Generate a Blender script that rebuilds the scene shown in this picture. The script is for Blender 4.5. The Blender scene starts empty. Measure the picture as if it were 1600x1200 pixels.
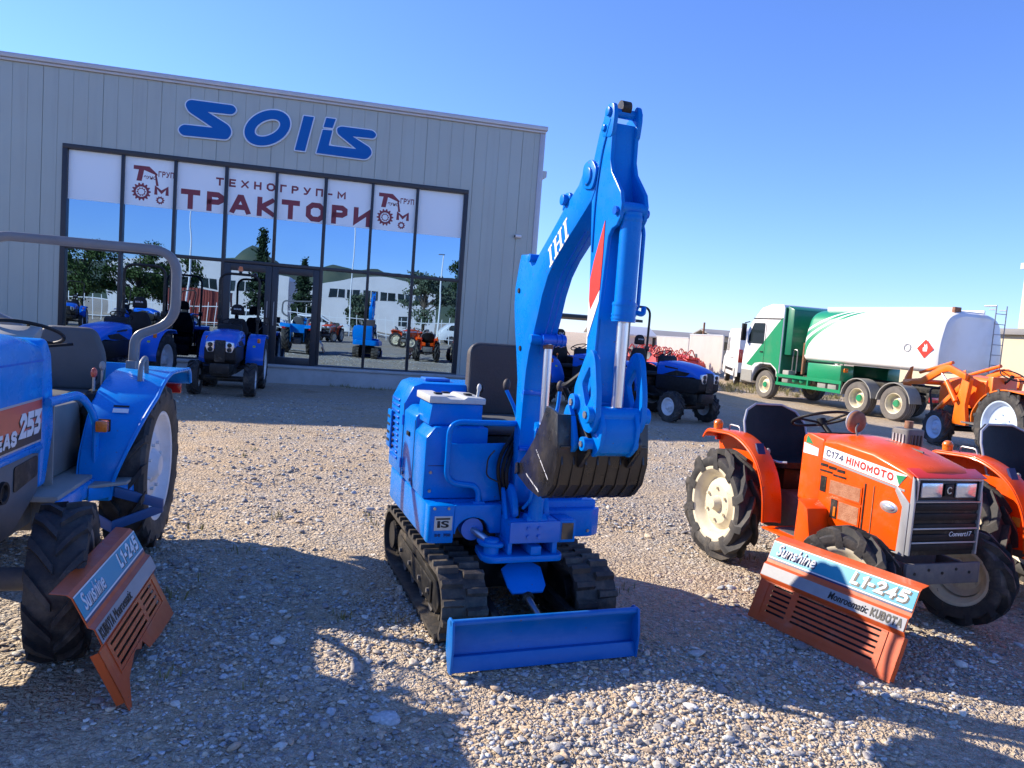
import bpy, bmesh, math, random
import numpy as np
from mathutils import Vector, Matrix, noise

R_ = math.radians
scene = bpy.context.scene
COL = scene.collection
rnd = random.Random(7)

# ---------------------------------------------------------------- camera
def make_camera():
    pitch, roll, h = R_(4.4), R_(4.3), 1.6
    f = Vector((0, math.cos(pitch), -math.sin(pitch)))
    r0 = Vector((1, 0, 0)); u0 = r0.cross(f)
    r = math.cos(roll) * r0 + math.sin(roll) * u0
    u = -math.sin(roll) * r0 + math.cos(roll) * u0
    m = Matrix(((r.x, u.x, -f.x, 0), (r.y, u.y, -f.y, 0), (r.z, u.z, -f.z, h), (0, 0, 0, 1)))
    cd = bpy.data.cameras.new('camera'); cd.sensor_width = 36.0; cd.lens = 36.0 * 1155 / 1600
    cd.clip_start = 0.05; cd.clip_end = 6000
    co = bpy.data.objects.new('camera', cd); COL.objects.link(co); co.matrix_world = m
    scene.camera = co
make_camera()

# ---------------------------------------------------------------- sky, sun, exposure
SUN_H = Vector((-0.935, 0.355, 0)).normalized(); SUN_E = R_(29.5)
SUN = Vector((SUN_H.x * math.cos(SUN_E), SUN_H.y * math.cos(SUN_E), math.sin(SUN_E)))
w = bpy.data.worlds.new('World'); scene.world = w; w.use_nodes = True
wn = w.node_tree.nodes; wl = w.node_tree.links
bg = wn['Background']
sky = wn.new('ShaderNodeTexSky'); sky.sky_type = 'NISHITA'; sky.sun_disc = False
sky.sun_elevation = SUN_E; sky.sun_rotation = math.atan2(SUN_H.x, SUN_H.y)
sky.altitude = 0; sky.air_density = 1.0; sky.dust_density = 0.05; sky.ozone_density = 4.0
tint = wn.new('ShaderNodeMix'); tint.data_type = 'RGBA'; tint.blend_type = 'MULTIPLY'; tint.inputs[0].default_value = 1.0
tint.inputs[7].default_value = (0.62, 0.74, 1.14, 1)      # the phone's cooler rendering of the clear sky
wl.new(sky.outputs[0], tint.inputs[6]); wl.new(tint.outputs[2], bg.inputs[0]); bg.inputs[1].default_value = 0.106
sd = bpy.data.lights.new('sun', 'SUN'); sd.energy = 3.95; sd.angle = R_(0.55); sd.color = (1.0, 0.88, 0.72)
so = bpy.data.objects.new('sun', sd); COL.objects.link(so)
so.rotation_euler = (-SUN).to_track_quat('-Z', 'Y').to_euler(); so.location = (-20, 10, 25)
scene.view_settings.view_transform = 'Standard'; scene.view_settings.look = 'None'
scene.view_settings.exposure = 1.18; scene.view_settings.gamma = 1.0
scene.cycles.max_bounces = 8; scene.cycles.glossy_bounces = 5; scene.cycles.transparent_max_bounces = 12
scene.cycles.sample_clamp_indirect = 6.0

# ---------------------------------------------------------------- materials
def weather(m, dust=(0.30, 0.25, 0.18), amount=0.5, scale=5.0, chips=0.0, stretch=None):
    """dried dust in cloudy patches and small paint chips over an existing paint"""
    nt = m.node_tree; n = nt.nodes; l = nt.links; b = n['Principled BSDF']
    tc = n.new('ShaderNodeTexCoord'); a = n.new('ShaderNodeTexNoise'); a.inputs['Scale'].default_value = scale; a.inputs['Detail'].default_value = 9; a.inputs['Roughness'].default_value = 0.72
    if stretch:
        mp = n.new('ShaderNodeMapping'); mp.inputs['Scale'].default_value = stretch; l.new(tc.outputs['Object'], mp.inputs['Vector']); l.new(mp.outputs[0], a.inputs['Vector'])
    else: l.new(tc.outputs['Object'], a.inputs['Vector'])
    r = n.new('ShaderNodeMapRange'); r.inputs[1].default_value = 0.52; r.inputs[2].default_value = 0.80; r.inputs[3].default_value = 0; r.inputs[4].default_value = amount; l.new(a.outputs['Fac'], r.inputs[0])
    mx = n.new('ShaderNodeMix'); mx.data_type = 'RGBA'; mx.inputs[7].default_value = (*dust, 1); l.new(r.outputs[0], mx.inputs[0])
    bc = b.inputs['Base Color']
    if bc.is_linked: l.new(bc.links[0].from_socket, mx.inputs[6])
    else: mx.inputs[6].default_value = bc.default_value
    out = mx.outputs[2]
    if chips:
        c = n.new('ShaderNodeTexNoise'); c.inputs['Scale'].default_value = 38; c.inputs['Detail'].default_value = 3; l.new(tc.outputs['Object'], c.inputs['Vector'])
        q = n.new('ShaderNodeMapRange'); q.inputs[1].default_value = 0.715; q.inputs[2].default_value = 0.735; q.inputs[3].default_value = 0; q.inputs[4].default_value = chips; l.new(c.outputs['Fac'], q.inputs[0])
        m2 = n.new('ShaderNodeMix'); m2.data_type = 'RGBA'; m2.inputs[7].default_value = (0.10, 0.075, 0.06, 1); l.new(q.outputs[0], m2.inputs[0]); l.new(out, m2.inputs[6]); out = m2.outputs[2]
    l.new(out, bc); return m
def pmat(name, col, rough=0.5, metal=0.0, coat=0.0, var=0.0, vscale=6.0, col2=None, bump=0.0, bscale=40.0, rvar=0.0, spec=0.5):
    m = bpy.data.materials.new(name); m.use_nodes = True
    nt = m.node_tree; n = nt.nodes; l = nt.links
    b = n['Principled BSDF']
    b.inputs['Base Color'].default_value = (*col, 1); b.inputs['Roughness'].default_value = rough
    b.inputs['Metallic'].default_value = metal; b.inputs['Coat Weight'].default_value = coat
    b.inputs['Coat Roughness'].default_value = 0.08; b.inputs['Specular IOR Level'].default_value = spec
    if var or rvar or bump:
        tc = n.new('ShaderNodeTexCoord')
    if var or rvar:
        nz = n.new('ShaderNodeTexNoise'); nz.inputs['Scale'].default_value = vscale; nz.inputs['Detail'].default_value = 7
        nz.inputs['Roughness'].default_value = 0.65
        l.new(tc.outputs['Object'], nz.inputs['Vector'])
        if var:
            mr = n.new('ShaderNodeMapRange'); mr.inputs[1].default_value = 0.42; mr.inputs[2].default_value = 0.75
            mr.inputs[3].default_value = 0; mr.inputs[4].default_value = var
            l.new(nz.outputs['Fac'], mr.inputs[0])
            mx = n.new('ShaderNodeMix'); mx.data_type = 'RGBA'
            mx.inputs[6].default_value = (*col, 1)
            c2 = col2 or tuple(c * 0.55 for c in col)
            mx.inputs[7].default_value = (*c2, 1)
            l.new(mr.outputs[0], mx.inputs[0]); l.new(mx.outputs[2], b.inputs['Base Color'])
        if rvar:
            m2 = n.new('ShaderNodeMapRange'); m2.inputs[1].default_value = 0.3; m2.inputs[2].default_value = 0.7
            m2.inputs[3].default_value = max(0.02, rough - rvar); m2.inputs[4].default_value = min(1, rough + rvar)
            l.new(nz.outputs['Fac'], m2.inputs[0]); l.new(m2.outputs[0], b.inputs['Roughness'])
    if bump:
        nb = n.new('ShaderNodeTexNoise'); nb.inputs['Scale'].default_value = bscale; nb.inputs['Detail'].default_value = 4
        l.new(tc.outputs['Object'], nb.inputs['Vector'])
        bp = n.new('ShaderNodeBump'); bp.inputs['Strength'].default_value = bump; bp.inputs['Distance'].default_value = 0.01
        l.new(nb.outputs['Fac'], bp.inputs['Height']); l.new(bp.outputs[0], b.inputs['Normal'])
    return m

M = {}
M['ex_blue'] = pmat('excavator_blue_paint', (0.0, 0.178, 0.63), 0.27, coat=0.0, spec=0.18, var=0.35, vscale=9, col2=(0.0, 0.14, 0.48), bump=0.10, bscale=14, rvar=0.10)
M['ex_blue_light'] = pmat('scuffed_blue_paint', (0.01, 0.15, 0.60), 0.45, coat=0.2, var=0.5, vscale=14, col2=(0.02, 0.14, 0.48), rvar=0.1)
M['blade_blue'] = pmat('blade_blue_paint', (0.0, 0.125, 0.44), 0.42, coat=0.0, spec=0.3, var=0.30, vscale=7, col2=(0.07, 0.22, 0.60), rvar=0.12, bump=0.12, bscale=10)
M['tr_blue'] = pmat('tractor_blue_paint', (0.002, 0.225, 0.66), 0.27, coat=0.12, spec=0.22, var=0.22, vscale=8, col2=(0.03, 0.19, 0.55), rvar=0.1)
M['deep_blue'] = pmat('deep_blue_paint', (0.003, 0.115, 0.60), 0.25, coat=0.3, spec=0.4, var=0.15, vscale=5)
M['orange'] = pmat('orange_paint', (0.85, 0.088, 0.002), 0.33, coat=0.1, spec=0.3, var=0.35, vscale=9, col2=(0.66, 0.052, 0.006), rvar=0.12)
M['orange_faded'] = pmat('faded_orange_paint', (0.60, 0.092, 0.014), 0.45, coat=0.15, var=0.55, vscale=8, col2=(0.46, 0.08, 0.022), rvar=0.12, bump=0.1, bscale=12)
M['loader_orange'] = pmat('loader_orange_paint', (0.90, 0.17, 0.005), 0.4, coat=0.3, var=0.3, vscale=5)
M['red'] = pmat('implement_red_paint', (0.55, 0.035, 0.02), 0.42, coat=0.2, var=0.4, vscale=4, col2=(0.40, 0.06, 0.04))
M['rubber'] = pmat('tyre_rubber', (0.022, 0.022, 0.024), 0.72, var=0.75, vscale=9, col2=(0.085, 0.075, 0.065), bump=0.25, bscale=60)
M['track_rubber'] = pmat('track_rubber', (0.030, 0.028, 0.026), 0.62, var=0.8, vscale=13, col2=(0.11, 0.085, 0.06), bump=0.3, bscale=45)
M['black'] = pmat('black_paint', (0.012, 0.012, 0.012), 0.45, coat=0.0, spec=0.3, var=0.5, vscale=10, col2=(0.045, 0.04, 0.036), rvar=0.15)
M['bucket_black'] = pmat('bucket_black_paint', (0.010, 0.009, 0.009), 0.34, coat=0.2, var=0.5, vscale=10, col2=(0.026, 0.019, 0.015), rvar=0.14, bump=0.25, bscale=16)
M['black_plastic'] = pmat('black_plastic', (0.012, 0.012, 0.013), 0.5, spec=0.2, var=0.3, vscale=20, col2=(0.05, 0.05, 0.05))
M['vinyl'] = pmat('black_vinyl', (0.010, 0.010, 0.012), 0.55, spec=0.2, bump=0.2, bscale=90, var=0.4, vscale=5, col2=(0.035, 0.033, 0.035))
M['seat_grey'] = pmat('grey_vinyl', (0.085, 0.09, 0.095), 0.6, var=0.4, vscale=6, bump=0.15, bscale=80)
M['seat_brown'] = pmat('dark_brown_vinyl', (0.045, 0.036, 0.036), 0.65, var=0.5, vscale=5, bump=0.2, bscale=70, col2=(0.07, 0.056, 0.052))
M['steel'] = pmat('dull_steel', (0.30, 0.30, 0.31), 0.45, metal=0.8, var=0.6, vscale=12, col2=(0.16, 0.13, 0.11))
M['chrome'] = pmat('chromed_rod', (0.74, 0.73, 0.72), 0.3, metal=1.0)
M['cast'] = pmat('cast_iron', (0.10, 0.10, 0.105), 0.6, var=0.7, vscale=14, col2=(0.18, 0.16, 0.13), bump=0.3, bscale=30)
M['rops_grey'] = pmat('grey_rops_paint', (0.18, 0.185, 0.19), 0.38, coat=0.2, var=0.35, vscale=7, rvar=0.1)
M['plastic_grey'] = pmat('light_grey_plastic', (0.30, 0.30, 0.28), 0.55, var=0.5, vscale=9, col2=(0.20, 0.20, 0.18))
M['console_grey'] = pmat('pale_console_plastic', (0.52, 0.53, 0.50), 0.5, var=0.5, vscale=12, col2=(0.34, 0.34, 0.31))
M['hood_grey'] = pmat('grey_side_panel', (0.13, 0.13, 0.14), 0.5, var=0.4, vscale=9)
M['cream'] = pmat('cream_rim_paint', (0.68, 0.61, 0.44), 0.42, var=0.45, vscale=9, col2=(0.45, 0.36, 0.24))
M['white_rim'] = pmat('white_rim_paint', (0.68, 0.70, 0.72), 0.4, var=0.45, vscale=7, col2=(0.45, 0.43, 0.40))
M['blue_white_rim'] = pmat('pale_blue_rim_paint', (0.50, 0.60, 0.74), 0.42, var=0.4, vscale=7, col2=(0.34, 0.38, 0.45))
M['white'] = pmat('white_paint', (0.80, 0.80, 0.79), 0.36, coat=0.2, var=0.15, vscale=3, col2=(0.66, 0.65, 0.62))
M['decal_white'] = pmat('white_decal', (0.78, 0.78, 0.78), 0.4, var=0.2, vscale=20)
M['decal_black'] = pmat('black_decal', (0.012, 0.012, 0.013), 0.4)
M['decal_red'] = pmat('red_decal', (0.70, 0.035, 0.02), 0.38, coat=0.2)
M['decal_teal'] = pmat('teal_decal', (0.012, 0.28, 0.42), 0.4, coat=0.2, var=0.3, vscale=8, col2=(0.03, 0.32, 0.42))
M['decal_grey'] = pmat('grey_decal', (0.30, 0.31, 0.33), 0.42, var=0.4, vscale=9)
M['decal_navy'] = pmat('navy_decal', (0.010, 0.022, 0.10), 0.4)
M['decal_silver'] = pmat('silver_decal', (0.44, 0.45, 0.47), 0.38, metal=0.3)
M['decal_orange'] = pmat('orange_red_decal', (0.66, 0.10, 0.045), 0.4, coat=0.2, var=0.3, vscale=9)
M['decal_green'] = pmat('green_decal', (0.02, 0.26, 0.10), 0.4)
M['maroon'] = pmat('maroon_lettering', (0.22, 0.035, 0.055), 0.5)
M['amber'] = pmat('amber_lens', (0.72, 0.17, 0.008), 0.22, coat=0.6, bump=0.3, bscale=120)
M['red_lens'] = pmat('red_lens', (0.5, 0.015, 0.012), 0.22, coat=0.6)
M['lamp_glass'] = pmat('headlamp_glass', (0.62, 0.66, 0.70), 0.14, metal=0.55, coat=1.0, bump=0.12, bscale=60)
M['silver_trim'] = pmat('silver_trim', (0.42, 0.43, 0.45), 0.4, metal=0.4, var=0.3, vscale=12)
M['rust'] = pmat('rusty_metal', (0.22, 0.085, 0.04), 0.75, var=0.8, vscale=16, col2=(0.36, 0.22, 0.13), bump=0.3, bscale=30)
M['mesh_grille'] = pmat('dusty_mesh_screen', (0.34, 0.13, 0.06), 0.7, var=0.8, vscale=22, col2=(0.50, 0.25, 0.14), bump=0.5, bscale=160)
M['green'] = pmat('tanker_green_paint', (0.012, 0.27, 0.115), 0.33, coat=0.4, var=0.25, vscale=3, col2=(0.02, 0.22, 0.10))
M['green_shaded'] = pmat('shaded_green_paint', (0.008, 0.17, 0.09), 0.4, coat=0.2, var=0.3, vscale=3)  # tanker green with the shade of the cab's rear faces put into the colour
M['car_glass'] = pmat('car_glass', (0.02, 0.03, 0.035), 0.06, spec=0.9)
M['grey_tyre_dusty'] = pmat('dusty_tyre', (0.13, 0.12, 0.11), 0.85, var=0.7, vscale=6, col2=(0.22, 0.20, 0.175), bump=0.2, bscale=30)
M['hose'] = pmat('grey_hose', (0.12, 0.125, 0.12), 0.6, var=0.4, vscale=10)

for k_, a_, s_, c_ in (('ex_blue', .14, 4, .7), ('tr_blue', .22, 5, .5), ('orange', .25, 5, .7), ('orange_faded', .35, 6, .9), ('bucket_black', .10, 7, 0), ('black', .5, 8, 0), ('cream', .3, 9, .6), ('white_rim', .3, 6, .4), ('loader_orange', .3, 4, .5), ('red', .3, 3, .5), ('green', .25, 1.2, 0), ('white', .14, .9, 0), ('plastic_grey', .3, 7, 0), ('cast', .35, 6, 0), ('rubber', .35, 5, 0), ('track_rubber', .55, 6, 0)):
    weather(M[k_], (0.34, 0.28, 0.205) if k_ not in ('ex_blue', 'tr_blue') else (0.10, 0.20, 0.42), a_, s_, c_)

weather(M['blade_blue'], (0.09, 0.21, 0.48), .7, 7, .8, (1, .22, 1.6))

# ---------------------------------------------------------------- mesh builder
class MB:
    def __init__(s): s.v = []; s.f = []; s.mi = []; s.cur = 0
    def add(s, vs, fs):
        o = len(s.v); s.v += [tuple(v) for v in vs]; s.f += [tuple(i + o for i in f) for f in fs]; s.mi += [s.cur] * len(fs); return s
    def box(s, x0, x1, y0, y1, z0, z1):
        vs = [(x, y, z) for z in (z0, z1) for y in (y0, y1) for x in (x0, x1)]
        return s.add(vs, [(0, 2, 3, 1), (4, 5, 7, 6), (0, 1, 5, 4), (2, 6, 7, 3), (0, 4, 6, 2), (1, 3, 7, 5)])
    def obox(s, c, size, rot=None):
        m = rot or Matrix.Identity(3); c = Vector(c)
        vs = [c + m @ Vector((sx * size[0] / 2, sy * size[1] / 2, sz * size[2] / 2)) for sz in (-1, 1) for sy in (-1, 1) for sx in (-1, 1)]
        return s.add(vs, [(0, 2, 3, 1), (4, 5, 7, 6), (0, 1, 5, 4), (2, 6, 7, 3), (0, 4, 6, 2), (1, 3, 7, 5)])
    def hexa(s, b, t):
        n = len(b)
        return s.add(list(b) + list(t), [tuple(range(n - 1, -1, -1)), tuple(range(n, 2 * n))] + [(i, (i + 1) % n, (i + 1) % n + n, i + n) for i in range(n)])
    def prism(s, pts, a0, a1, ax='y'):
        # polygon extruded along one axis; pts are the other two coords in xyz order
        def P(p, a): return {'y': (p[0], a, p[1]), 'x': (a, p[0], p[1]), 'z': (p[0], p[1], a)}[ax]
        return s.hexa([P(p, a0) for p in pts], [P(p, a1) for p in pts])
    def loft(s, rings, cap=True, closed=False):
        n = len(rings[0]); vs = [p for r in rings for p in r]; fs = []
        k = len(rings)
        for j in range(k if closed else k - 1):
            j2 = (j + 1) % k
            for i in range(n): fs.append((j * n + i, j * n + (i + 1) % n, j2 * n + (i + 1) % n, j2 * n + i))
        if cap and not closed: fs += [tuple(range(n - 1, -1, -1)), tuple((k - 1) * n + i for i in range(n))]
        return s.add(vs, fs)
    def tube(s, path, r, seg=10, closed=False, r2=None):
        P = [Vector(p) for p in path]; n = len(P); rings = []; up = None
        for i in range(n):
            if closed: d = P[(i + 1) % n] - P[i - 1]
            else: d = P[min(i + 1, n - 1)] - P[max(i - 1, 0)]
            d.normalize()
            if up is None:
                up = Vector((0, 0, 1)) if abs(d.z) < 0.9 else Vector((1, 0, 0))
            a = d.cross(up).normalized(); b = a.cross(d).normalized(); up = b
            rr = r if not hasattr(r, '__len__') else r[i]
            q = 1 if r2 is None else r2 / rr
            rings.append([P[i] + a * (math.cos(t) * rr) + b * (math.sin(t) * rr * q) for t in [2 * math.pi * k / seg for k in range(seg)]])
        return s.loft(rings, True, closed)
    def cyl(s, p0, p1, r0, r1=None, seg=20): return s.tube([p0, p1], [r0, r0 if r1 is None else r1], seg)
    def lathe(s, prof, c=(0, 0, 0), ax='y', seg=40, cap=True):
        c = Vector(c); rings = []
        for k in range(seg):
            t = 2 * math.pi * k / seg; ct, st = math.cos(t), math.sin(t); ring = []
            for (r, h) in prof:
                ring.append(c + Vector({'y': (r * ct, h, r * st), 'x': (h, r * ct, r * st), 'z': (r * ct, r * st, h)}[ax]))
            rings.append(ring)
        n = len(prof); vs = [p for r in rings for p in r]; fs = []
        for k in range(seg):
            k2 = (k + 1) % seg
            for i in range(n - 1): fs.append((k * n + i, k * n + i + 1, k2 * n + i + 1, k2 * n + i))
        return s.add(vs, fs)
    def ell(s, c, r, su=16, sv=10, rot=None):
        c = Vector(c); vs = []; fs = []; m = rot or Matrix.Identity(3)
        for j in range(sv + 1):
            p = math.pi * j / sv
            for i in range(su):
                t = 2 * math.pi * i / su
                vs.append(c + m @ Vector((r[0] * math.sin(p) * math.cos(t), r[1] * math.sin(p) * math.sin(t), r[2] * math.cos(p))))
        for j in range(sv):
            for i in range(su): fs.append((j * su + i, j * su + (i + 1) % su, (j + 1) * su + (i + 1) % su, (j + 1) * su + i))
        return s.add(vs, fs)
    def build(s, name, mat, parent=None, bevel=0.0, seg=2, sharp=38, flat=False, label=None):
        me = bpy.data.meshes.new(name); me.from_pydata([tuple(v) for v in s.v], [], s.f)
        mats = mat if isinstance(mat, (list, tuple)) else [mat]
        for m in mats: me.materials.append(m)
        if len(mats) > 1: me.polygons.foreach_set('material_index', s.mi)
        bm = bmesh.new(); bm.from_mesh(me)
        bmesh.ops.remove_doubles(bm, verts=bm.verts, dist=1e-5)
        bmesh.ops.dissolve_degenerate(bm, edges=bm.edges, dist=1e-6)
        bmesh.ops.recalc_face_normals(bm, faces=bm.faces)
        if bevel:
            es = [e for e in bm.edges if len(e.link_faces) == 2 and e.calc_face_angle(0) > R_(30)]
            bmesh.ops.bevel(bm, geom=es, offset=bevel, segments=seg, profile=0.5, affect='EDGES', clamp_overlap=True)
        for f in bm.faces: f.smooth = not flat
        bm.to_mesh(me); bm.free()
        if not flat: me.set_sharp_from_angle(angle=R_(sharp))
        o = bpy.data.objects.new(name, me); COL.objects.link(o)
        if parent: o.parent = parent
        if label: o['label'] = label
        return o

def arc(pts, r, seg=6):
    """round the corners of an open polyline"""
    P = [Vector(p) for p in pts]; out = [P[0]]
    for i in range(1, len(P) - 1):
        a, b, c = P[i - 1], P[i], P[i + 1]
        rr = r[i - 1] if hasattr(r, '__len__') else r
        d1 = (a - b); d2 = (c - b); k = min(rr, d1.length * 0.49, d2.length * 0.49)
        p0 = b + d1.normalized() * k; p1 = b + d2.normalized() * k
        for j in range(seg + 1):
            t = j / seg; out.append(p0 * (1 - t) ** 2 + b * 2 * t * (1 - t) + p1 * t * t)
    out.append(P[-1]); return out

def rpoly(pts, r, seg=4):
    """round the corners of a closed 2D polygon"""
    n = len(pts); P = [Vector((p[0], p[1], 0)) for p in pts]; out = []
    for i in range(n):
        a, b, c = P[i - 1], P[i], P[(i + 1) % n]
        d1 = a - b; d2 = c - b
        rr = r[i] if hasattr(r, '__len__') else r
        k = min(rr, d1.length * 0.49, d2.length * 0.49)
        if k < 1e-5: out.append((b.x, b.y)); continue
        p0 = b + d1.normalized() * k; p1 = b + d2.normalized() * k
        for j in range(seg + 1):
            t = j / seg; q = p0 * (1 - t) ** 2 + b * 2 * t * (1 - t) + p1 * t * t; out.append((q.x, q.y))
    return out

def tag(o, label=None, cat=None, group=None, kind=None):
    if label: o['label'] = label
    if cat: o['category'] = cat
    if group: o['group'] = group
    if kind: o['kind'] = kind
    return o
def thing(name, label, cat, loc=(0, 0, 0), fwd=None, rz=0.0, group=None, scale=1.0):
    o = bpy.data.objects.new(name, None); COL.objects.link(o); o.empty_display_size = 0.3
    if fwd is not None: rz = math.atan2(fwd[1], fwd[0])
    o.location = loc; o.rotation_euler = (0, 0, rz); o.scale = (scale,) * 3
    return tag(o, label, cat, group)
def copy_tree(o, parent=None):
    c = o.copy(); COL.objects.link(c); c.parent = parent
    for ch in list(o.children): copy_tree(ch, c)
    return c

_TEXT = {}
def text_obj(name, s, mat, parent, org, xd, yd, box, shear=0.0, bold=0.0, depth=0.004, fit=True, space=1.0):
    """lettering as flat raised mesh: lower left corner org, reading along xd, up along yd, filling box (w, h)"""
    cu = bpy.data.curves.new('lettering', 'FONT'); cu.body = s; cu.offset = bold; cu.shear = shear; cu.space_character = space; cu.resolution_u = 5
    t = bpy.data.objects.new('lettering', cu); COL.objects.link(t)
    bpy.context.view_layer.update()
    me = bpy.data.meshes.new_from_object(t.evaluated_get(bpy.context.evaluated_depsgraph_get()))
    bpy.data.objects.remove(t); bpy.data.curves.remove(cu)
    xs = [v.co.x for v in me.vertices]; ys = [v.co.y for v in me.vertices]
    x0, x1, y0, y1 = min(xs), max(xs), min(ys), max(ys)
    xd = Vector(xd).normalized(); yd = Vector(yd).normalized(); nd = xd.cross(yd); org = Vector(org)
    sx = box[0] / (x1 - x0); sy = box[1] / (y1 - y0)
    bm = bmesh.new(); bm.from_mesh(me)
    ret = bmesh.ops.extrude_face_region(bm, geom=bm.faces[:])
    top = {g for g in ret['geom'] if isinstance(g, bmesh.types.BMVert)}
    for v in bm.verts:
        v.co = org + xd * ((v.co.x - x0) * sx) + yd * ((v.co.y - y0) * sy) + nd * (depth if v in top else 0.0)
    bmesh.ops.recalc_face_normals(bm, faces=bm.faces)
    bm.to_mesh(me); bm.free(); me.name = name
    me.materials.clear(); me.materials.append(mat)
    o = bpy.data.objects.new(name, me); COL.objects.link(o)
    if parent: o.parent = parent
    return o
GLYPH = {  # stroke lettering, unit height, (advance width, strokes)
 'Т': (.72, [[(0, 1), (.72, 1)], [(.36, 1), (.36, 0)]]), 'Р': (.62, [[(0, 0), (0, 1), (.45, 1), (.62, .86), (.62, .62), (.45, .48), (0, .48)]]),
 'А': (.80, [[(0, 0), (.34, 1), (.46, 1), (.80, 0)], [(.16, .30), (.64, .30)]]), 'К': (.70, [[(0, 0), (0, 1)], [(.66, 1), (.10, .50), (.70, 0)]]),
 'О': (.80, [[(.22, 0), (0, .24), (0, .76), (.22, 1), (.58, 1), (.80, .76), (.80, .24), (.58, 0), (.22, 0)]]), 'И': (.72, [[(0, 1), (0, 0), (.72, 1), (.72, 0)]]),
 'Е': (.58, [[(.58, 1), (0, 1), (0, 0), (.58, 0)], [(0, .5), (.50, .5)]]), 'Х': (.70, [[(0, 1), (.70, 0)], [(.70, 1), (0, 0)]]), 'Н': (.68, [[(0, 0), (0, 1)], [(.68, 0), (.68, 1)], [(0, .5), (.68, .5)]]),
 'Г': (.55, [[(0, 0), (0, 1), (.55, 1)]]), 'У': (.68, [[(0, 1), (.36, .36)], [(.68, 1), (.34, .14), (.22, 0), (.04, 0)]]), 'П': (.68, [[(0, 0), (0, 1), (.68, 1), (.68, 0)]]), '-': (.34, [[(0, .42), (.34, .42)]]),
 'М': (.84, [[(0, 0), (0, 1), (.42, .25), (.84, 1), (.84, 0)]]), 'I': (.0, [[(0, 0), (0, 1)]]), 'N': (.70, [[(0, 0), (0, 1), (.70, 0), (.70, 1)]]), 'U': (.68, [[(0, 1), (0, .2), (.18, 0), (.50, 0), (.68, .2), (.68, 1)]]),
 'B': (.64, [[(0, 0), (0, 1), (.46, 1), (.60, .88), (.60, .64), (.46, .52), (0, .52)], [(.46, .52), (.64, .40), (.64, .14), (.48, 0), (0, 0)]]), 'C': (.66, [[(.66, .80), (.48, 1), (.20, 1), (0, .78), (0, .22), (.20, 0), (.48, 0), (.66, .20)]]),
 '1': (.22, [[(0, .80), (.22, 1), (.22, 0)]]), '2': (.62, [[(0, .80), (.16, 1), (.46, 1), (.62, .82), (.62, .66), (0, 0), (.62, 0)]]), '4': (.66, [[(.48, 0), (.48, 1), (0, .30), (.66, .30)]]), '5': (.62, [[(.58, 1), (.06, 1), (0, .56), (.44, .56), (.62, .42), (.62, .16), (.46, 0), (0, 0)]]),
 '7': (.60, [[(0, 1), (.60, 1), (.22, 0)]]), '3': (.60, [[(0, 1), (.60, 1), (.26, .58), (.46, .58), (.60, .44), (.60, .14), (.44, 0), (0, 0)]]), 'G': (.72, [[(.70, .80), (.52, 1), (.20, 1), (0, .78), (0, .22), (.20, 0), (.52, 0), (.72, .2), (.72, .46), (.42, .46)]]),
 'L': (.54, [[(0, 1), (0, 0), (.54, 0)]]), 'S': (.62, [[(.60, .84), (.46, 1), (.16, 1), (0, .86), (0, .66), (.14, .54), (.48, .46), (.62, .34), (.62, .14), (.46, 0), (.14, 0), (0, .16)]]), ' ': (.3, [])}
for a_, b_ in zip('TPAKOEXHM', 'ТРАКОЕХНМ'): GLYPH[a_] = GLYPH[b_]
def block_text(name, s, mat, parent, org, xd, yd, box, t=.22, gap=.42, slant=0.0, depth=.003, parts=True):
    """bold block capitals out of mitred strokes (t = stroke width), filling box (w, h); one flat raised mesh"""
    xd = Vector(xd).normalized(); yd = Vector(yd).normalized(); nd = xd.cross(yd); org = Vector(org)
    W = sum(GLYPH[c][0] for c in s) + gap * (len(s) - 1) + t; sx = box[0] / (W + slant); sy = box[1]; mb = MB(); x0 = t / 2; lay = 0
    for c in s:
        w, strokes = GLYPH[c]
        for st in strokes:
            P = [Vector((x0 + p[0], t / 2 + p[1] * (1 - t))) for p in st]; n = len(P); closed = (P[0] - P[-1]).length < 1e-6; L, R = [], []
            if closed: P = P[:-1]; n -= 1
            for i in range(n):
                d1 = (P[i] - P[i - 1]).normalized() if (i > 0 or closed) else (P[1] - P[0]).normalized(); d2 = (P[(i + 1) % n] - P[i]).normalized() if (i < n - 1 or closed) else d1
                n1 = Vector((-d1.y, d1.x)); n2 = Vector((-d2.y, d2.x)); m = (n1 + n2); m = m / max(.28, m.length_squared / 2); q = P[i]
                if not closed and i == 0: q = P[i] - d1 * t * .499
                if not closed and i == n - 1: q = P[i] + d1 * t * .499
                L.append(q + m * t / 2); R.append(q - m * t / 2)
            dz = depth * (1 - .12 * (lay % 3)); lay += 1
            def W3(p, h): return org + xd * ((p.x + slant * p.y) * sx) + yd * (min(1, max(0, p.y)) * sy) + nd * h
            for i in range(n if closed else n - 1):
                j = (i + 1) % n; mb.hexa([W3(R[i], 0), W3(R[j], 0), W3(L[j], 0), W3(L[i], 0)], [W3(R[i], dz), W3(R[j], dz), W3(L[j], dz), W3(L[i], dz)])
        x0 += w + gap
    return mb.build(name, mat, parent, flat=True)
def plate(name, mat, parent, org, xd, yd, pts, depth=0.003):
    """flat polygon decal on a surface, pts in (along xd, along yd)"""
    xd = Vector(xd).normalized(); yd = Vector(yd).normalized(); nd = xd.cross(yd); org = Vector(org)
    b = [org + xd * p[0] + yd * p[1] for p in pts]
    return MB().hexa(b, [q + nd * depth for q in b]).build(name, mat, parent)

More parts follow.
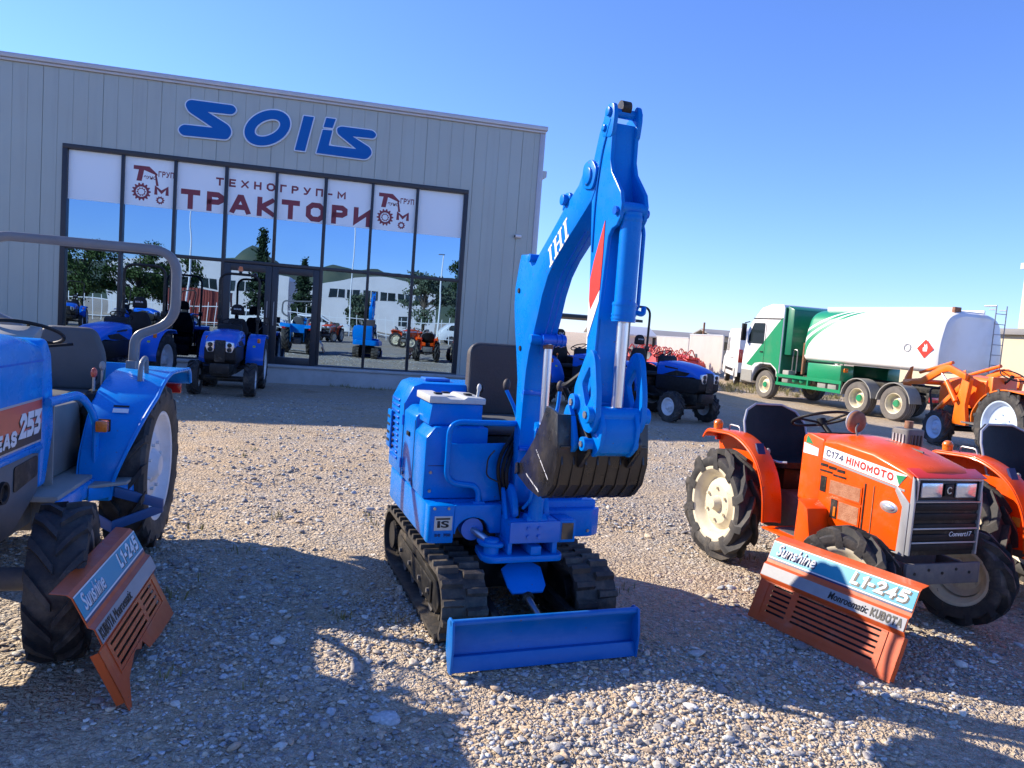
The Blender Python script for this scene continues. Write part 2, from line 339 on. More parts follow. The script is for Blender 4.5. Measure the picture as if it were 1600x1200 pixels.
# ---------------------------------------------------------------- wheels
def tyre_mb(R, W, rr, n=18, lh=0.03, lw=0.05, skew=0.5, road=False):
    mb = MB(); w = W / 2
    c = R - lh
    prof = [(rr, -w * 0.80), (rr + 0.02, -w * 0.92), ((rr + c) / 2, -w), (c - 0.12 * (c - rr), -w * 0.96), (c, -w * 0.78), (c + 0.006, 0),
            (c, w * 0.78), (c - 0.12 * (c - rr), w * 0.96), ((rr + c) / 2, w), (rr + 0.02, w * 0.92), (rr, w * 0.80)]
    mb.lathe(prof, seg=48)
    if road:
        for yy in (-0.55, -0.2, 0.2, 0.55):
            mb.lathe([(c - 0.004, (yy - 0.13) * w), (R, (yy - 0.12) * w), (R, (yy + 0.12) * w), (c - 0.004, (yy + 0.13) * w)], seg=48)
        return mb
    for k in range(n):
        for sd in (-1, 1):
            t0 = 2 * math.pi * (k + (0.5 if sd > 0 else 0)) / n
            def pt(y, t, r): return (r * math.cos(t), y, r * math.sin(t))
            secs = []
            for (yy, dt, r1, wd) in ((0.02, 0.0, R, 0.8), (0.55, skew * 0.5, R, 1.0), (0.93, skew * 0.82, R - 0.35 * lh, 1.15), (1.03, skew * 0.92, c - 0.25 * (c - rr), 1.25)):
                t = t0 + dt * (2 * math.pi / n) * 1.4; a = lw * wd / R / 2
                rb = c - 0.03 if yy < 0.9 else r1 - lh * 1.0 - 0.01
                y = sd * w * yy; y2 = sd * w * (yy if yy < 0.9 else yy - 0.12)
                secs.append([pt(y2, t - a * 1.25, rb), pt(y2, t + a * 1.25, rb), pt(y, t + a * 0.8, r1), pt(y, t - a * 0.8, r1)])
            mb.loft(secs)
    return mb
def rim_mb(rr, W, dish=0.05, hub=0.06, nb=6, br=None, holes=0):
    # outer side is +y
    mb = MB(); w = W / 2 * 0.84
    mb.lathe([(rr + 0.006, -w), (rr + 0.012, -w * 0.9), (rr - 0.02, -w * 0.75), (rr - 0.045, -w * 0.3), (rr - 0.045, w * 0.45), (rr - 0.018, w * 0.78), (rr + 0.012, w * 0.92), (rr + 0.018, w), (rr + 0.004, w * 1.03), (rr - 0.012, w * 0.98),
              (rr - 0.03, w * 0.75), (rr - 0.055, w * 0.45), (rr - 0.06, w - dish - 0.02), (rr * 0.72, w - dish - 0.035), (rr * 0.55, w - dish), (rr * 0.42, w - dish + 0.004), (hub * 1.25, w - dish - 0.004), (hub, w - dish + 0.02), (hub * 0.7, w - dish + 0.045), (0.001, w - dish + 0.05)], seg=48)
    br = br or rr * 0.44
    for k in range(nb):
        t = 2 * math.pi * (k + 0.5) / nb
        p = (br * math.cos(t), w - dish - 0.01, br * math.sin(t))
        mb.cyl(p, (p[0], w - dish + 0.022, p[2]), 0.012, seg=6)
    return mb
def put_wheel(parent, x, y, z, side, R, W, rr, rim_mat, tyre_mat=None, steer=0.0, cache={}, **k):
    key = (R, W, rr, rim_mat.name, tuple(sorted(k.items())))
    rk = {q: k[q] for q in ('dish', 'hub', 'nb') if q in k}; tk = {q: k[q] for q in k if q not in rk}
    if key not in cache:
        t = tyre_mb(R, W, rr, **tk).build('wheel', tyre_mat or M['rubber'], sharp=30)
        r = rim_mb(rr, W, **rk).build('rim', rim_mat, t, sharp=30)
        cache[key] = t
    else:
        t = copy_tree(cache[key])
    t.parent = parent; t.location = (x, y, z)
    t.rotation_euler = (0, 0, steer + (0 if side > 0 else math.pi))
    return t

def hz(x, y):
    """ground height"""
    def S(t): t = min(1, max(0, t)); return t * t * (3 - 2 * t)
    return -0.25 * S((x - 4) / 4) * S((y - 14) / 6)
# ================================================================ ground
def gravel_material():
    m = bpy.data.materials.new('gravel'); m.use_nodes = True
    nt = m.node_tree; n = nt.nodes; l = nt.links; b = n['Principled BSDF']
    tc = n.new('ShaderNodeTexCoord'); P = tc.outputs['Object']
    def noise_(sc, det=6, rough=0.6):
        q = n.new('ShaderNodeTexNoise'); q.inputs['Scale'].default_value = sc; q.inputs['Detail'].default_value = det; q.inputs['Roughness'].default_value = rough
        l.new(P, q.inputs['Vector']); return q.outputs['Fac']
    def ramp(src, stops):
        r = n.new('ShaderNodeValToRGB'); e = r.color_ramp.elements
        while len(e) < len(stops): e.new(0.5)
        for i, (p, c) in enumerate(stops): e[i].position = p; e[i].color = (*c, 1)
        l.new(src, r.inputs[0]); return r.outputs[0]
    def mix(f, a, c, mode='MIX'):
        x = n.new('ShaderNodeMix'); x.data_type = 'RGBA'; x.blend_type = mode
        if isinstance(f, float): x.inputs[0].default_value = f
        else: l.new(f, x.inputs[0])
        for s, q in ((6, a), (7, c)):
            if isinstance(q, tuple): x.inputs[s].default_value = (*q, 1)
            else: l.new(q, x.inputs[s])
        return x.outputs[2]
    def math_(op, a, c=None):
        x = n.new('ShaderNodeMath'); x.operation = op
        for s, q in ((0, a), (1, c)):
            if q is None: continue
            if isinstance(q, (int, float)): x.inputs[s].default_value = q
            else: l.new(q, x.inputs[s])
        return x.outputs[0]
    # warp the pebble cells so that they do not look regular
    wz = n.new('ShaderNodeTexNoise'); wz.inputs['Scale'].default_value = 18; l.new(P, wz.inputs['Vector'])
    wm = n.new('ShaderNodeVectorMath'); wm.operation = 'MULTIPLY_ADD'; wm.inputs[1].default_value = (0.05, 0.05, 0.02)
    l.new(wz.outputs['Color'], wm.inputs[0]); l.new(P, wm.inputs[2])
    def vor(sc):
        v = n.new('ShaderNodeTexVoronoi'); v.inputs['Scale'].default_value = sc; l.new(wm.outputs[0], v.inputs['Vector']); return v
    v1, v2, v3 = vor(17), vor(42), vor(95)
    def cellcol(v):
        s = n.new('ShaderNodeSeparateColor'); l.new(v.outputs['Color'], s.inputs[0])
        return ramp(s.outputs[0], [(0, (0.17, 0.15, 0.14)), (0.25, (0.33, 0.28, 0.225)), (0.5, (0.44, 0.36, 0.275)), (0.75, (0.36, 0.35, 0.34)), (0.92, (0.56, 0.50, 0.43)), (1, (0.62, 0.58, 0.53))])
    peb = mix(0.5, cellcol(v2), cellcol(v3))
    big = noise_(0.45, 5, 0.65); mid = noise_(2.3, 6, 0.7); fine = noise_(120, 3)
    soil = ramp(fine, [(0.3, (0.33, 0.25, 0.165)), (0.7, (0.47, 0.365, 0.25))])
    f1 = ramp(math_('ADD', math_('MULTIPLY', mid, 0.6), math_('MULTIPLY', noise_(0.35, 4, 0.55), 0.55)), [(0.46, (0, 0, 0)), (0.66, (1, 1, 1))])
    c = mix(f1, peb, mix(0.78, peb, soil))
    big1 = mix(ramp(math_('MULTIPLY', v1.outputs['Distance'], 1.0), [(0.25, (1, 1, 1)), (0.45, (0, 0, 0))]), c, cellcol(v1))
    sparse = n.new('ShaderNodeSeparateColor'); l.new(v1.outputs['Color'], sparse.inputs[0])
    c = mix(ramp(sparse.outputs[1], [(0.72, (0, 0, 0)), (0.74, (1, 1, 1))]), c, big1)
    tint = ramp(big, [(0.3, (0.80, 0.80, 0.83)), (0.7, (1.12, 1.02, 0.92))])
    c = mix(1.0, c, tint, 'MULTIPLY')
    # oil-dark and damp patches that belong to the yard
    st = ramp(noise_(0.9, 4, 0.5), [(0.62, (1, 1, 1)), (0.74, (0.62, 0.60, 0.58))])
    c = mix(1.0, c, st, 'MULTIPLY')
    c = mix(1.0, c, (1.47, 1.50, 1.43), 'MULTIPLY')
    l.new(c, b.inputs['Base Color']); b.inputs['Roughness'].default_value = 0.93; b.inputs['Specular IOR Level'].default_value = 0.25
    h = math_('ADD', math_('MULTIPLY', v2.outputs['Distance'], -0.9), math_('MULTIPLY', v3.outputs['Distance'], -0.45))
    h = math_('ADD', h, math_('MULTIPLY', math_('MULTIPLY', v1.outputs['Distance'], -0.8), ramp(sparse.outputs[1], [(0.72, (0, 0, 0)), (0.74, (1, 1, 1))])))
    h = math_('ADD', h, math_('MULTIPLY', mid, 0.8))
    h = math_('ADD', h, math_('MULTIPLY', fine, 0.12))
    bp = n.new('ShaderNodeBump'); bp.inputs['Strength'].default_value = 1.0; bp.inputs['Distance'].default_value = 0.035
    l.new(h, bp.inputs['Height']); l.new(bp.outputs[0], b.inputs['Normal'])
    return m

def axis_lines(lo, hi, step, far):
    a = list(np.arange(lo, hi + 1e-6, step)); d = step; q = hi
    while q < far: d *= 1.22; q += d; a.append(q)
    d = step; q = lo; pre = []
    while q > -far: d *= 1.22; q -= d; pre.append(q)
    return np.array(pre[::-1] + a)
def build_ground():
    xs = axis_lines(-7, 8.5, 0.07, 2500); ys = axis_lines(1.0, 13, 0.07, 2500)
    nx, ny = len(xs), len(ys); vs = np.zeros((ny, nx, 3)); vs[:, :, 0] = xs[None]; vs[:, :, 1] = ys[:, None]
    for j in range(ny):
        for i in range(nx):
            x, y = xs[i], ys[j]; z = hz(x, y)
            if -7.2 < x < 8.7 and 0.8 < y < 13.2:
                z += 0.016 * noise.noise((x * 1.1, y * 1.1, 0)) + 0.014 * noise.noise((x * 3.7, y * 3.7, 4)) + 0.008 * noise.noise((x * 9, y * 9, 8)) - 0.008
            vs[j, i, 2] = z
    idx = np.arange(nx * ny).reshape(ny, nx)
    fs = np.stack([idx[:-1, :-1], idx[:-1, 1:], idx[1:, 1:], idx[1:, :-1]], -1).reshape(-1, 4)
    me = bpy.data.meshes.new('ground'); me.from_pydata(vs.reshape(-1, 3).tolist(), [], fs.tolist())
    me.polygons.foreach_set('use_smooth', [True] * len(me.polygons)); me.materials.append(gravel_material())
    o = bpy.data.objects.new('ground', me); COL.objects.link(o); o['kind'] = 'structure'
build_ground()

def build_stones():
    rs = np.random.RandomState(5)
    def base(sub):
        bm = bmesh.new(); bmesh.ops.create_icosphere(bm, subdivisions=sub, radius=1)
        v = np.array([q.co[:] for q in bm.verts]); f = np.array([[q.index for q in p.verts] for p in bm.faces]); bm.free(); return v, f
    kinds = []
    for sub in (1, 2):
        v, f = base(sub)
        for k in range(10):
            q = v.copy()
            for i, p in enumerate(v):
                d = 1 + 0.42 * noise.noise((p[0] * 1.1 + k * 9, p[1] * 1.1, p[2] * 1.1)) + (0.16 * noise.noise((p[0] * 3 + k, p[1] * 3, p[2] * 3)))
                q[i] = p * d
            # flatten a few facets so that it looks broken rather than round
            for _ in range(9):
                nn = rs.randn(3); nn /= np.linalg.norm(nn); dd = q @ nn; q -= np.outer(np.maximum(dd - rs.uniform(.42, .66), 0), nn)
            kinds.append((sub, q, f))
    zones = [(1.75, 4.2, 3300, 0.005, 0.018, 1), (1.75, 4.6, 240, 0.012, 0.030, 2), (4.2, 7.0, 900, 0.007, 0.022, 1), (4.2, 7.5, 30, 0.020, 0.042, 2), (7, 13.5, 120, 0.012, 0.032, 1), (1.9, 4, 2.5, 0.03, 0.06, 2)]
    pal = np.array([(0.30, 0.29, 0.285), (0.36, 0.31, 0.255), (0.42, 0.34, 0.26), (0.24, 0.22, 0.215), (0.44, 0.41, 0.37), (0.33, 0.34, 0.36), (0.38, 0.29, 0.215), (0.47, 0.45, 0.42), (0.20, 0.19, 0.195)])
    V, F, C, off = [], [], [], 0
    for (y0, y1, dens, s0, s1, sub) in zones:
        ks = [k for k in kinds if k[0] == sub]
        ym = (y0 + y1) / 2; area = (y1 - y0) * (1.56 * ym + 2.4); N = int(dens * area)
        for _ in range(N):
            y = y0 + (y1 - y0) * rs.rand(); hw = 0.78 * y + 1.2; x = (rs.rand() * 2 - 1) * hw
            if 1.25 * noise.noise((x * 0.7, y * 0.7, 3)) + 0.6 * noise.noise((x * 2.6, y * 2.6, 9)) + 0.36 < rs.rand() * 0.75: continue
            s = s0 + (s1 - s0) * rs.rand() ** 2.2
            _, q, f = ks[rs.randint(len(ks))]
            sc = s * np.array([1 + 0.5 * rs.rand(), 0.75 + 0.4 * rs.rand(), 0.34 + 0.34 * rs.rand()])
            p = q * sc; t = rs.rand() * 6.283; ct, st = math.cos(t), math.sin(t)
            tl = (rs.rand() - 0.5) * 0.7; c2, s2 = math.cos(tl), math.sin(tl)
            p = np.stack([p[:, 0], p[:, 1] * c2 - p[:, 2] * s2, p[:, 1] * s2 + p[:, 2] * c2], 1)
            p = np.stack([p[:, 0] * ct - p[:, 1] * st, p[:, 0] * st + p[:, 1] * ct, p[:, 2]], 1)
            g = 0.016 * noise.noise((x * 1.1, y * 1.1, 0)) + 0.014 * noise.noise((x * 3.7, y * 3.7, 4)) + 0.008 * noise.noise((x * 9, y * 9, 8)) - 0.008
            p += (x, y, hz(x, y) + g + s * 0.16)
            c = pal[rs.randint(len(pal))] * np.array([1.27, 1.29, 1.24]) * (0.8 + 0.4 * rs.rand())
            V.append(p); F.append(f + off); off += len(p); C.append(np.repeat(np.array([[*c, 1.0]]), len(p), 0))
    V = np.concatenate(V); F = np.concatenate(F); C = np.concatenate(C)
    me = bpy.data.meshes.new('gravel_stones')
    me.vertices.add(len(V)); me.vertices.foreach_set('co', V.astype(np.float32).ravel())
    me.loops.add(F.size); me.loops.foreach_set('vertex_index', F.astype(np.int32).ravel())
    me.polygons.add(len(F)); me.polygons.foreach_set('loop_start', np.arange(0, F.size, 3, dtype=np.int32))
    me.update(calc_edges=True); me.validate()
    at = me.color_attributes.new('stone', 'FLOAT_COLOR', 'POINT'); at.data.foreach_set('color', C.astype(np.float32).ravel())
    m = pmat('stone', (0.4, 0.36, 0.3), 0.88, spec=0.25, bump=0.3, bscale=180)
    n = m.node_tree.nodes; l = m.node_tree.links
    a = n.new('ShaderNodeAttribute'); a.attribute_name = 'stone'
    nz = n.new('ShaderNodeTexNoise'); nz.inputs['Scale'].default_value = 70; nz.inputs['Detail'].default_value = 4
    tc = n.new('ShaderNodeTexCoord'); l.new(tc.outputs['Object'], nz.inputs['Vector'])
    mx = n.new('ShaderNodeMix'); mx.data_type = 'RGBA'; mx.blend_type = 'OVERLAY'; mx.inputs[0].default_value = 0.6
    l.new(a.outputs['Color'], mx.inputs[6]); l.new(nz.outputs['Fac'], mx.inputs[7]); l.new(mx.outputs[2], n['Principled BSDF'].inputs['Base Color'])
    me.materials.append(m)
    o = bpy.data.objects.new('gravel_stones', me); COL.objects.link(o)
    tag(o, 'loose grey and tan stones scattered over the gravel yard', 'gravel', kind='stuff')
build_stones()

def build_weeds():
    mb = MB(); r = random.Random(3)
    def tuft(x, y, k, h):
        z = hz(x, y)
        for _ in range(k):
            a = r.random() * 6.28; d = r.random() * 0.09; px, py = x + d * math.cos(a), y + d * math.sin(a)
            hh = h * (0.5 + r.random()); lean = 0.6 * hh * r.random(); wv = 0.003 + 0.003 * r.random()
            b = r.random() * 6.28; dx, dy = wv * math.cos(b), wv * math.sin(b)
            mb.add([(px - dx, py - dy, z - .01), (px + dx, py + dy, z - .01), (px + lean * math.cos(a) * .4 + dx * .6, py + lean * math.sin(a) * .4 + dy * .6, z + hh * .6), (px + lean * math.cos(a), py + lean * math.sin(a), z + hh)], [(0, 1, 2), (0, 2, 3)])
    for _ in range(46):
        y = 3 + 7 * r.random(); x = (r.random() * 1.6 - .8) * y * .8
        tuft(x, y, r.randint(5, 14), 0.035)
    for _ in range(260): tuft(7 + 6 * r.random() - 0.2 * r.random(), 27.5 + 6 * r.random(), 14, 0.16)
    for _ in range(60): tuft(-4.3 + 5 * r.random(), 16.1 + .3 * r.random(), 10, 0.06)
    m = pmat('dry_grass', (0.26, 0.22, 0.09), 0.8, var=0.8, vscale=3, col2=(0.13, 0.17, 0.045))
    tag(mb.build('dry_grass', m, flat=True), 'sparse dry weeds growing through the gravel', 'grass', kind='stuff')
build_weeds()

# ================================================================ dealership building
BO = Vector((-4.46, 16.42, 0)); BX = Vector((0.974, 0.225, 0)).normalized(); BY = Vector((-BX.y, BX.x, 0))
def facade_pt(x, y, z=0): return BO + BX * x + BY * y + Vector((0, 0, z))
M['cladding'] = pmat('grey_metal_cladding', (0.40, 0.44, 0.40), 0.42, metal=0.25, var=0.25, vscale=0.9, col2=(0.36, 0.395, 0.355), rvar=0.06)
weather(M['cladding'], (0.30, 0.31, 0.29), .55, 1.0, 0, (5, 5, .22))
M['trim'] = pmat('pale_trim', (0.50, 0.51, 0.52), 0.4, metal=0.3, var=0.2, vscale=3)
M['frame'] = pmat('anthracite_frame', (0.028, 0.030, 0.036), 0.4, var=0.3, vscale=10)
M['concrete'] = pmat('plinth_concrete', (0.44, 0.44, 0.43), 0.85, var=0.7, vscale=3.5, col2=(0.30, 0.29, 0.27), bump=0.2, bscale=50)
def glass_material():
    m = bpy.data.materials.new('reflective_glass'); m.use_nodes = True; nt = m.node_tree; n = nt.nodes; l = nt.links
    n.remove(n['Principled BSDF']); out = n['Material Output']
    g = n.new('ShaderNodeBsdfGlossy'); g.inputs['Color'].default_value = (0.32, 0.48, 0.66, 1); g.inputs['Roughness'].default_value = 0.0
    d = n.new('ShaderNodeBsdfTransparent'); d.inputs['Color'].default_value = (0.22, 0.25, 0.27, 1)
    x = n.new('ShaderNodeMixShader'); x.inputs[0].default_value = 0.80
    # panes are never perfectly flat
    tc = n.new('ShaderNodeTexCoord'); nz = n.new('ShaderNodeTexNoise'); nz.inputs['Scale'].default_value = 0.9; nz.inputs['Detail'].default_value = 1
    l.new(tc.outputs['Object'], nz.inputs['Vector'])
    bp = n.new('ShaderNodeBump'); bp.inputs['Strength'].default_value = 0.13; bp.inputs['Distance'].default_value = 0.02
    l.new(nz.outputs['Fac'], bp.inputs['Height']); l.new(bp.outputs[0], g.inputs['Normal'])
    l.new(d.outputs[0], x.inputs[1]); l.new(g.outputs[0], x.inputs[2]); l.new(x.outputs[0], out.inputs[0]); return m
M['glass'] = glass_material()

bld = thing('dealership_building', 'long grey metal clad showroom with a wide dark framed glass front', 'building', BO, fwd=BX)
GX = [-5.02, -3.99, -2.98, -1.97, -0.95, 0.08, 1.09, 2.08, 3.13]; GZ0, GZT, GZ1 = 0.43, 2.56, 4.53
TOP = 6.10
def ribbed(mb, x0, x1, z0, z1):
    """cassette profile in plan, a narrow groove every 0.275 m and a deeper joint every 1.1 m"""
    step = 0.275; k0 = math.ceil((x0 + 0.001) / step); pts = [(x0, 0.0)]
    k = k0
    while k * step < x1 - 0.02:
        c = k * step
        if c - x0 > 0.02:
            w, d = (0.008, 0.014) if k % 4 == 0 else (0.006, 0.006)
            pts += [(c - w, 0), (c - w * .5, d), (c + w * .5, d), (c + w, 0)]
        k += 1
    pts += [(x1, 0.0), (x1, 0.12), (x0, 0.12)]
    mb.prism(pts, z0, z1, 'z')
mb = MB()
ribbed(mb, -17, GX[0] - 0.10, 0.06, TOP); ribbed(mb, GX[0] - 0.10, GX[-1] + 0.10, GZ1 + 0.10, TOP); ribbed(mb, GX[-1] + 0.10, 4.80, 0.06, TOP)
mb.build('wall', M['cladding'], bld, flat=True)
MB().box(4.66, 4.78, 0.14, 22, 0.06, 6.0).build('side_wall', M['cladding'], bld)
MB().box(-17, -16.9, 0.14, 22, 0.06, 6.0).build('side_wall', M['cladding'], bld)
MB().box(-17, 4.78, 22.0, 22.1, 0.06, 6.0).build('back_wall', M['cladding'], bld)
MB().box(-16.9, 4.66, 0.14, 22, 5.85, 5.95).build('roof', M['trim'], bld)
mb = MB(); mb.box(-17.05, 4.93, -0.05, 0.20, TOP + 0.002, TOP + 0.055); mb.box(-17.05, 4.96, -0.09, 0.24, TOP + 0.057, TOP + 0.15)
mb.build('roof_coping', M['trim'], bld, bevel=0.006)
mb = MB(); mb.prism([(4.802, -0.02), (4.93, -0.02), (4.93, 22.1), (4.802, 22.1)], 0.06, TOP, 'z'); mb.prism([(4.81, -0.035), (4.83, -0.035), (4.83, -0.021), (4.81, -0.021)], 0.06, TOP, 'z')
mb.build('corner_trim', M['trim'], bld, bevel=0.004)
mb = MB(); mb.prism([(4.932, 5.12), (5.12, 5.20), (5.12, 5.34), (4.932, 5.34)], 0.35, 22, 'y'); mb.build('gutter', M['trim'], bld)
mb = MB(); mb.box(-17, 4.9, -0.03, 0.12, -0.35, 0.055)
mb.box(GX[0] - 0.3, GX[-1] + 0.35, -0.22, -0.031, -0.3, 0.34); mb.box(GX[0] - 0.3, GX[-1] + 0.35, -0.26, -0.031, 0.342, 0.40)
mb.build('plinth', M['concrete'], bld, bevel=0.012)
# glazed front
fr = MB(); y0, y1 = -0.035, 0.10
fr.box(GX[0] - 0.098, GX[-1] + 0.098, y0, y1, GZ1 + 0.002, GZ1 + 0.098)
fr.box(GX[0] - 0.098, GX[-1] + 0.098, y0, y1, 0.342, GZ0)
for xa, xb in ((GX[0] - 0.098, GX[0]), (GX[-1], GX[-1] + 0.098)): fr.box(xa, xb, y0, y1, GZ0 + .002, GZ1)
for i in range(1, 8):
    h = 0.03 if i not in (3, 5) else 0.035
    if i == 4: fr.box(GX[i] - .03, GX[i] + .03, y0 + .005, y1, GZT + .05, GZ1)
    else: fr.box(GX[i] - h, GX[i] + h, y0 + .005, y1, GZ0 + .002, GZ1)
fr.box(GX[0], GX[-1], y0 + .010, y1 - .003, GZT - .03, GZT + .04)
frame = fr.build('window_frame', M['frame'], bld, bevel=0.006)
for i in range(8):
    MB().box(GX[i], GX[i + 1], 0.055, 0.067, GZT, GZ1).build('pane', M['glass'], frame)
    if i not in (3, 4): MB().box(GX[i], GX[i + 1], 0.055, 0.067, GZ0, GZT).build('pane', M['glass'], frame)
for xa, xb in ((GX[3] + .036, GX[4] - .004), (GX[4] + .004, GX[5] - .036)):
    d = MB(); za, zb = GZ0 - .03, GZT - .04
    d.box(xa, xa + .13, -.05, .09, za, zb); d.box(xb - .13, xb, -.05, .09, za, zb); d.box(xa + .13, xb - .13, -.048, .09, zb - .15, zb); d.box(xa + .13, xb - .13, -.048, .09, za, za + .16)
    dd = d.build('door', M['frame'], bld, bevel=0.006)
    MB().box(xa + .12, xb - .12, .02, .032, za + .15, zb - .14).build('pane', M['glass'], dd)
    hx = xb - .065 if xa < GX[4] - .5 else xa + .065
    MB().tube([(hx, -.05, 1.25), (hx, -.10, 1.25), (hx, -.10, 1.75), (hx, -.05, 1.75)], .012, 8).build('handle', M['steel'], dd)
# dim showroom behind the glass
mb = MB(); mb.box(-16.8, 4.6, 0.2, 14, 0.30, 0.40); mb.build('showroom_floor', pmat('showroom_floor', (0.18, 0.18, 0.18), 0.3), bld)
MB().box(-16.8, 4.6, 13.9, 14.0, 0.41, 5.8).build('showroom_back_wall', pmat('showroom_wall', (0.4, 0.4, 0.4), 0.7), bld)

# white window banner with lettering, stuck behind the upper panes
M['banner'] = pmat('white_window_film', (0.84, 0.93, 0.95), 0.3, coat=0.1, spec=0.5)
ban = MB().box(GX[0] + .002, GX[-1] - .002, 0.048, 0.053, 3.54, GZ1 - .002).build('window_banner', M['banner'])
ban.location = BO; ban.rotation_euler = (0, 0, math.atan2(BX.y, BX.x))
tag(ban, 'white banner film with maroon lettering across the upper window panes', 'banner')
FX, FZ = (1, 0, 0), (0, 0, 1)
def ftext(s, x0, x1, z0, z1, mat, par, y=0.0475, **k): return text_obj('lettering', s, mat, par, (x0, y, z0), FX, FZ, (x1 - x0, z1 - z0), depth=0.003, **k)
block_text('lettering', 'ТРАКТОРИ', M['maroon'], ban, (-2.87, .0475, 3.575), FX, FZ, (3.95, .41), t=.27, gap=.62)
block_text('lettering', 'ТЕХНОГРУП-М', M['maroon'], ban, (-2.19, .0475, 4.13), FX, FZ, (2.70, .165), t=.22, gap=.85)
def gear(mb, cx, cz, r, n, y0, y1, hole):
    o, i = [], []
    for k in range(n * 4):
        t = 2 * math.pi * k / (n * 4); rr = r if k % 4 in (0, 1) else r * 0.80
        o.append((cx + rr * math.cos(t), cz + rr * math.sin(t))); i.append((cx + hole * math.cos(t), cz + hole * math.sin(t)))
    N = len(o); vs = [(p[0], y, p[1]) for y in (y0, y1) for p in o] + [(p[0], y, p[1]) for y in (y0, y1) for p in i]; fs = []
    for k in range(N):
        q = (k + 1) % N
        fs += [(k, q, 2 * N + q, 2 * N + k), (k, q, N + q, N + k), (2 * N + k, 2 * N + q, 3 * N + q, 3 * N + k)]
    mb.add(vs, fs)
for lx in (-3.86, 1.17):
    mb = MB(); ya, yb = 0.0445, 0.0475
    mb.prism([(lx + .06, 4.36), (lx + .36, 4.36), (lx + .52, 4.22), (lx + .52, 4.19), (lx + .26, 4.28), (lx + .22, 4.05), (lx + .12, 4.05), (lx + .16, 4.28), (lx + .06, 4.28)], ya, yb, 'y')
    gear(mb, lx + .22, 3.83, .185, 14, ya, yb, .105); gear(mb, lx + .22, 3.83, .09, 10, ya, yb, .06)
    gear(mb, lx + .59, 3.69, .085, 10, ya, yb, .04)
    mb.prism([(lx + .47, 4.22), (lx + .50, 4.22), (lx + .55, 3.98), (lx + .50, 3.98)], ya, yb, 'y')
    mb.build('emblem', M['maroon'], ban, flat=True)
    ftext('ехно', lx + .26, lx + .50, 4.10, 4.17, M['maroon'], ban, bold=.012)
    block_text('lettering', 'ГРУП', M['maroon'], ban, (lx + .54, .0475, 4.17), FX, FZ, (.30, .12), t=.2, gap=.38)
    block_text('lettering', 'М', M['maroon'], ban, (lx + .47, .0475, 3.80), FX, FZ, (.28, .19), t=.24)

# big blue shop sign letters
sign = thing('shop_sign', 'large slanted blue sign letters with pale outline above the glass front', 'sign', BO, fwd=BX)
M['sign_blue'] = pmat('sign_blue', (0.001, 0.115, 0.42), 0.45, spec=0.2); M['sign_edge'] = pmat('sign_pale_edge', (0.62, 0.74, 0.86), 0.4)
def offs(pts, d):
    n = len(pts); A = sum(pts[i][0] * pts[(i + 1) % n][1] - pts[(i + 1) % n][0] * pts[i][1] for i in range(n)); s = 1 if A > 0 else -1; out = []
    for i in range(n):
        a, b, c = (Vector(pts[k % n]) for k in (i - 1, i, i + 1)); e1 = (b - a).normalized(); e2 = (c - b).normalized()
        n1 = Vector((e1.y, -e1.x)) * s; n2 = Vector((e2.y, -e2.x)) * s; q = (n1 + n2); q = q / max(0.35, q.length_squared / 2) ; out.append(tuple(b + q * d * .5 * 1.0 if q.length > 2.4 else b + q * d))
    return out
def filled(name, pts, ya, yb, off, mat, parent):
    """filled outline in the facade plane, grown by off"""
    cu = bpy.data.curves.new(name, 'CURVE'); cu.dimensions = '2D'; cu.fill_mode = 'BOTH'; cu.extrude = (yb - ya) / 2; cu.offset = off
    A = sum(pts[i][0] * pts[(i + 1) % len(pts)][1] - pts[(i + 1) % len(pts)][0] * pts[i][1] for i in range(len(pts)))
    q = list(pts) if A > 0 else list(pts)[::-1]
    sp = cu.splines.new('POLY'); sp.points.add(len(q) - 1); sp.use_cyclic_u = True
    for k, p in enumerate(q): sp.points[k].co = (p[0], p[1], 0, 1)
    t = bpy.data.objects.new(name, cu); COL.objects.link(t); bpy.context.view_layer.update()
    me = bpy.data.meshes.new_from_object(t.evaluated_get(bpy.context.evaluated_depsgraph_get()))
    bpy.data.objects.remove(t); bpy.data.curves.remove(cu)
    for v in me.vertices: v.co = (v.co.x, (ya + yb) / 2 + v.co.z, v.co.y)
    bm = bmesh.new(); bm.from_mesh(me); bmesh.ops.remove_doubles(bm, verts=bm.verts, dist=1e-5); bmesh.ops.recalc_face_normals(bm, faces=bm.faces); bm.to_mesh(me); bm.free()
    me.polygons.foreach_set('use_smooth', [False] * len(me.polygons)); me.materials.clear(); me.materials.append(mat); me.name = name
    o = bpy.data.objects.new(name, me); COL.objects.link(o); o.parent = parent; return o
S1 = [(-2.88, 5.06), (-1.98, 5.08), (-1.90, 5.23), (-1.95, 5.37), (-2.40, 5.60), (-1.90, 5.61), (-1.82, 5.71), (-1.89, 5.80), (-2.76, 5.80), (-2.84, 5.70), (-2.77, 5.56), (-2.28, 5.29), (-2.87, 5.28), (-2.96, 5.17)]
LL = [(-0.61, 5.04), (-0.40, 5.04), (-0.25, 5.78), (-0.46, 5.78)]
DT = [(-0.04, 5.60), (0.15, 5.60), (0.21, 5.80), (0.01, 5.80)]
IS = [(-0.16, 5.03), (0.91, 5.02), (1.02, 5.16), (0.98, 5.28), (0.58, 5.48), (1.04, 5.49), (1.10, 5.58), (1.01, 5.66), (0.33, 5.66), (0.24, 5.61), (0.26, 5.50), (0.68, 5.22), (0.09, 5.22), (0.15, 5.55), (-0.05, 5.54)]
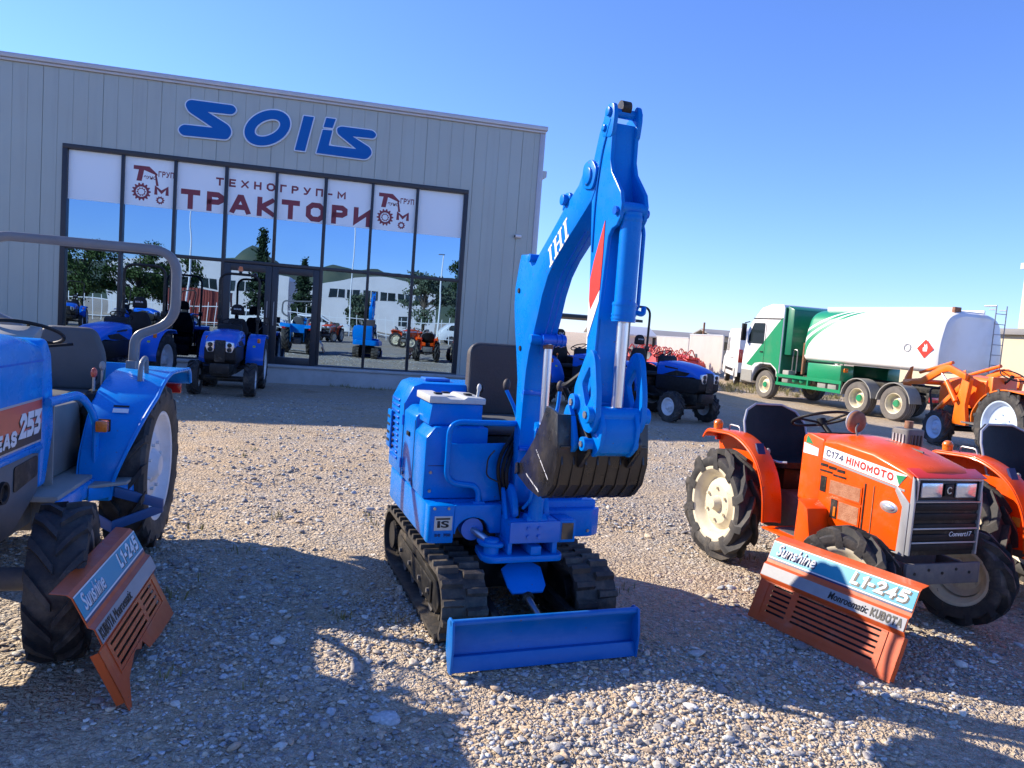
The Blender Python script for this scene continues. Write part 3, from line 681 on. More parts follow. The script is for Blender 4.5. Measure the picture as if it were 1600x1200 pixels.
for nm, pl, rd in (('letter', S1, [.12, .12, .1, .1, .02, .1, .1, .1, .12, .1, .06, .02, .1, .1]), ('letter', LL, .01), ('dot', DT, .01), ('letter', IS, [.01, .12, .1, .1, .02, .08, .08, .08, .08, .07, .05, .02, .02, .01, .01])):
    p = rpoly(pl, rd, 5)
    b = filled(nm, p, -0.062, -0.012, 0.0, M['sign_blue'], sign)
    A2 = sum(pl[i][0] * pl[(i + 1) % len(pl)][1] - pl[(i + 1) % len(pl)][0] * pl[i][1] for i in range(len(pl)))
    def cc(i): u, v, z_ = pl[i - 1], pl[i], pl[(i + 1) % len(pl)]; return ((v[0] - u[0]) * (z_[1] - v[1]) - (v[1] - u[1]) * (z_[0] - v[0])) * A2 < 0
    r2 = [(.10 if cc(i) else max(.012, rd[i] if isinstance(rd, list) else rd)) for i in range(len(pl))]
    filled('outline', rpoly(pl, r2, 4), -0.055, -0.005, 0.024, M['sign_edge'], b)
mb = MB(); mo = MB()
def ring(mb, cx, cz, a, b, ai, bi, tilt, y0, y1, n=48):
    o, i = [], []
    for k in range(n):
        t = 2 * math.pi * k / n
        def P(a, b): u, v = a * math.cos(t), b * math.sin(t); return (cx + u * math.cos(tilt) - v * math.sin(tilt), cz + u * math.sin(tilt) + v * math.cos(tilt))
        o.append(P(a, b)); i.append(P(ai, bi))
    vs = [(p[0], y, p[1]) for y in (y0, y1) for p in o] + [(p[0], y, p[1]) for y in (y0, y1) for p in i]; fs = []
    for k in range(n):
        q = (k + 1) % n; fs += [(k, q, 2 * n + q, 2 * n + k), (n + k, n + q, 3 * n + q, 3 * n + k), (k, q, n + q, n + k), (2 * n + k, 2 * n + q, 3 * n + q, 3 * n + k)]
    mb.add(vs, fs)
ring(mb, -1.19, 5.43, .50, .335, .285, .15, R_(32), -0.062, -0.012); b = mb.build('letter', M['sign_blue'], sign)
ring(mo, -1.19, 5.43, .53, .362, .258, .125, R_(32), -0.055, -0.005); mo.build('outline', M['sign_edge'], b)

# small security camera
cam_o = thing('security_camera', 'small white security camera on the grey wall right of the windows', 'security camera', facade_pt(4.40, 0, 3.70), fwd=BX)
b = MB().box(-.03, .03, -.03, -.001, -.04, .04).build('bracket', M['white'], cam_o, bevel=.005)
MB().lathe([(.001, .0), (.035, .0), (.04, .02), (.04, .13), (.03, .14), (.001, .14)], (-0.02, -.06, 0), 'x', 16).build('housing', M['white'], cam_o)
MB().lathe([(.001, .0), (.028, .0), (.028, .02), (.001, .02)], (-0.045, -.06, 0), 'x', 16).build('lens', M['car_glass'], cam_o)
# ================================================================ mini excavator
def holed(mb, outer, inner, a0, a1):
    """plate in the xz plane with a hole, both loops resampled by angle about the hole centre"""
    cx = sum(p[0] for p in inner) / len(inner); cz = sum(p[1] for p in inner) / len(inner); N = 48
    def hit(poly, t):
        d = (math.cos(t), math.sin(t)); best = None
        for i in range(len(poly)):
            a, b = poly[i], poly[(i + 1) % len(poly)]; ex, ez = b[0] - a[0], b[1] - a[1]
            den = d[0] * ez - d[1] * ex
            if abs(den) < 1e-9: continue
            ax, az = a[0] - cx, a[1] - cz
            s = (ax * ez - az * ex) / den; u = (ax * d[1] - az * d[0]) / den
            if s > 0 and -1e-6 <= u <= 1 + 1e-6 and (best is None or s > best): best = s
        return (cx + d[0] * best, cz + d[1] * best)
    o = [hit(outer, 2 * math.pi * k / N) for k in range(N)]; i_ = [hit(inner, 2 * math.pi * k / N) for k in range(N)]
    vs = [(p[0], y, p[1]) for y in (a0, a1) for p in o] + [(p[0], y, p[1]) for y in (a0, a1) for p in i_]; fs = []
    for k in range(N):
        q = (k + 1) % N
        fs += [(k, q, 2 * N + q, 2 * N + k), (N + k, N + q, 3 * N + q, 3 * N + k), (k, q, N + q, N + k), (2 * N + k, 2 * N + q, 3 * N + q, 3 * N + k)]
    return mb.add(vs, fs)

EX = thing('mini_excavator', 'bright blue mini excavator on rubber tracks with its arm folded and a black bucket', 'excavator', (-0.085, 4.38, 0), fwd=(0.35, -0.9367))
B = M['ex_blue']
def build_excavator(ex):
    # ---- undercarriage
    rc, fc, zc, rr = -0.575, 0.615, 0.185, 0.172
    def loop(n):
        L = (fc - rc); per = 2 * L + 2 * math.pi * rr; out = []
        for k in range(n):
            s = per * k / n
            if s < L: out.append(((rc + s, zc + rr), (0, 1)))
            elif s < L + math.pi * rr:
                t = math.pi / 2 - (s - L) / rr; out.append(((fc + rr * math.cos(t), zc + rr * math.sin(t)), (math.cos(t), math.sin(t))))
            elif s < 2 * L + math.pi * rr: out.append(((fc - (s - L - math.pi * rr), zc - rr), (0, -1)))
            else:
                t = -math.pi / 2 - (s - 2 * L - math.pi * rr) / rr; out.append(((rc + rr * math.cos(t), zc + rr * math.sin(t)), (math.cos(t), math.sin(t))))
        return out
    for sd in (-1, 1):
        ya, yb = sd * 0.475, sd * 0.245
        t = MB(); rings = []
        for (p, nn) in loop(120):
            rings.append([(p[0] - nn[0] * .020, ya, p[1] - nn[1] * .020), (p[0] - nn[0] * .020, yb, p[1] - nn[1] * .020), (p[0], yb, p[1]), (p[0], ya, p[1])])
        t.loft(rings, closed=True)
        n = 37
        L2 = loop(n * 2)
        for k in range(n):
            for half in (0, 1):
                p, nn = L2[(2 * k + half) % (2 * n)]; tg = (nn[1], -nn[0])
                y0_ = ya if half == 0 else (ya + yb) / 2 - sd * .008; y1_ = (ya + yb) / 2 + sd * .008 if half == 0 else yb
                def q(a, h, y): return (p[0] + tg[0] * a + nn[0] * h, y, p[1] + tg[1] * a + nn[1] * h)
                e = 0.006 * (1 if half == 0 else -1) * sd
                b = [q(-.021, -.004, y0_), q(.021, -.004, y0_), q(.026, -.004, y1_), q(-.026, -.004, y1_)]
                tp = [q(-.012, .024, y0_ * .995), q(.012, .024, y0_ * .995), q(.014, .024, y1_), q(-.014, .024, y1_)]
                t.hexa(b, tp)
        # inner guide lugs
        for k in range(n):
            p, nn = L2[2 * k]; tg = (nn[1], -nn[0]); ym = (ya + yb) / 2
            for dy in (-.03, .03):
                t.hexa([(p[0] + tg[0] * a - nn[0] * .02, ym + dy + b, p[1] + tg[1] * a - nn[1] * .02) for a, b in ((-.014, -.012), (.014, -.012), (.014, .012), (-.014, .012))],
                       [(p[0] + tg[0] * a - nn[0] * .048, ym + dy + b, p[1] + tg[1] * a - nn[1] * .048) for a, b in ((-.006, -.008), (.006, -.008), (.006, .008), (-.006, .008))])
        t.build('track', M['track_rubber'], ex, sharp=25)
        f = MB(); ym = sd * .36
        f.prism(rpoly([(-.43, .10), (.52, .085), (.58, .15), (.52, .25), (-.05, .285), (-.42, .27), (-.50, .19)], .03), ym - .075, ym + .075, 'y')
        f.prism(rpoly([(-.38, .12), (.44, .11), (.44, .23), (-.38, .245)], .02), ym + sd * .076, ym + sd * .086, 'y')
        fr_ = f.build('track_frame', M['black'], ex, bevel=.006)
        for bx in (-.3, -.05, .2, .4):
            MB().cyl((bx, ym + sd * .08, .17), (bx, ym + sd * .10, .17), .014, seg=6).build('bolt', M['cast'], fr_)
        for rx in (-.32, -.10, .12, .34):
            MB().lathe([(.001, -.055), (.05, -.055), (.05, -.02), (.03, -.015), (.03, .015), (.05, .02), (.05, .055), (.001, .055)], (rx, ym, .082), 'y', 24).build('roller', M['cast'], ex)
        s = MB(); s.lathe([(.001, -.03), (.12, -.03), (.12, -.05), (.04, -.05), (.04, -.08), (.001, -.08)], (rc, ym, zc), 'y', 32)
        s.lathe([(.001, .03), (.12, .03), (.12, -.03)], (rc, ym, zc), 'y', 32)
        for k in range(12):
            a = 2 * math.pi * k / 12; c, s_ = math.cos(a), math.sin(a)
            s.hexa([(rc + c * .11 - s_ * d, ym + yy, zc + s_ * .11 + c * d) for d, yy in ((-.018, -.022), (.018, -.022), (.018, .022), (-.018, .022))],
                   [(rc + c * .148 - s_ * d, ym + yy, zc + s_ * .148 + c * d) for d, yy in ((-.008, -.02), (.008, -.02), (.008, .02), (-.008, .02))])
        # knurled drive cap on the outside
        s.lathe([(.001, sd * .095), (.085, sd * .095), (.09, sd * .08), (.09, sd * .03), (.001, sd * .03)], (rc, ym, zc), 'y', 24)
        for k in range(24):
            a = 2 * math.pi * k / 24; s.obox((rc + .09 * math.cos(a), ym + sd * .06, zc + .09 * math.sin(a)), (.012, .045, .012), Matrix.Rotation(-a, 3, 'Y'))
        s.build('sprocket', M['black'], ex, sharp=30)
        i_ = MB(); i_.lathe([(.001, -.05), (.05, -.05), (.06, -.03), (.125, -.028), (.148, -.02), (.148, .02), (.125, .028), (.06, .03), (.05, .05), (.001, .05)], (fc, ym, zc), 'y', 36)
        i_.build('idler', M['black'], ex)
    c = MB(); c.box(-.34, .36, -.26, .26, .15, .34); c.prism([(-.2, -.3), (.2, -.3), (.2, .3), (-.2, .3)], .2, .3, 'z')
    c.lathe([(.001, .33), (.27, .33), (.27, .40), (.30, .40), (.30, .448), (.001, .448)], (0, 0, 0), 'z', 40)
    c.build('chassis', M['black'], ex, bevel=.01)
    # ---- dozer blade
    prof = [(1.000, .226), (.970, .195), (.955, .150), (.956, .10), (.972, .05), (1.005, .004)]
    pr = prof + [(p[0] - .022, p[1] + .002) for p in prof[::-1]]
    b = MB(); b.prism(pr, -.485, .485, 'y'); b.tube([(.985, -.487, .230), (.985, .487, .230)], .017, 12)
    b.prism([(1.0, .075), (1.018, .006), (1.004, .000), (.962, .07)], -.484, .484, 'y')
    for ys in (-.487, .475): b.prism([(1.01, .245), (1.03, .13), (1.02, .0), (.98, -.005), (.925, .09), (.925, .22), (.95, .245)], ys, ys + .012, 'y')
    bl = b.build('dozer_blade', M['blade_blue'], ex, bevel=.003)
    for ys in (-.17, .17):
        MB().loft([[(x, ys * k + a, z + c_) for a, c_ in ((-.022, -.03), (.022, -.03), (.022, .03), (-.022, .03))] for x, z, k in ((.25, .20, 1), (.94, .14, 1.25))]).build('blade_arm', M['black'], ex, bevel=.005)
    MB().cyl((.30, 0, .30), (.72, 0, .215), .032).build('blade_cylinder', M['black'], ex)
    MB().cyl((.72, 0, .215), (.94, 0, .165), .017).build('blade_cylinder_rod', M['chrome'], ex)
    g = MB(); pl = [(.56, -.07, .345), (.58, -.112, .325), (.68, -.105, .262), (.70, -.085, .235), (.70, .085, .235), (.68, .105, .262), (.58, .112, .325), (.56, .07, .345)]
    g.hexa(pl, [(x + .008, y, z + .012) for x, y, z in pl]); g.build('cylinder_guard', B, ex, bevel=.003)

    # ---- slewing deck
    pan = rpoly([(-.66, -.40), (-.56, -.50), (.33, -.50), (.42, -.50), (.42, .50), (.30, .50), (-.50, .50), (-.66, .40)], [.08, .08, 0, .0, .0, .1, .12, .1])
    d = MB(); d.prism(pan, .455, .655, 'z')
    deck = d.build('deck', B, ex, bevel=.012)
    MB().prism(rpoly([(.421, -.499), (.505, -.499), (.505, -.361), (.421, -.361)], [0, .03, 0, 0]), .455, .655, 'z').build('front_skirt', B, ex, bevel=.006)
    d = MB(); d.prism(rpoly([(.421, .15), (.495, .15), (.495, .44), (.44, .512), (.421, .512)], [0, 0, .03, .03, 0]), .465, .615, 'z')
    d.build('front_skirt', B, ex, bevel=.006); d = MB()
    # arched cut-out for the swing cylinder
    ar = [(-.36, .655), (-.36, .50)] + [(-.255 + .095 * math.cos(t), .50 + .088 * math.sin(t)) for t in [math.pi * (1 - k / 10) for k in range(11)]] + [(-.10, .50), (-.10, .655)]
    d.prism(ar, .421, .500, 'x'); d.build('front_skirt', B, ex, bevel=.006)
    MB().box(.422, .426, -.36, -.10, .46, .65).build('recess_shade', M['black'], ex)  # black sheet standing in for the shade inside the cut-out
    MB().box(-.25, .38, .18, .44, .656, .72).build('right_step', B, ex, bevel=.012)
    # makers plate
    pt = MB().box(.5055, .509, -.468, -.372, .525, .600).build('makers_plate', M['console_grey'], ex, bevel=.004)
    text_obj('lettering', 'IS', M['decal_black'], pt, (.5092, -.452, .540), (0, 1, 0), (0, 0, 1), (.062, .036), bold=.03, depth=.002)
    plate('decal_bar', M['decal_black'], pt, (.5092, -.460, .582), (0, 1, 0), (0, 0, 1), [(0, 0), (.075, 0), (.075, .009), (0, .009)], .002)
    text_obj('lettering', 'IHI  700', M['decal_navy'], ex, (.5075, -.462, .492), (0, 1, 0), (0, 0, 1), (.085, .016), bold=.02, depth=.002)
    # ---- bodywork
    # engine hood behind the seat, with a chamfer on its left shoulder
    h = MB(); sec = [(-.505, .656), (-.505, 1.10), (-.455, 1.205), (-.40, 1.225), (.22, 1.225), (.25, 1.19), (.25, .656)]
    h.prism(sec, -.60, -.215, 'x'); hood = h.build('engine_hood', B, ex, bevel=.014)
    m_ = MB(); m_.box(-.46, -.33, -.36, -.20, 1.226, 1.245); m_.build('hood_cap', M['ex_blue_light'], hood, bevel=.005)
    lv = MB()
    for k in range(11): lv.obox((-.44, -.508, .74 + .036 * k), (.20, .014, .014), Matrix.Rotation(R_(-25), 3, 'X'))
    lv.build('louvre', M['deep_blue'], hood, bevel=.002)
    m_ = MB(); m_.prism([(-.585, .78), (-.475, .78), (-.475, 1.02), (-.585, 1.02)], -.53, -.516, 'y')
    vp = m_.build('vent_panel', B, hood, bevel=.006)
    for k in range(4): MB().box(-.565, -.495, -.5335, -.5305, .82 + .05 * k, .835 + .05 * k).build('slot', M['black'], vp)
    # left cover and front box
    s = MB(); s.prism([(-.503, .657), (-.503, 1.06), (-.46, 1.10), (-.17, 1.10), (-.17, .657)], -.21, .10, 'x'); s.build('left_cover', B, ex, bevel=.012)
    s = MB(); s.prism([(-.505, .657), (-.505, .985), (-.455, 1.045), (-.16, 1.045), (-.16, .657)], .102, .365, 'x'); s.build('front_box', B, ex, bevel=.010)
    s = MB(); s.prism([(-.485, 1.046), (-.470, 1.165), (-.185, 1.165), (-.185, 1.046)], .03, .315, 'x'); cons = s.build('console', B, ex, bevel=.008)
    s = MB(); s.prism([(-.49, 1.166), (-.49, 1.205), (-.40, 1.205), (-.38, 1.190), (-.30, 1.190), (-.28, 1.205), (-.175, 1.200), (-.175, 1.166)], .02, .33, 'x'); s.build('console_top', M['console_grey'], cons, bevel=.006)
    for yy, xx in ((-.42, .2), (-.36, .14), (-.25, .2)): MB().box(xx, xx + .05, yy - .02, yy + .02, 1.206, 1.214).build('switch', M['black_plastic'], cons, bevel=.003)
    for (y_, x_, h_, mt) in ((-.205, .25, .085, M['console_grey']), (-.175, .20, .075, M['black_plastic'])):
        l_ = MB(); l_.tube([(x_, y_, 1.16), (x_ - .01, y_ + .012, 1.16 + h_)], .008, 8); l_.ell((x_ - .01, y_ + .014, 1.165 + h_), (.013, .013, .024), 10, 8); l_.build('short_lever', mt, ex)
    # seams, catches, bolts and hinges on the bodywork
    for (x0, x1, z0, z1) in ((-.212, -.206, .66, 1.10), (.098, .104, .66, 1.04)): MB().box(x0, x1, -.5075, -.5045, z0, z1).build('panel_seam', M['decal_navy'], ex)
    MB().box(.3655, .3675, -.485, -.175, .835, .838).build('panel_seam', M['decal_navy'], ex)
    for (y_, z_) in ((-.47, .70), (-.19, .70), (-.47, .80), (-.19, .80)): MB().cyl((.365, y_, z_), (.372, y_, z_), .009, seg=6).build('bolt', M['steel'], ex)
    for x_ in (-.15, .05): MB().cyl((x_, -.503, .69), (x_, -.511, .69), .010, seg=6).build('bolt', M['steel'], ex)
    MB().box(-.08, -.02, -.514, -.503, .93, .955).build('catch', M['black_plastic'], ex, bevel=.004)
    for z_ in (.74, 1.0): MB().cyl((-.208, -.507, z_ - .03), (-.208, -.507, z_ + .03), .009, seg=10).build('hinge', M['deep_blue'], ex)
    for y_ in (-.47, -.395): MB().cyl((.505, y_, .64), (.512, y_, .64), .008, seg=6).build('bolt', M['steel'], ex)
    for y_ in (.20, .42): MB().cyl((.495, y_, .50), (.503, y_, .50), .009, seg=6).build('bolt', M['steel'], ex)
    MB().tube(arc([(.48, .10, .62), (.53, .135, .70), (.50, .13, .92), (.52, .11, 1.15)], .08, 8), .010, 8).build('hose', M['black_plastic'], ex)
    MB().tube(arc([(.50, .02, .62), (.56, -.02, .66), (.59, -.045, .60)], .03, 6), .009, 8).build('hose', M['black_plastic'], ex)
    for z_ in (.95, 1.25): MB().box(.50, .525, -.036, .106, z_, z_ + .022).build('hose_clamp', M['deep_blue'], ex, bevel=.003)
    # floor, seat plinth, seat
    MB().box(.0, .42, -.158, .16, .657, .70).build('floor_plate', M['black'], ex, bevel=.005)
    MB().box(-.20, .22, -.15, .26, .701, .98).build('seat_plinth', M['black'], ex, bevel=.01)
    st = MB(); st.prism(rpoly([(-.20, .985), (.24, .985), (.27, 1.02), (.24, 1.075), (-.20, 1.055)], .02), -.14, .30, 'y'); st.build('seat', M['seat_grey'], ex, bevel=.02, seg=3)
    bk = MB(); bk.prism(rpoly([(-.125, 1.05), (.31, 1.05), (.31, 1.44), (.27, 1.485), (-.085, 1.485), (-.125, 1.44)], .05, 5), -.27, -.17, 'x')
    bo = bk.build('backrest', M['seat_brown'], ex, bevel=.025, seg=3)
    pp = arc([(-.185, -.122, 1.06), (-.185, -.122, 1.485), (-.185, .307, 1.485), (-.185, .307, 1.06)], .06); MB().tube(pp, .007, 6).build('piping', M['seat_grey'], bo)
    # joystick levers
    for (pa, pb) in (((.30, .045, 1.02), (.235, -.028, 1.245)), ((.30, .22, 1.02), (.25, .295, 1.25))):
        l_ = MB().tube(arc([pa, ((pa[0] + pb[0]) / 2 + .0, (pa[1] + pb[1]) / 2 + .02, 1.13), pb], .08), .011, 10).build('lever', B, ex)
        MB().ell((pb[0], pb[1], pb[2] + .03), (.022, .022, .034), 14, 10).build('knob', M['seat_brown'], l_)
    # front guard: bent rail and curved sheet
    rail = arc([(.40, .02, 1.085), (.455, -.05, 1.085), (.455, -.405, 1.085), (.455, -.405, .765), (.455, -.225, .745), (.455, -.222, .640)], [.05, .07, .07, .06], 7)
    gl = MB().tube(rail, .0155, 12).build('guard_rail', B, ex)
    MB().box(.43, .48, -.255, -.19, .652, .664).build('rail_foot', B, gl, bevel=.003)
    sh = MB(); outl = [(-.395, .97), (-.395, .82), (-.37, .785), (-.30, .755), (-.235, .735), (-.205, .69), (-.20, .66), (.03, .66), (.03, .97)]
    rows = []
    ring0 = [(.452 - .35 * max(0, y + .18) ** 2 * 4, y, z) for y, z in outl]
    sh.hexa(ring0, [(x - .010, y, z) for x, y, z in ring0]); sh.build('guard_sheet', B, ex, bevel=.003)
    MB().tube(arc([(.46, -.15, .94), (.47, -.19, .90), (.465, -.19, .80), (.47, -.12, .77)], .03), .004, 6).build('cable', M['black'], ex)
    # hoses beside the boom foot
    for k in range(3):
        MB().tube(arc([(.44, -.02 - .03 * k, .67), (.50 - .02 * k, -.10 - .02 * k, .80 + .04 * k), (.40, -.02, .97 + .03 * k)], .1), .011, 8).build('hose', M['black_plastic'], ex)
    for k in range(2):
        MB().tube(arc([(.30, .16, .70), (.33, .21 + .05 * k, .88), (.26, .30 + .04 * k, .98), (.10, .36, .74)], .16, 8), .022, 10).build('hose', M['hose'], ex)
    # ---- swing post
    y0_, y1_ = -.105, .175
    p = MB(); p.box(.40, .640, y0_ + .006, y1_ - .006, .485, .605); p.build('swing_bracket', B, ex, bevel=.01)
    fp = MB().box(.641, .662, y0_, y1_, .490, .602).build('swing_plate', M['ex_blue_light'], ex, bevel=.004)
    for yy in (-.005, .055):
        for zz in (.525, .57): MB().cyl((.662, yy, zz), (.673, yy, zz), .011, seg=6).build('bolt', M['ex_blue_light'], fp)
    y_ = MB(); y_.prism(rpoly([(.42, -.215), (.60, -.235), (.655, -.19), (.655, .20), (.60, .22), (.42, .2)], .03), .385, .420, 'z'); y_.prism(rpoly([(.50, -.235), (.60, -.24), (.64, -.19), (.64, -.12), (.50, -.12)], .03), .462, .484, 'z')
    y_.prism([(.46, .02), (.655, .02), (.655, .08), (.46, .08)], .421, .470, 'z')
    y_.cyl((.585, -.175, .375), (.585, -.175, .50), .040, seg=20); y_.box(.45, .63, -.10, -.075, .42, .49); y_.box(.45, .63, .15, .18, .42, .49)
    y_.build('swing_yoke', B, ex, bevel=.006)
    sc = MB(); sc.cyl((.36, -.285, .525), (.455, -.250, .518), .052, seg=24); sc.lathe([(.001, 0), (.06, 0), (.06, .02), (.001, .02)], (.455, -.250, .518), 'x', 24); sc.build('swing_cylinder', M['ex_blue_light'], ex)
    MB().cyl((.455, -.250, .518), (.58, -.185, .478), .020).build('swing_rod', M['chrome'], ex)
    hl = MB(); hl.box(.50, .636, .182, .278, .480, .600); hb = hl.build('work_lamp', B, ex, bevel=.006)
    MB().box(.6365, .640, .196, .262, .498, .586).build('lens', M['car_glass'], hb)
    for ys in (-.070, .105): MB().prism(rpoly([(.34, .60), (.60, .60), (.57, .70), (.50, .765), (.42, .765), (.36, .70)], .04), ys, ys + .032, 'y').build('boom_bracket', B, ex, bevel=.005)
    for ys in (-.115,): MB().loft([[(.58, ys - .008, .61), (.62, ys - .008, .61), (.62, ys + .008, .61), (.58, ys + .008, .61)], [(.44, ys + .02, .74), (.47, ys + .02, .74), (.47, ys + .036, .74), (.44, ys + .036, .74)]]).build('gusset', B, ex, bevel=.003)
    MB().cyl((.455, -.09, .70), (.455, .155, .70), .024).build('pin', B, ex)
    # ---- boom
    by0, by1 = -.033, .103
    rear = [(.405, .64), (.41, .80), (.42, 1.10), (.405, 1.32), (.355, 1.47), (.305, 1.60), (.272, 1.72), (.268, 1.82), (.305, 1.95), (.325, 1.995), (.425, 1.990), (.45, 1.955), (.49, 1.925), (.535, 1.93), (.57, 1.965), (.72, 2.078), (.86, 2.180), (1.0, 2.265), (1.045, 2.325), (1.095, 2.352), (1.15, 2.350), (1.19, 2.315)]
    front = [(1.185, 2.235), (1.15, 2.18), (1.085, 2.135), (1.01, 2.085), (.90, 2.015), (.80, 1.945), (.72, 1.865), (.665, 1.77), (.63, 1.675), (.590, 1.58), (.545, 1.48), (.522, 1.38), (.515, 1.28), (.508, 1.05), (.49, .80), (.475, .66), (.44, .63)]
    bm_ = MB(); bm_.prism(rear + front, by0, by1, 'y'); boom = bm_.build('boom', B, ex, bevel=.005, sharp=25)
    xd_, yd_ = Vector((.82, 0, .572)), Vector((-.572, 0, .82)); lo_ = Vector((.742, by0 - .0005, 1.902)); hh = .098
    def seri(x0, w, bars):
        for (a, b, c, e) in bars: plate('lettering', M['decal_white'], boom, lo_, xd_, yd_, [(x0 + a + .22 * c, c), (x0 + b + .22 * c, c), (x0 + b + .22 * e, e), (x0 + a + .22 * e, e)], .0018)
    stem = lambda o: [(o + .013, o + .035, .0105, hh - .0105), (o, o + .048, 0, .011), (o, o + .048, hh - .011, hh)]
    seri(0, 0, stem(0)); seri(.066, 0, stem(0) + stem(.062) + [(.034, .076, hh * .45, hh * .56)]); seri(.194, 0, stem(0))
    for px_, pz in ((.335, 1.80), (.42, 1.49)): MB().cyl((px_, by0 - .006, pz), (px_, by0, pz), .014, seg=12).build('grease_plug', M['black'], boom)
    for yy in (.02, .05): MB().tube(arc([(.565, yy, 1.47), (.665, yy, 1.66), (.745, yy, 1.86), (1.0, yy, 2.06)], .12, 8), .0035, 6).build('pipe', M['deep_blue'], boom)
    for (px_, pz, r_) in ((1.12, 2.285, .040), (.50, 1.965, .022), (.87, 2.215, .026), (.60, 1.545, .026)): MB().cyl((px_, by0 - .022, pz), (px_, by1 + .022, pz), r_, seg=20).build('boom_pin', B, boom, bevel=.003)
    for ys in (by0 - .012, by1): MB().prism(rpoly([(1.06, 2.24), (1.17, 2.22), (1.20, 2.30), (1.14, 2.36), (1.06, 2.345)], .03), ys, ys + .012, 'y').build('boom_boss', B, boom, bevel=.003)
    for ya in (by0 + .001, by1 - .02): MB().prism(rpoly([(.83, 2.165), (.92, 2.225), (.895, 2.25), (.85, 2.25)], .015), ya, ya + .019, 'y').build('pin_lug', B, boom, bevel=.003)
    ac = MB(); ac.cyl((.50, .035, 1.968), (.87, .035, 2.225), .038, seg=20); ac.build('arm_cylinder', B, ex)
    MB().cyl((.87, .035, 2.225), (1.17, .035, 2.432), .018).build('arm_cylinder_rod', M['chrome'], ex)
    # boom cylinder in front of the boom
    bc = MB(); bc.cyl((.615, .045, .58), (.630, .045, 1.10), .040, seg=24); bc.cyl((.628, .045, 1.075), (.630, .045, 1.115), .047, seg=24); bc.cyl((.612, -.01, .60), (.612, .10, .60), .035, seg=20); bc.build('boom_cylinder', B, ex)
    bt = MB(); bt.tube(arc([(.632, .015, 1.10), (.66, -.005, 1.08), (.66, -.005, .72), (.60, -.02, .66)], .03), .008, 8); bt.build('hydraulic_pipe', B, ex)
    rod = MB(); rod.cyl((.630, .045, 1.10), (.615, .045, 1.53), .0215, seg=20); rod.build('boom_cylinder_rod', M['chrome'], ex)
    MB().cyl((.613, .005, 1.547), (.613, .135, 1.547), .031, seg=20).build('rod_eye', M['deep_blue'], ex)
    MB().cyl((.616, .045, 1.50), (.614, .045, 1.522), .026, seg=18).build('rod_collar', M['rust'], ex)
    for y_ in (.085, .115): MB().lathe([(.031, -.004), (.036, -.004), (.036, .004), (.031, .004)], (.613, y_, 1.547), 'y', 20).build('eye_ring', M['deep_blue'], ex)
    # ---- dipper arm
    ay0, ay1 = -.028, .098
    arm = [(1.215, 1.30), (1.22, 1.40), (1.205, 1.66), (1.175, 1.94), (1.140, 2.20), (1.132, 2.36), (1.165, 2.45), (1.20, 2.485), (1.28, 2.485), (1.278, 2.42), (1.282, 2.30), (1.30, 2.22), (1.32, 2.13), (1.32, 2.06), (1.316, 1.87), (1.300, 1.66), (1.295, 1.49), (1.31, 1.34), (1.29, 1.27), (1.24, 1.265)]
    ao = MB().prism(arm, ay0, ay1, 'y').build('dipper_arm', B, ex, bevel=.005, sharp=25)
    cheek = [(1.215, 1.30), (1.22, 1.40), (1.205, 1.66), (1.175, 1.94), (1.140, 2.20), (1.132, 2.36), (1.165, 2.46), (1.20, 2.52), (1.292, 2.52), (1.290, 2.42), (1.292, 2.33), (1.315, 2.275), (1.365, 2.225), (1.408, 2.18), (1.425, 2.13), (1.420, 2.075), (1.395, 2.045), (1.355, 2.035), (1.330, 2.005), (1.318, 1.87), (1.300, 1.66), (1.295, 1.49), (1.31, 1.34), (1.29, 1.27), (1.24, 1.265)]
    for ys in (ay0 - .001, ay1 - .017): MB().prism(cheek, ys, ys + .018, 'y').build('arm_cheek', B, ao, bevel=.004, sharp=22)
    MB().cyl((1.392, ay0 - .014, 2.105), (1.392, ay1 + .016, 2.105), .018, seg=16).build('cylinder_pin', M['deep_blue'], ao)
    tp = MB()
    for ys in (ay0 - .005, ay1 - .015): tp.prism(rpoly([(1.195, 2.44), (1.292, 2.42), (1.305, 2.51), (1.285, 2.568), (1.235, 2.568), (1.205, 2.52)], .025), ys, ys + .020, 'y')
    tp.cyl((1.258, ay0 - .018, 2.532), (1.258, ay1 + .018, 2.532), .020, seg=16); tp.cyl((1.222, ay0 - .015, 2.472), (1.222, ay1 + .010, 2.472), .015, seg=14); tp.build('arm_head', B, ao, bevel=.003)
    MB().cyl((1.258, .014, 2.556), (1.258, .056, 2.556), .030, seg=18).build('arm_head_pin', M['black'], ao)
    fl = ay0 - .0015
    MB().prism([(1.296, 2.075), (1.300, 1.93), (1.298, 1.785), (1.223, 1.70), (1.205, 1.745), (1.198, 1.83), (1.222, 1.91)], fl - .0025, fl, 'y').build('red_flash', M['decal_red'], ao, flat=True)
    MB().prism([(1.298, 1.782), (1.297, 1.735), (1.216, 1.575), (1.206, 1.66), (1.205, 1.742), (1.223, 1.697)], fl - .0025, fl, 'y').build('white_flash', M['decal_white'], ao, flat=True)
    # bucket cylinder
    k = MB(); k.cyl((1.40, .035, 2.10), (1.405, .035, 1.72), .044, seg=28); k.cyl((1.405, .035, 1.735), (1.406, .035, 1.655), .050, seg=28)
    k.cyl((1.398, -.02, 2.115), (1.398, .09, 2.115), .030, seg=20); [k.lathe([(.049, -.003), (.0525, -.003), (.0525, .003), (.049, .003)], (1.4055, .035, z_), 'z', 28) for z_ in (1.668, 1.684, 1.725)]; k.lathe([(.044, 0), (.047, .01), (.047, .02), (.044, .03)], (1.40, .035, 2.06), 'z', 28); k.build('bucket_cylinder', B, ex, sharp=30)
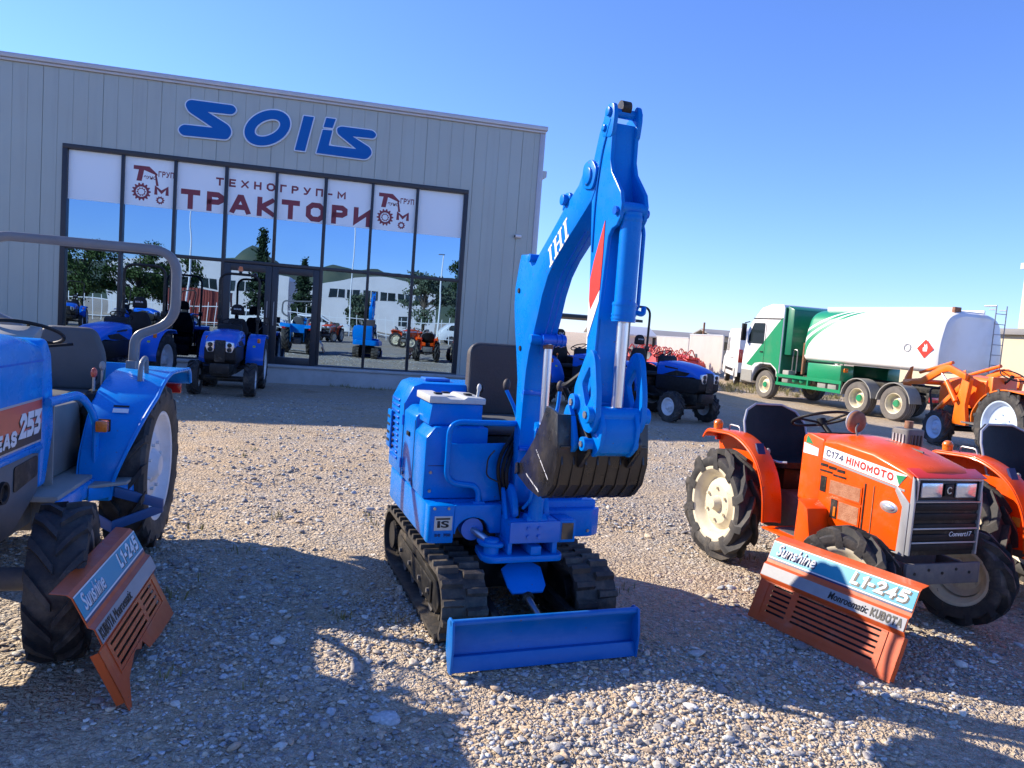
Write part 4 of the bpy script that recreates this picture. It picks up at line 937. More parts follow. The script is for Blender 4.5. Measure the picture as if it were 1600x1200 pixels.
    MB().cyl((1.406, .035, 1.655), (1.415, .035, 1.30), .024, seg=24).build('bucket_cylinder_rod', M['chrome'], ex)
    hp = MB(); hp.tube(arc([(1.37, .085, 2.10), (1.39, .104, 2.04), (1.395, .104, 1.72), (1.36, .10, 1.69)], .03), .009, 8); hp.tube(arc([(1.40, .09, 1.70), (1.42, .118, 1.69), (1.40, .13, 1.72)], .02), .011, 8); hp.build('hydraulic_pipe', B, ex)
    MB().tube(arc([(1.275, ay0 - .004, 2.50), (1.215, ay0 - .005, 2.38), (1.185, ay0 - .005, 2.18), (1.195, ay0 - .005, 1.95)], .1, 8), .0035, 6).build('hydraulic_pipe', B, ex)
    # bucket linkage
    outer = rpoly([(1.235, 1.36), (1.335, 1.52), (1.375, 1.535), (1.415, 1.50), (1.455, 1.36), (1.465, 1.25), (1.43, 1.185), (1.36, 1.19), (1.26, 1.25)], .03)
    inner = rpoly([(1.312, 1.385), (1.375, 1.468), (1.405, 1.34), (1.37, 1.285)], .015)
    for ys in (-.085, .128):
        lk = MB(); holed(lk, outer, inner, ys, ys + .026); lk.build('link_plate', B, ex, bevel=.003)
    for (x_, z_, r_, a, b_) in ((1.265, 1.300, .036, -.105, .175), (1.42, 1.265, .036, -.11, .18), (1.25, 1.215, .030, -.10, .155), (1.395, 1.14, .030, -.105, .150)): (MB().cyl((x_, a, z_), (x_, b_, z_), r_, seg=22).build('linkage_pin', B, ex, bevel=.003), MB().cyl((x_, a - .006, z_), (x_, a + .002, z_), r_ * .45, seg=6).build('pin_bolt', M['steel'], ex))
    hk = MB(); cs = [(1.445, 1.275), (1.470, 1.22), (1.468, 1.16), (1.44, 1.11), (1.40, 1.09)]
    hk.prism(cs + [(x - .018, z + .002) for x, z in cs[::-1]], -.045, .105, 'y')
    for ys in (-.06, .100): hk.prism(rpoly([(1.45, 1.29), (1.485, 1.22), (1.47, 1.13), (1.41, 1.08), (1.365, 1.13), (1.40, 1.24)], .025), ys, ys + .018, 'y')
    hk.build('bucket_link', B, ex, bevel=.003)
    sl = MB(); sl.prism(rpoly([(1.215, 1.235), (1.255, 1.30), (1.30, 1.25), (1.36, 1.13), (1.32, 1.08), (1.26, 1.12)], .03), -.118, -.096, 'y'); sl.build('side_link', B, ex, bevel=.003)
    hs = MB(); hs.tube(arc([(1.23, -.05, 1.42), (1.17, -.09, 1.36), (1.10, -.075, 1.36), (1.08, -.03, 1.30), (1.10, .0, 1.2)], .05), .013, 8); hs.build('hose', M['black_plastic'], ex)
    # ---- bucket
    sp = [(1.300, 1.248), (1.322, 1.13), (1.330, 1.04), (1.303, .945), (1.245, .885), (1.16, .860), (1.03, .868), (.875, .905), (.878, .945), (.965, 1.01), (1.06, 1.10), (1.135, 1.20), (1.175, 1.268), (1.215, 1.266)]
    wy0, wy1 = -.168, .246
    bk_ = MB(); shp = sp[:8]; shi = [(1.286, 1.248), (1.307, 1.124), (1.314, 1.04), (1.288, .953), (1.236, .899), (1.158, .876), (1.032, .884), (.877, .919)]
    bk_.prism(shp + shi[::-1], wy0, wy1, 'y')
    for ys in (wy0 - .012, wy1): bk_.prism(sp, ys, ys + .012, 'y')
    bucket = bk_.build('bucket', M['bucket_black'], ex, bevel=.003, sharp=25)
    st_ = MB()
    for q in range(8):
        yc = wy0 + .012 + (wy1 - wy0 - .024) * q / 7
        rib = [(1.327, 1.075), (1.336, 1.04), (1.311, .940), (1.250, .878), (1.16, .852)]; ri = [(x - .016, z + .006) for x, z in rib]
        st_.prism(rib + ri[::-1], yc - .0055, yc + .0055, 'y')
    st_.box(1.318, 1.330, wy0, wy1, 1.108, 1.120)
    st_.build('wear_strip', M['bucket_black'], bucket, bevel=.003, sharp=25)
    te = MB()
    for q in range(4):
        yc = wy0 + .03 + (wy1 - wy0 - .06) * q / 3
        te.loft([[(.93, yc + a, .895 + c_) for a, c_ in ((-.026, -.016), (.026, -.016), (.026, .03), (-.026, .03))], [(.82, yc + a, .925 + c_) for a, c_ in ((-.02, -.004), (.02, -.004), (.02, .006), (-.02, .006))]])
    te.build('bucket_teeth', M['bucket_black'], bucket, bevel=.003)
    sc_ = MB(); sc_.prism([(.872, .90), (.872, .955), (.90, .965), (.915, .92)], wy0 - .022, wy0 - .0125, 'y'); sc_.build('side_cutter', M['bucket_black'], bucket, bevel=.003)
    for ya in (-.085, .146): 
        MB().prism(rpoly([(1.17, 1.235), (1.225, 1.275), (1.30, 1.24), (1.42, 1.16), (1.42, 1.11), (1.335, 1.02), (1.28, 1.10)], .02), ya, ya + .022, 'y').build('bucket_ear', M['bucket_black'], bucket, bevel=.003)
    MB().box(1.24, 1.325, -.062, .145, 1.075, 1.125).build('cross_member', B, bucket, bevel=.004)
    # scrapes worn to bright metal on the bucket side
    rr_ = random.Random(4)
    for (xa, za, xb, zb) in ((1.10, 1.06, 1.25, .96), (1.0, .93, 1.16, .885)):
        scr = MB()
        for q in range(14):
            t = q / 14 + rr_.random() * .06; x_, z_ = xa + (xb - xa) * t, za + (zb - za) * t
            scr.obox((x_, wy0 - .0127, z_), (.006 + .016 * rr_.random(), .001, .002 + .003 * rr_.random()), Matrix.Rotation(R_(35), 3, 'Y'))
        scr.build('bare_metal_scrapes', M['decal_white'], bucket)
build_excavator(EX)
# ================================================================ tractors
def fender_mb(path, th, ya, yb):
    inn = []
    n = len(path)
    for i, p in enumerate(path):
        a = Vector(path[max(0, i - 1)]); b = Vector(path[min(n - 1, i + 1)]); d = (b - a).normalized(); inn.append((p[0] - d.y * th * -1 * -1, p[1] + d.x * th * -1 * -1))
    inn = [(p[0] + (q[0] - p[0]), p[1] + (q[1] - p[1])) for p, q in zip(path, inn)]
    return MB().prism(list(path) + inn[::-1], min(ya, yb), max(ya, yb), 'y')
def smooth2(pts, k=6):
    return [(p.x, p.y) for p in arc([(a, b, 0) for a, b in pts], 0.2, k)]
def steering(parent, c, r, tilt, col, wheel_mat=None):
    w = MB(); m = Matrix.Rotation(tilt, 3, 'Y'); c = Vector(c)
    w.tube([c + m @ Vector((r * math.cos(t), r * math.sin(t), 0)) for t in [2 * math.pi * k / 40 for k in range(40)]], .010, 10, closed=True)
    for k in range(3):
        t = 2 * math.pi * k / 3 + .5; w.tube([c + m @ Vector((0, 0, -.03)), c + m @ Vector((r * math.cos(t), r * math.sin(t), 0))], .008, 8)
    w.cyl(c + m @ Vector((0, 0, -.045)), c + m @ Vector((0, 0, .0)), .03, seg=16)
    o = w.build('steering_wheel', wheel_mat or M['black_plastic'], parent)
    MB().cyl(c + m @ Vector((0, 0, -.03)), col, .018, seg=12).build('steering_column', M['black_plastic'], parent)
    return o

# ---------------------------------------------------------------- blue tractor on the left edge
def build_iseki(t):
    P = M['tr_blue']
    for sd in (1, -1):
        put_wheel(t, 0, sd * .455, .53, sd, .535, .25, .345, M['white_rim'], n=17, lh=.036, lw=.05, skew=.75, dish=.04, hub=.09, nb=8)
    put_wheel(t, 1.60, .52, .335, 1, .345, .22, .21, M['hood_grey'], steer=R_(10), n=14, lh=.03, lw=.05, skew=.75, dish=.03, hub=.06)
    put_wheel(t, 1.60, -.52, .335, -1, .345, .22, .21, M['hood_grey'], steer=R_(10), n=14, lh=.03, lw=.05, skew=.75, dish=.03, hub=.06)
    MB().cyl((1.60, -.45, .34), (1.60, .45, .34), .05).build('front_axle', M['cast'], t)
    c = MB(); c.box(-.35, .95, -.16, .16, .36, .62); c.box(.9, 2.15, -.15, .15, .40, .60); c.cyl((0, -.36, .53), (0, .36, .53), .09); c.build('gearbox', M['cast'], t, bevel=.02)
    # hood
    rings = []
    for x, zt, hw in ((1.105, 1.365, .245), (1.35, 1.40, .245), (1.75, 1.385, .245), (2.10, 1.32, .24), (2.26, 1.24, .225)):
        rings.append([(x, y * hw, zt - dz) for y, dz in ((-1, .56), (-1, .09), (-.93, .035), (-.75, .008), (0, -.012), (.75, .008), (.93, .035), (1, .09), (1, .56))])
    hood = MB().loft(rings).build('hood', P, t, bevel=.006, sharp=30)
    MB().box(1.10, 2.24, .246, .2475, 1.262, 1.270).build('seam', M['deep_blue'], hood)
    g = MB(); g.prism(rpoly([(1.10, .845), (2.22, .80), (2.22, .52), (1.75, .44), (1.35, .50), (1.10, .62)], .03), -.235, .235, 'y'); sp = g.build('side_panel', M['hood_grey'], t, bevel=.01)
    MB().prism(rpoly([(1.13, .70), (1.13, .80), (1.40, .79), (1.40, .67)], .02), .236, .240, 'y').build('vent', M['black'], sp)
    for x in (1.52,):
        MB().lathe([(.001, 0), (.032, 0), (.038, .012), (.05, .014), (.052, 0)], (x, .236, .70), 'y', 24).build('grommet', M['black_plastic'], sp)
    MB().box(1.10, 2.24, .232, .252, .825, .852).build('trim_strip', P, hood, bevel=.004)
    MB().box(2.262, 2.275, -.19, .19, .70, 1.16).build('grille', M['black'], hood, bevel=.01)
    for s in (-.12, .12): MB().box(2.276, 2.29, s - .06, s + .06, 1.0, 1.10).build('headlight', M['lamp_glass'], hood, bevel=.01)
    # decal on the hood side
    dz = .247
    d1 = MB().prism([(1.112, .868), (1.112, 1.085), (2.0, 1.085), (2.0, .868)], .2455, dz, 'y').build('side_decal', M['decal_silver'], hood)
    MB().prism([(1.120, .960), (1.120, 1.075), (2.0, 1.075), (2.0, .905)], dz, dz + .0015, 'y').build('decal_orange_band', M['decal_orange'], d1)
    MB().prism([(1.120, .878), (1.120, .957), (2.0, .902), (2.0, .878)], dz, dz + .0015, 'y').build('decal_grey_band', M['decal_black'], d1)
    for off, mt, b, dd in ((.006, M['decal_black'], .05, .002), (0, M['decal_white'], .02, .0035)):
        block_text('lettering', '253', mt, d1, (1.385 + off, dz + .0016, .915 - off * .8), (-1, 0, 0), (0, 0, 1), (.25, .118), t=.25 + b, gap=.40 - b, slant=.10, depth=dd)
        block_text('lettering', 'GEAS', mt, d1, (1.70 + off, dz + .0016, .895 - off * .8), (-1, 0, 0), (0, 0, 1), (.29, .07), t=.24 + b, gap=.42 - b, slant=.10, depth=dd)
    # dash cowl
    cw = MB(); cw.prism(rpoly([(1.10, 1.355), (1.03, 1.375), (.955, 1.29), (.925, 1.10), (.90, .90), (1.0, .62), (1.10, .62)], .03), -.235, .235, 'y'); cw.build('dash_cowl', P, t, bevel=.03, seg=3)
    MB().prism(rpoly([(.97, 1.37), (.86, 1.42), (.84, 1.40), (.93, 1.28)], .01), -.15, .15, 'y').build('instrument_panel', M['plastic_grey'], t, bevel=.01)
    steering(t, (.70, 0, 1.375), .195, R_(-20), (.95, 0, 1.22), M['black_plastic'])
    MB().tube([(.85, .05, 1.30), (.80, .28, 1.335)], .008, 8).build('shuttle_lever', M['black_plastic'], t)
    # platform
    f = MB(); f.box(.30, 1.15, -.34, .34, .565, .595); f.build('floor_mat', M['plastic_grey'], t, bevel=.006)
    for ys in (.33, -.355): MB().box(.40, 1.17, ys, ys + .025, .495, .575).build('floor_rail', P, t, bevel=.005)
    st = MB(); st.prism([(.40, .345), (.40, .52), (.62, .52), (.74, .358), (.74, .345)], .54, .558, 'z'); st.build('step', M['plastic_grey'], t, bevel=.004)
    st = MB(); st.loft([[(.735, .36, .47), (.75, .36, .47), (.75, .36, .545), (.735, .36, .545)], [(.42, .56, .47), (.435, .57, .47), (.435, .57, .545), (.42, .56, .545)]]); st.build('step_edge', P, t, bevel=.003)
    MB().prism(rpoly([(.30, .596), (.90, .596), (.93, 1.0), (.36, .98)], .06), -.17, .19, 'y').build('tunnel_cover', pmat('tunnel_grey', (.21, .205, .19), .6, var=.5, vscale=5), t, bevel=.03)
    MB().box(.905, .915, .03, .235, .60, 1.05).build('cowl_side', M['plastic_grey'], t)
    rail = arc([(1.12, .275, 1.06), (.72, .30, 1.06), (.60, .345, .92), (.585, .345, .50)], [.22, .10], 8)
    MB().tube(rail, .017, 10, r2=.024).build('grab_rail', P, t)
    il = MB().box(.60, .655, .355, .415, .842, .905).build('indicator', M['amber'], t, bevel=.008)
    MB().box(.585, .599, .352, .418, .838, .909).build('housing', M['black_plastic'], il, bevel=.004)
    br = MB()
    for a, b in (((.62, .46, .50), (.34, .66, .36)), ((.62, .45, .30), (.34, .66, .34)), ((.80, .40, .40), (.62, .45, .29))):
        a = Vector(a); b = Vector(b); br.loft([[q + Vector((dx, 0, dz_)) for dx, dz_ in ((-.012, -.03), (.012, -.03), (.012, .03), (-.012, .03))] for q in (a, b)])
    br.build('step_bracket', pmat('dark_blue_bracket', (.012, .07, .20), .45), t, bevel=.003)
    # rear fenders
    path = smooth2([(-.70, 1.02), (-.66, 1.125), (.04, 1.145), (.42, .99), (.625, .68), (.62, .46)], 8)
    for sd in (1, -1):
        def yo(p): return sd * (.60 - .17 * min(1, max(0, (1.02 - p[1]) / .5)))
        fe = MB().loft([[(p[0], sd * .27, p[1]), (p[0], yo(p), p[1]), (p[0] - .012, yo(p), p[1] - .018), (p[0] - .012, sd * .27, p[1] - .018)] for p in path]).build('fender', P, t, bevel=.003)
        ins = [(p[0], p[1] - .012) for p in path] + [(.10, .46), (-.60, .46)]
        MB().prism(ins, sd * .262 - .004, sd * .262 + .004, 'y').build('fender_side', P, fe)
        edge = [(p[0] + .004, yo(p) + sd * .002, p[1] - .006) for p in path]; MB().tube(edge, .012, 8).build('fender_lip', P, fe)
        hd = arc([(.16, sd * .46, 1.09), (.15, sd * .46, 1.20), (.02, sd * .46, 1.24), (.0, sd * .46, 1.12)], .05, 6)
        MB().tube(hd, .015, 10).build('grab_handle', M['rops_grey'], fe)
        tl = MB().box(-.72, -.69, sd * .42, sd * .54, .93, 1.0).build('tail_lamp', M['red_lens'], fe, bevel=.005)
    MB().box(-.46, -.44, -.262, .262, .80, 1.15).build('rear_panel', P, t, bevel=.006)
    plate('fender_decal', M['decal_white'], t, (.462, .39, .93), (0, 1, 0), (-.62, 0, .78), [(0, 0), (.085, 0), (.085, .028), (0, .028)], .002)
    plate('fender_decal', M['decal_black'], t, (.442, .39, .96), (0, 1, 0), (-.62, 0, .78), [(0, 0), (.085, 0), (.085, .012), (0, .012)], .002)
    # seat and levers
    MB().box(-.22, .26, -.17, .17, .60, .92).build('seat_base', M['black'], t, bevel=.02)
    MB().prism(rpoly([(-.08, .93), (.36, .92), (.40, .96), (.36, 1.01), (-.06, 1.0)], .03), -.21, .21, 'y').build('seat', M['seat_grey'], t, bevel=.03, seg=3)
    MB().prism(rpoly([(-.22, .99), (.20, .99), (.205, 1.23), (.14, 1.395), (-.16, 1.395), (-.225, 1.23)], .06, 5), -.10, -.03, 'x').build('backrest', M['seat_grey'], t, bevel=.03, seg=3)
    for x, y, h, mt in ((.28, .235, 1.13, M['decal_orange']), (.12, .235, 1.16, M['plastic_grey']), (.20, .215, 1.10, M['black_plastic'])):
        l_ = MB().tube([(x, y, .95), (x, y, h)], .008, 8).build('lever', M['steel'], t); MB().ell((x, y, h + .01), (.024, .018, .03), 12, 8).build('knob', mt, l_)
    MB().prism([(.02, .90), (.40, .90), (.36, 1.02), (.05, 1.06)], .20, .26, 'y').build('lever_console', M['black_plastic'], t, bevel=.01)
    # roll bar: rectangular tube hoop that steps in towards the fender
    hp = arc([(-.22, .32, .98), (-.22, .335, 1.355), (-.22, .575, 1.46), (-.22, .575, 1.935), (-.22, -.575, 1.935), (-.22, -.575, 1.46), (-.22, -.335, 1.355), (-.22, -.32, .98)], [.06, .14, .17, .17, .14, .06], 8)
    rings = []
    for i, p in enumerate(hp):
        d = (hp[min(i + 1, len(hp) - 1)] - hp[max(i - 1, 0)]).normalized(); nrm = Vector((1, 0, 0)).cross(d).normalized()
        rings.append([p + Vector((1, 0, 0)) * a * .026 + nrm * b * .029 for a, b in ((-1, -.75), (-.75, -1), (.75, -1), (1, -.75), (1, .75), (.75, 1), (-.75, 1), (-1, .75))])
    rb = MB().loft(rings).build('roll_bar', M['rops_grey'], t, sharp=50)
    for sd in (1, -1): MB().box(-.27, -.16, sd * .325 - .03, sd * .325 + .03, .90, 1.19).build('roll_bar_base', M['rops_grey'], rb, bevel=.006)
T1 = thing('blue_tractor', 'bright blue tractor with grey roll bar and orange side decal at the left edge', 'tractor', (-2.80, 4.63, 0), fwd=(.235, -.972))
build_iseki(T1)

# ---------------------------------------------------------------- loose orange side panels
def side_panel_thing(name, label, org, e, lean, notch, second_line, left_first):
    t = thing(name, label, 'bonnet panel', org, rz=math.atan2(e[1], e[0])); t.rotation_euler = (lean, 0, math.atan2(e[1], e[0]))
    # local: x along the panel, z up it, -y towards the viewer
    Wd, H = .90, .50
    N = 46
    def depth(z):  # pressed cross-section of the sheet
        return {0: 0}.get(z, 0)
    pf = [(0.0, 0.0), (-.002, .235), (-.022, .255), (-.024, .325), (-.008, .340), (-.006, .47), (.004, .490), (.055, .522)]
    th = .004
    if notch: bot = [(0, -.055), (.13, .05), (.30, .095), (.36, .07), (.41, .085), (.45, .03), (.60, .015), (.90, .0)]
    else: bot = [(0, 0), (.90, 0)]
    def bz(x):
        for a, b in zip(bot, bot[1:]):
            if a[0] <= x <= b[0]: return a[1] + (b[1] - a[1]) * (x - a[0]) / (b[0] - a[0])
        return 0
    slots = []
    gx0, gx1, gx2, gx3 = (.12, .56, .60, .80) if notch else (.10, .235, .275, .78)
    for k in range(4 if notch else 6):
        z = .065 + .030 * k if not notch else .115 + .030 * k
        slots += [(gx0, gx1, z, z + .012), (gx2, gx3, z, z + .012)]
    # front sheet with slot openings: columns and rows chosen on the slot edges
    xs = sorted(set([0, .90] + [s[0] for s in slots] + [s[1] for s in slots] + [b[0] for b in bot])); xs = [x for x in xs]
    zs = sorted(set([0, .235] + [s[2] for s in slots] + [s[3] for s in slots])); mb = MB()
    for xa, xb in zip(xs, xs[1:]):
        xm = (xa + xb) / 2
        for za, zb in zip(zs, zs[1:]):
            zm = (za + zb) / 2
            if any(s[0] < xm < s[1] and s[2] < zm < s[3] for s in slots): continue
            a0, a1 = (bz(xa), bz(xb)) if za == 0 else (za, za)
            if notch: a0, a1 = max(a0, za) if za else a0, max(a1, za) if za else a1
            if a0 >= zb - .001 and a1 >= zb - .001: continue
            a0, a1 = min(a0, zb - .001), min(a1, zb - .001)
            mb.hexa([(xa, 0, a0), (xb, 0, a1), (xb, th, a1), (xa, th, a0)], [(xa, 0, zb), (xb, 0, zb), (xb, th, zb), (xa, th, zb)])
    rows = [(y, z) for y, z in pf[1:]]
    up = MB(); up.prism([(y, z) for y, z in rows] + [(y + th, z + .001) for y, z in rows[::-1]], 0, .90, 'x')
    body = MB(); body.v, body.f, body.mi = mb.v, mb.f, mb.mi
    body.add(up.v, up.f)
    # raised frame round the louvres
    fx0, fx1, fz0, fz1 = gx0 - .03, gx3 + .03, (.10 if notch else .04), .245 - .012
    for (xa, xb, za, zb) in ((fx0, fx1, fz0 - .006, fz0), (fx0, fx1, fz1 - .006, fz1), (fx0 - .006, fx0, fz0 - .006, fz1), (fx1, fx1 + .006, fz0 - .006, fz1)): body.box(xa, xb, -.004, .0005, za, zb)
    # return flange at both ends
    for xa in (0, .897): body.box(xa, xa + .003, 0, .035, .01, .235)
    b = body.build('panel_sheet', M['orange_faded'], t, flat=True)
    # black sheet behind the slots
    MB().box(gx0 - .01, gx3 + .01, .02, .024, .05, .225).build('backing', M['black'], t)
    Y = Vector((0, -1, 0)); yd = Vector((0, -(-.008 + .006), .13)); 
    zd = Vector((0, .002, .13)).normalized(); o = Vector((0, -.0095, .343))
    def q(name_, mt, x0, x1, z0, z1, d=.0012, slant=0): return plate(name_, mt, b, o, (1, 0, 0), zd, [(x0, z0), (x1, z0), (x1 + slant, z1), (x0 + slant, z1)], d)
    q('teal_band', M['decal_teal'], .004, .896, .034, .124); q('white_stripe', M['decal_white'], .004, .896, .026, .033); q('navy_stripe', M['decal_navy'], .004, .896, .016, .0255)
    q('white_stripe', M['decal_white'], .004, .896, .1245, .130)
    zd2 = Vector((0, -.002, .07)).normalized(); 
    plate('grey_band', M['decal_grey'], b, (0, -.0245, .258), (1, 0, 0), Vector((0, .000, 1)), [(.004, 0), (.896, 0), (.896, .066), (.004, .066)], .0016)
    def tx(s, x0, x1, z0, z1, mt, oo=o, zz=zd, d=.002, **k): return text_obj('lettering', s, mt, b, oo + Vector((1, 0, 0)) * x0 + zz * z0, (1, 0, 0), zz, (x1 - x0, z1 - z0), depth=d, **k)
    o2 = Vector((0, -.0112, .343)); o3 = Vector((0, -.0265, .258)); zz3 = Vector((0, 0, 1))
    tx('Sunshine', .054, .321, .046, .116, M['decal_navy'], o2, shear=.25, bold=.015, d=.001); tx('Sunshine', .048, .315, .050, .120, M['decal_white'], o2, shear=.25, bold=.018, d=.002)
    bt = lambda s, x0, z0, w, h, mt, d, oo=o2, zz=zd, **k: block_text('lettering', s, mt, b, oo + Vector((1, 0, 0)) * x0 + zz * z0, (1, 0, 0), zz, (w, h), depth=d, **k)
    bt('L1-245', .548, .044, .325, .070, M['decal_black'], .001, t=.27, gap=.42, slant=.22); bt('L1-245', .538, .050, .325, .068, M['decal_white'], .002, t=.23, gap=.46, slant=.22)
    if left_first: bt('KUBOTA', .02, .010, .17, .046, M['decal_black'], .002, o3, zz3, t=.26, gap=.42); tx('Monroematic', .205, .46, .012, .055, M['decal_black'], o3, zz3, shear=.2)
    else: tx('Monroematic', .46, .695, .014, .054, M['decal_black'], o3, zz3, shear=.2, bold=.01); bt('KUBOTA', .71, .011, .17, .046, M['decal_black'], .002, o3, zz3, t=.26, gap=.42)
    return t
side_panel_thing('bonnet_panel', 'orange and teal bonnet side panel leaning on the front tyre of the blue tractor', (-1.40, 2.76, .03), (-.245, .9695), R_(26) * -1, True, None, True)
side_panel_thing('bonnet_panel', 'orange and teal bonnet side panel leaning on the small orange tractor', (1.50, 4.29, 0.0), (.505, -.863), R_(22) * -1, False, None, False)

# ---------------------------------------------------------------- small orange tractor
def build_orange(t, full=True):
    P = M['orange']
    for sd in (1, -1):
        put_wheel(t, 0, sd * .39, .40, sd, .415, .19, .27, M['cream'], n=10, lh=.062, lw=.065, skew=.8, dish=.035, hub=.05, nb=6)
        put_wheel(t, 1.34, sd * .43, .295, sd, .305, .16, .185, M['cream'], steer=R_(20), n=11, lh=.045, lw=.05, skew=.8, dish=.02, hub=.045, nb=5)
    ax = MB(); ax.cyl((1.34, -.36, .295), (1.34, .36, .295), .04); ax.lathe([(.001, -.07), (.07, -.06), (.09, 0), (.07, .06), (.001, .07)], (1.34, 0, .295), 'y', 20); ax.build('front_axle', M['cast'], t)
    c = MB(); c.prism(rpoly([(-.25, .30), (.75, .26), (.80, .50), (.45, .58), (-.22, .58)], .05), -.13, .13, 'y'); c.cyl((0, -.32, .40), (0, .32, .40), .075); c.build('gearbox', M['cast'], t, bevel=.015)
    e = MB(); e.prism(rpoly([(.75, .26), (1.40, .30), (1.40, .58), (.75, .60)], .03), -.16, .16, 'y')
    e.cyl((1.0, -.22, .42), (1.0, -.15, .42), .07, seg=16); e.cyl((.88, -.24, .45), (1.05, -.24, .43), .045, seg=14); e.ell((.83, -.2, .46), (.08, .06, .07)); e.build('engine_block', M['cast'], t, bevel=.012)
    fr = MB()
    for sd in (1, -1): fr.box(.78, 1.56, sd * .21 - .012, sd * .21 + .012, .36, .44)
    fr.build('front_frame', M['steel'], t, bevel=.004)
    bp = MB(); bp.box(1.562, 1.585, -.26, .28, .335, .455)
    bo = bp.build('front_bumper', M['cast'], t, bevel=.004)
    for k in range(5): MB().cyl((1.585, -.2 + .1 * k, .40 + .02 * (k % 2)), (1.588, -.2 + .1 * k, .40 + .02 * (k % 2)), .009, seg=8).build('bolt_hole', M['black'], bo)
    # hood: sides and crowned top
    rings = []
    for x, zc, cr in ((.70, 1.015, .035), (.95, 1.045, .04), (1.25, 1.025, .04), (1.50, .965, .03), (1.545, .948, .02)):
        rings.append([(x, y, z) for y, z in ((-.25, .50 if x > .8 else .62), (-.25, zc - .02), (-.235, zc), (-.14, zc + cr * .75), (0, zc + cr), (.14, zc + cr * .75), (.235, zc), (.25, zc - .02), (.25, .50 if x > .8 else .62))])
    hood = MB().loft(rings).build('hood', P, t, bevel=.006, sharp=28)
    # face: lamp box, grille, surround
    for ys in (-.25, .238): MB().prism([(1.5465, .50), (1.575, .50), (1.575, .80), (1.56, .93), (1.5465, .945)], ys, ys + .012, 'y').build('grille_surround', M['silver_trim'], hood, bevel=.002)
    for ys in (-.254, .251): MB().prism([(1.44, .49), (1.547, .49), (1.5475, .79), (1.45, .87), (1.44, .84), (1.50, .76), (1.49, .50)], ys, ys + .003, 'y').build('corner_trim', M['silver_trim'], hood, bevel=.001)
    gb = MB().box(1.547, 1.557, -.237, .237, .495, .935).build('grille', M['black'], hood, bevel=.004)
    for z in (.545, .60, .66, .72, .775): MB().box(1.5575, 1.568, -.232, .232, z - .022, z + .018).build('slat', M['black_plastic'], gb, bevel=.004)
    for z in (.572, .652): MB().box(1.5685, 1.574, -.234, .234, z - .0045, z + .0045).build('bright_bar', M['silver_trim'], gb, bevel=.001)
    text_obj('lettering', 'Convert17', M['decal_white'], gb, (1.5685, .035, .606), (0, 1, 0), (0, 0, 1), (.165, .028), shear=.2, depth=.002)
    lb = MB()
    for (ya, yb, za, zb) in ((-.236, .236, .928, .94), (-.236, .236, .800, .81), (-.236, -.226, .81, .928), (.226, .236, .81, .928)): lb.box(1.5575, 1.576, ya, yb, za, zb)
    lbo = lb.build('lamp_frame', M['silver_trim'], hood, bevel=.003)
    for ys in (-.125, .125): MB().box(1.5575, 1.570, ys - .075, ys + .075, .828, .912).build('headlight', M['lamp_glass'], hood, bevel=.008)
    em = MB(); em.box(1.5575, 1.568, -.030, .032, .835, .905); emo = em.build('emblem_plate', M['black_plastic'], hood, bevel=.004)
    MB().tube([(1.569, .001 + .016 * math.cos(a), .87 + .018 * math.sin(a)) for a in [R_(40 + 28 * k) for k in range(11)]], .004, 6).build('emblem', M['cream'], emo)
    MB().prism([(1.50, .962), (1.585, .938), (1.585, .944), (1.50, .982)], -.252, .252, 'y').build('hood_lip', M['decal_red'], hood, bevel=.002)
    # decal band along the right and left side of the hood
    for sd in (-1, 1):
        def on(x, z, d=0): return (x, sd * (.2515 + d), z)
        up = Vector((0, 0, 1)); a = Vector(on(.845, .915)); b_ = Vector(on(1.505, .862))
        if sd < 0:
            xd = (b_ - a).normalized(); L = (b_ - a).length; o = a
        else:
            xd = (a - b_).normalized(); L = (a - b_).length; o = b_
        yd = (Vector((0, 1, 0)) * (-1 if sd < 0 else 1)).cross(xd)
        dc = plate('side_decal', M['decal_white'], hood, o, xd, yd, [(0, 0), (L - (.05 if sd < 0 else 0), 0), (L, .078), (0, .078)], .0012)
        oo = o + xd.cross(yd) * .0013
        block_text('lettering', 'C174', M['decal_navy'], dc, oo + xd * (.025 if sd < 0 else .06) + yd * .019, xd, yd, (.15, .042), t=.17, gap=.34, depth=.0012)
        block_text('lettering', 'HINOMOTO', M['decal_red'], dc, oo + xd * (.20 if sd < 0 else .24) + yd * .017, xd, yd, (.37, .046), t=.24, gap=.46, depth=.0012)
        plate('green_wedge', M['decal_green'], dc, oo + xd * (L - .075 if sd < 0 else .0), xd, yd, [(0, .06), (.03, .012), (.07, .072)], .0012)
        plate('grey_line', M['silver_trim'], dc, o + yd * -.016, xd, yd, [(0, 0), (L, 0), (L, .012), (0, .012)], .0012)
        # vents, dark openings, mesh screens, side lamp
        def rect(nm, mt, x0, x1, z0, z1, d=.002, sk=.0): return MB().prism([(x0, z0 + sk), (x0, z1 + sk), (x1, z1), (x1, z0)], sd * .2515 if sd > 0 else -.2515 - d, sd * .2515 + d if sd > 0 else -.2515, 'y').build(nm, mt, hood)
        for k in range(3): rect('vent', M['black'], .83 + .075 * k, .895 + .075 * k, .862 - .006 * k, .880 - .006 * k)
        for k in range(2): rect('vent', M['black'], .83 + .12 * k, .94 + .12 * k, .828 - .010 * k, .840 - .010 * k)
        rect('opening', M['black'], .845, .895, .70, .80)
        rect('screen_frame', P, .925, 1.20, .695, .800, .004); rect('screen', M['mesh_grille'], .935, 1.19, .705, .790, .006)
        rect('opening', M['black'], .955, 1.01, .555, .675); rect('fuel_filter', M['amber'], .985, 1.003, .57, .63, .006)
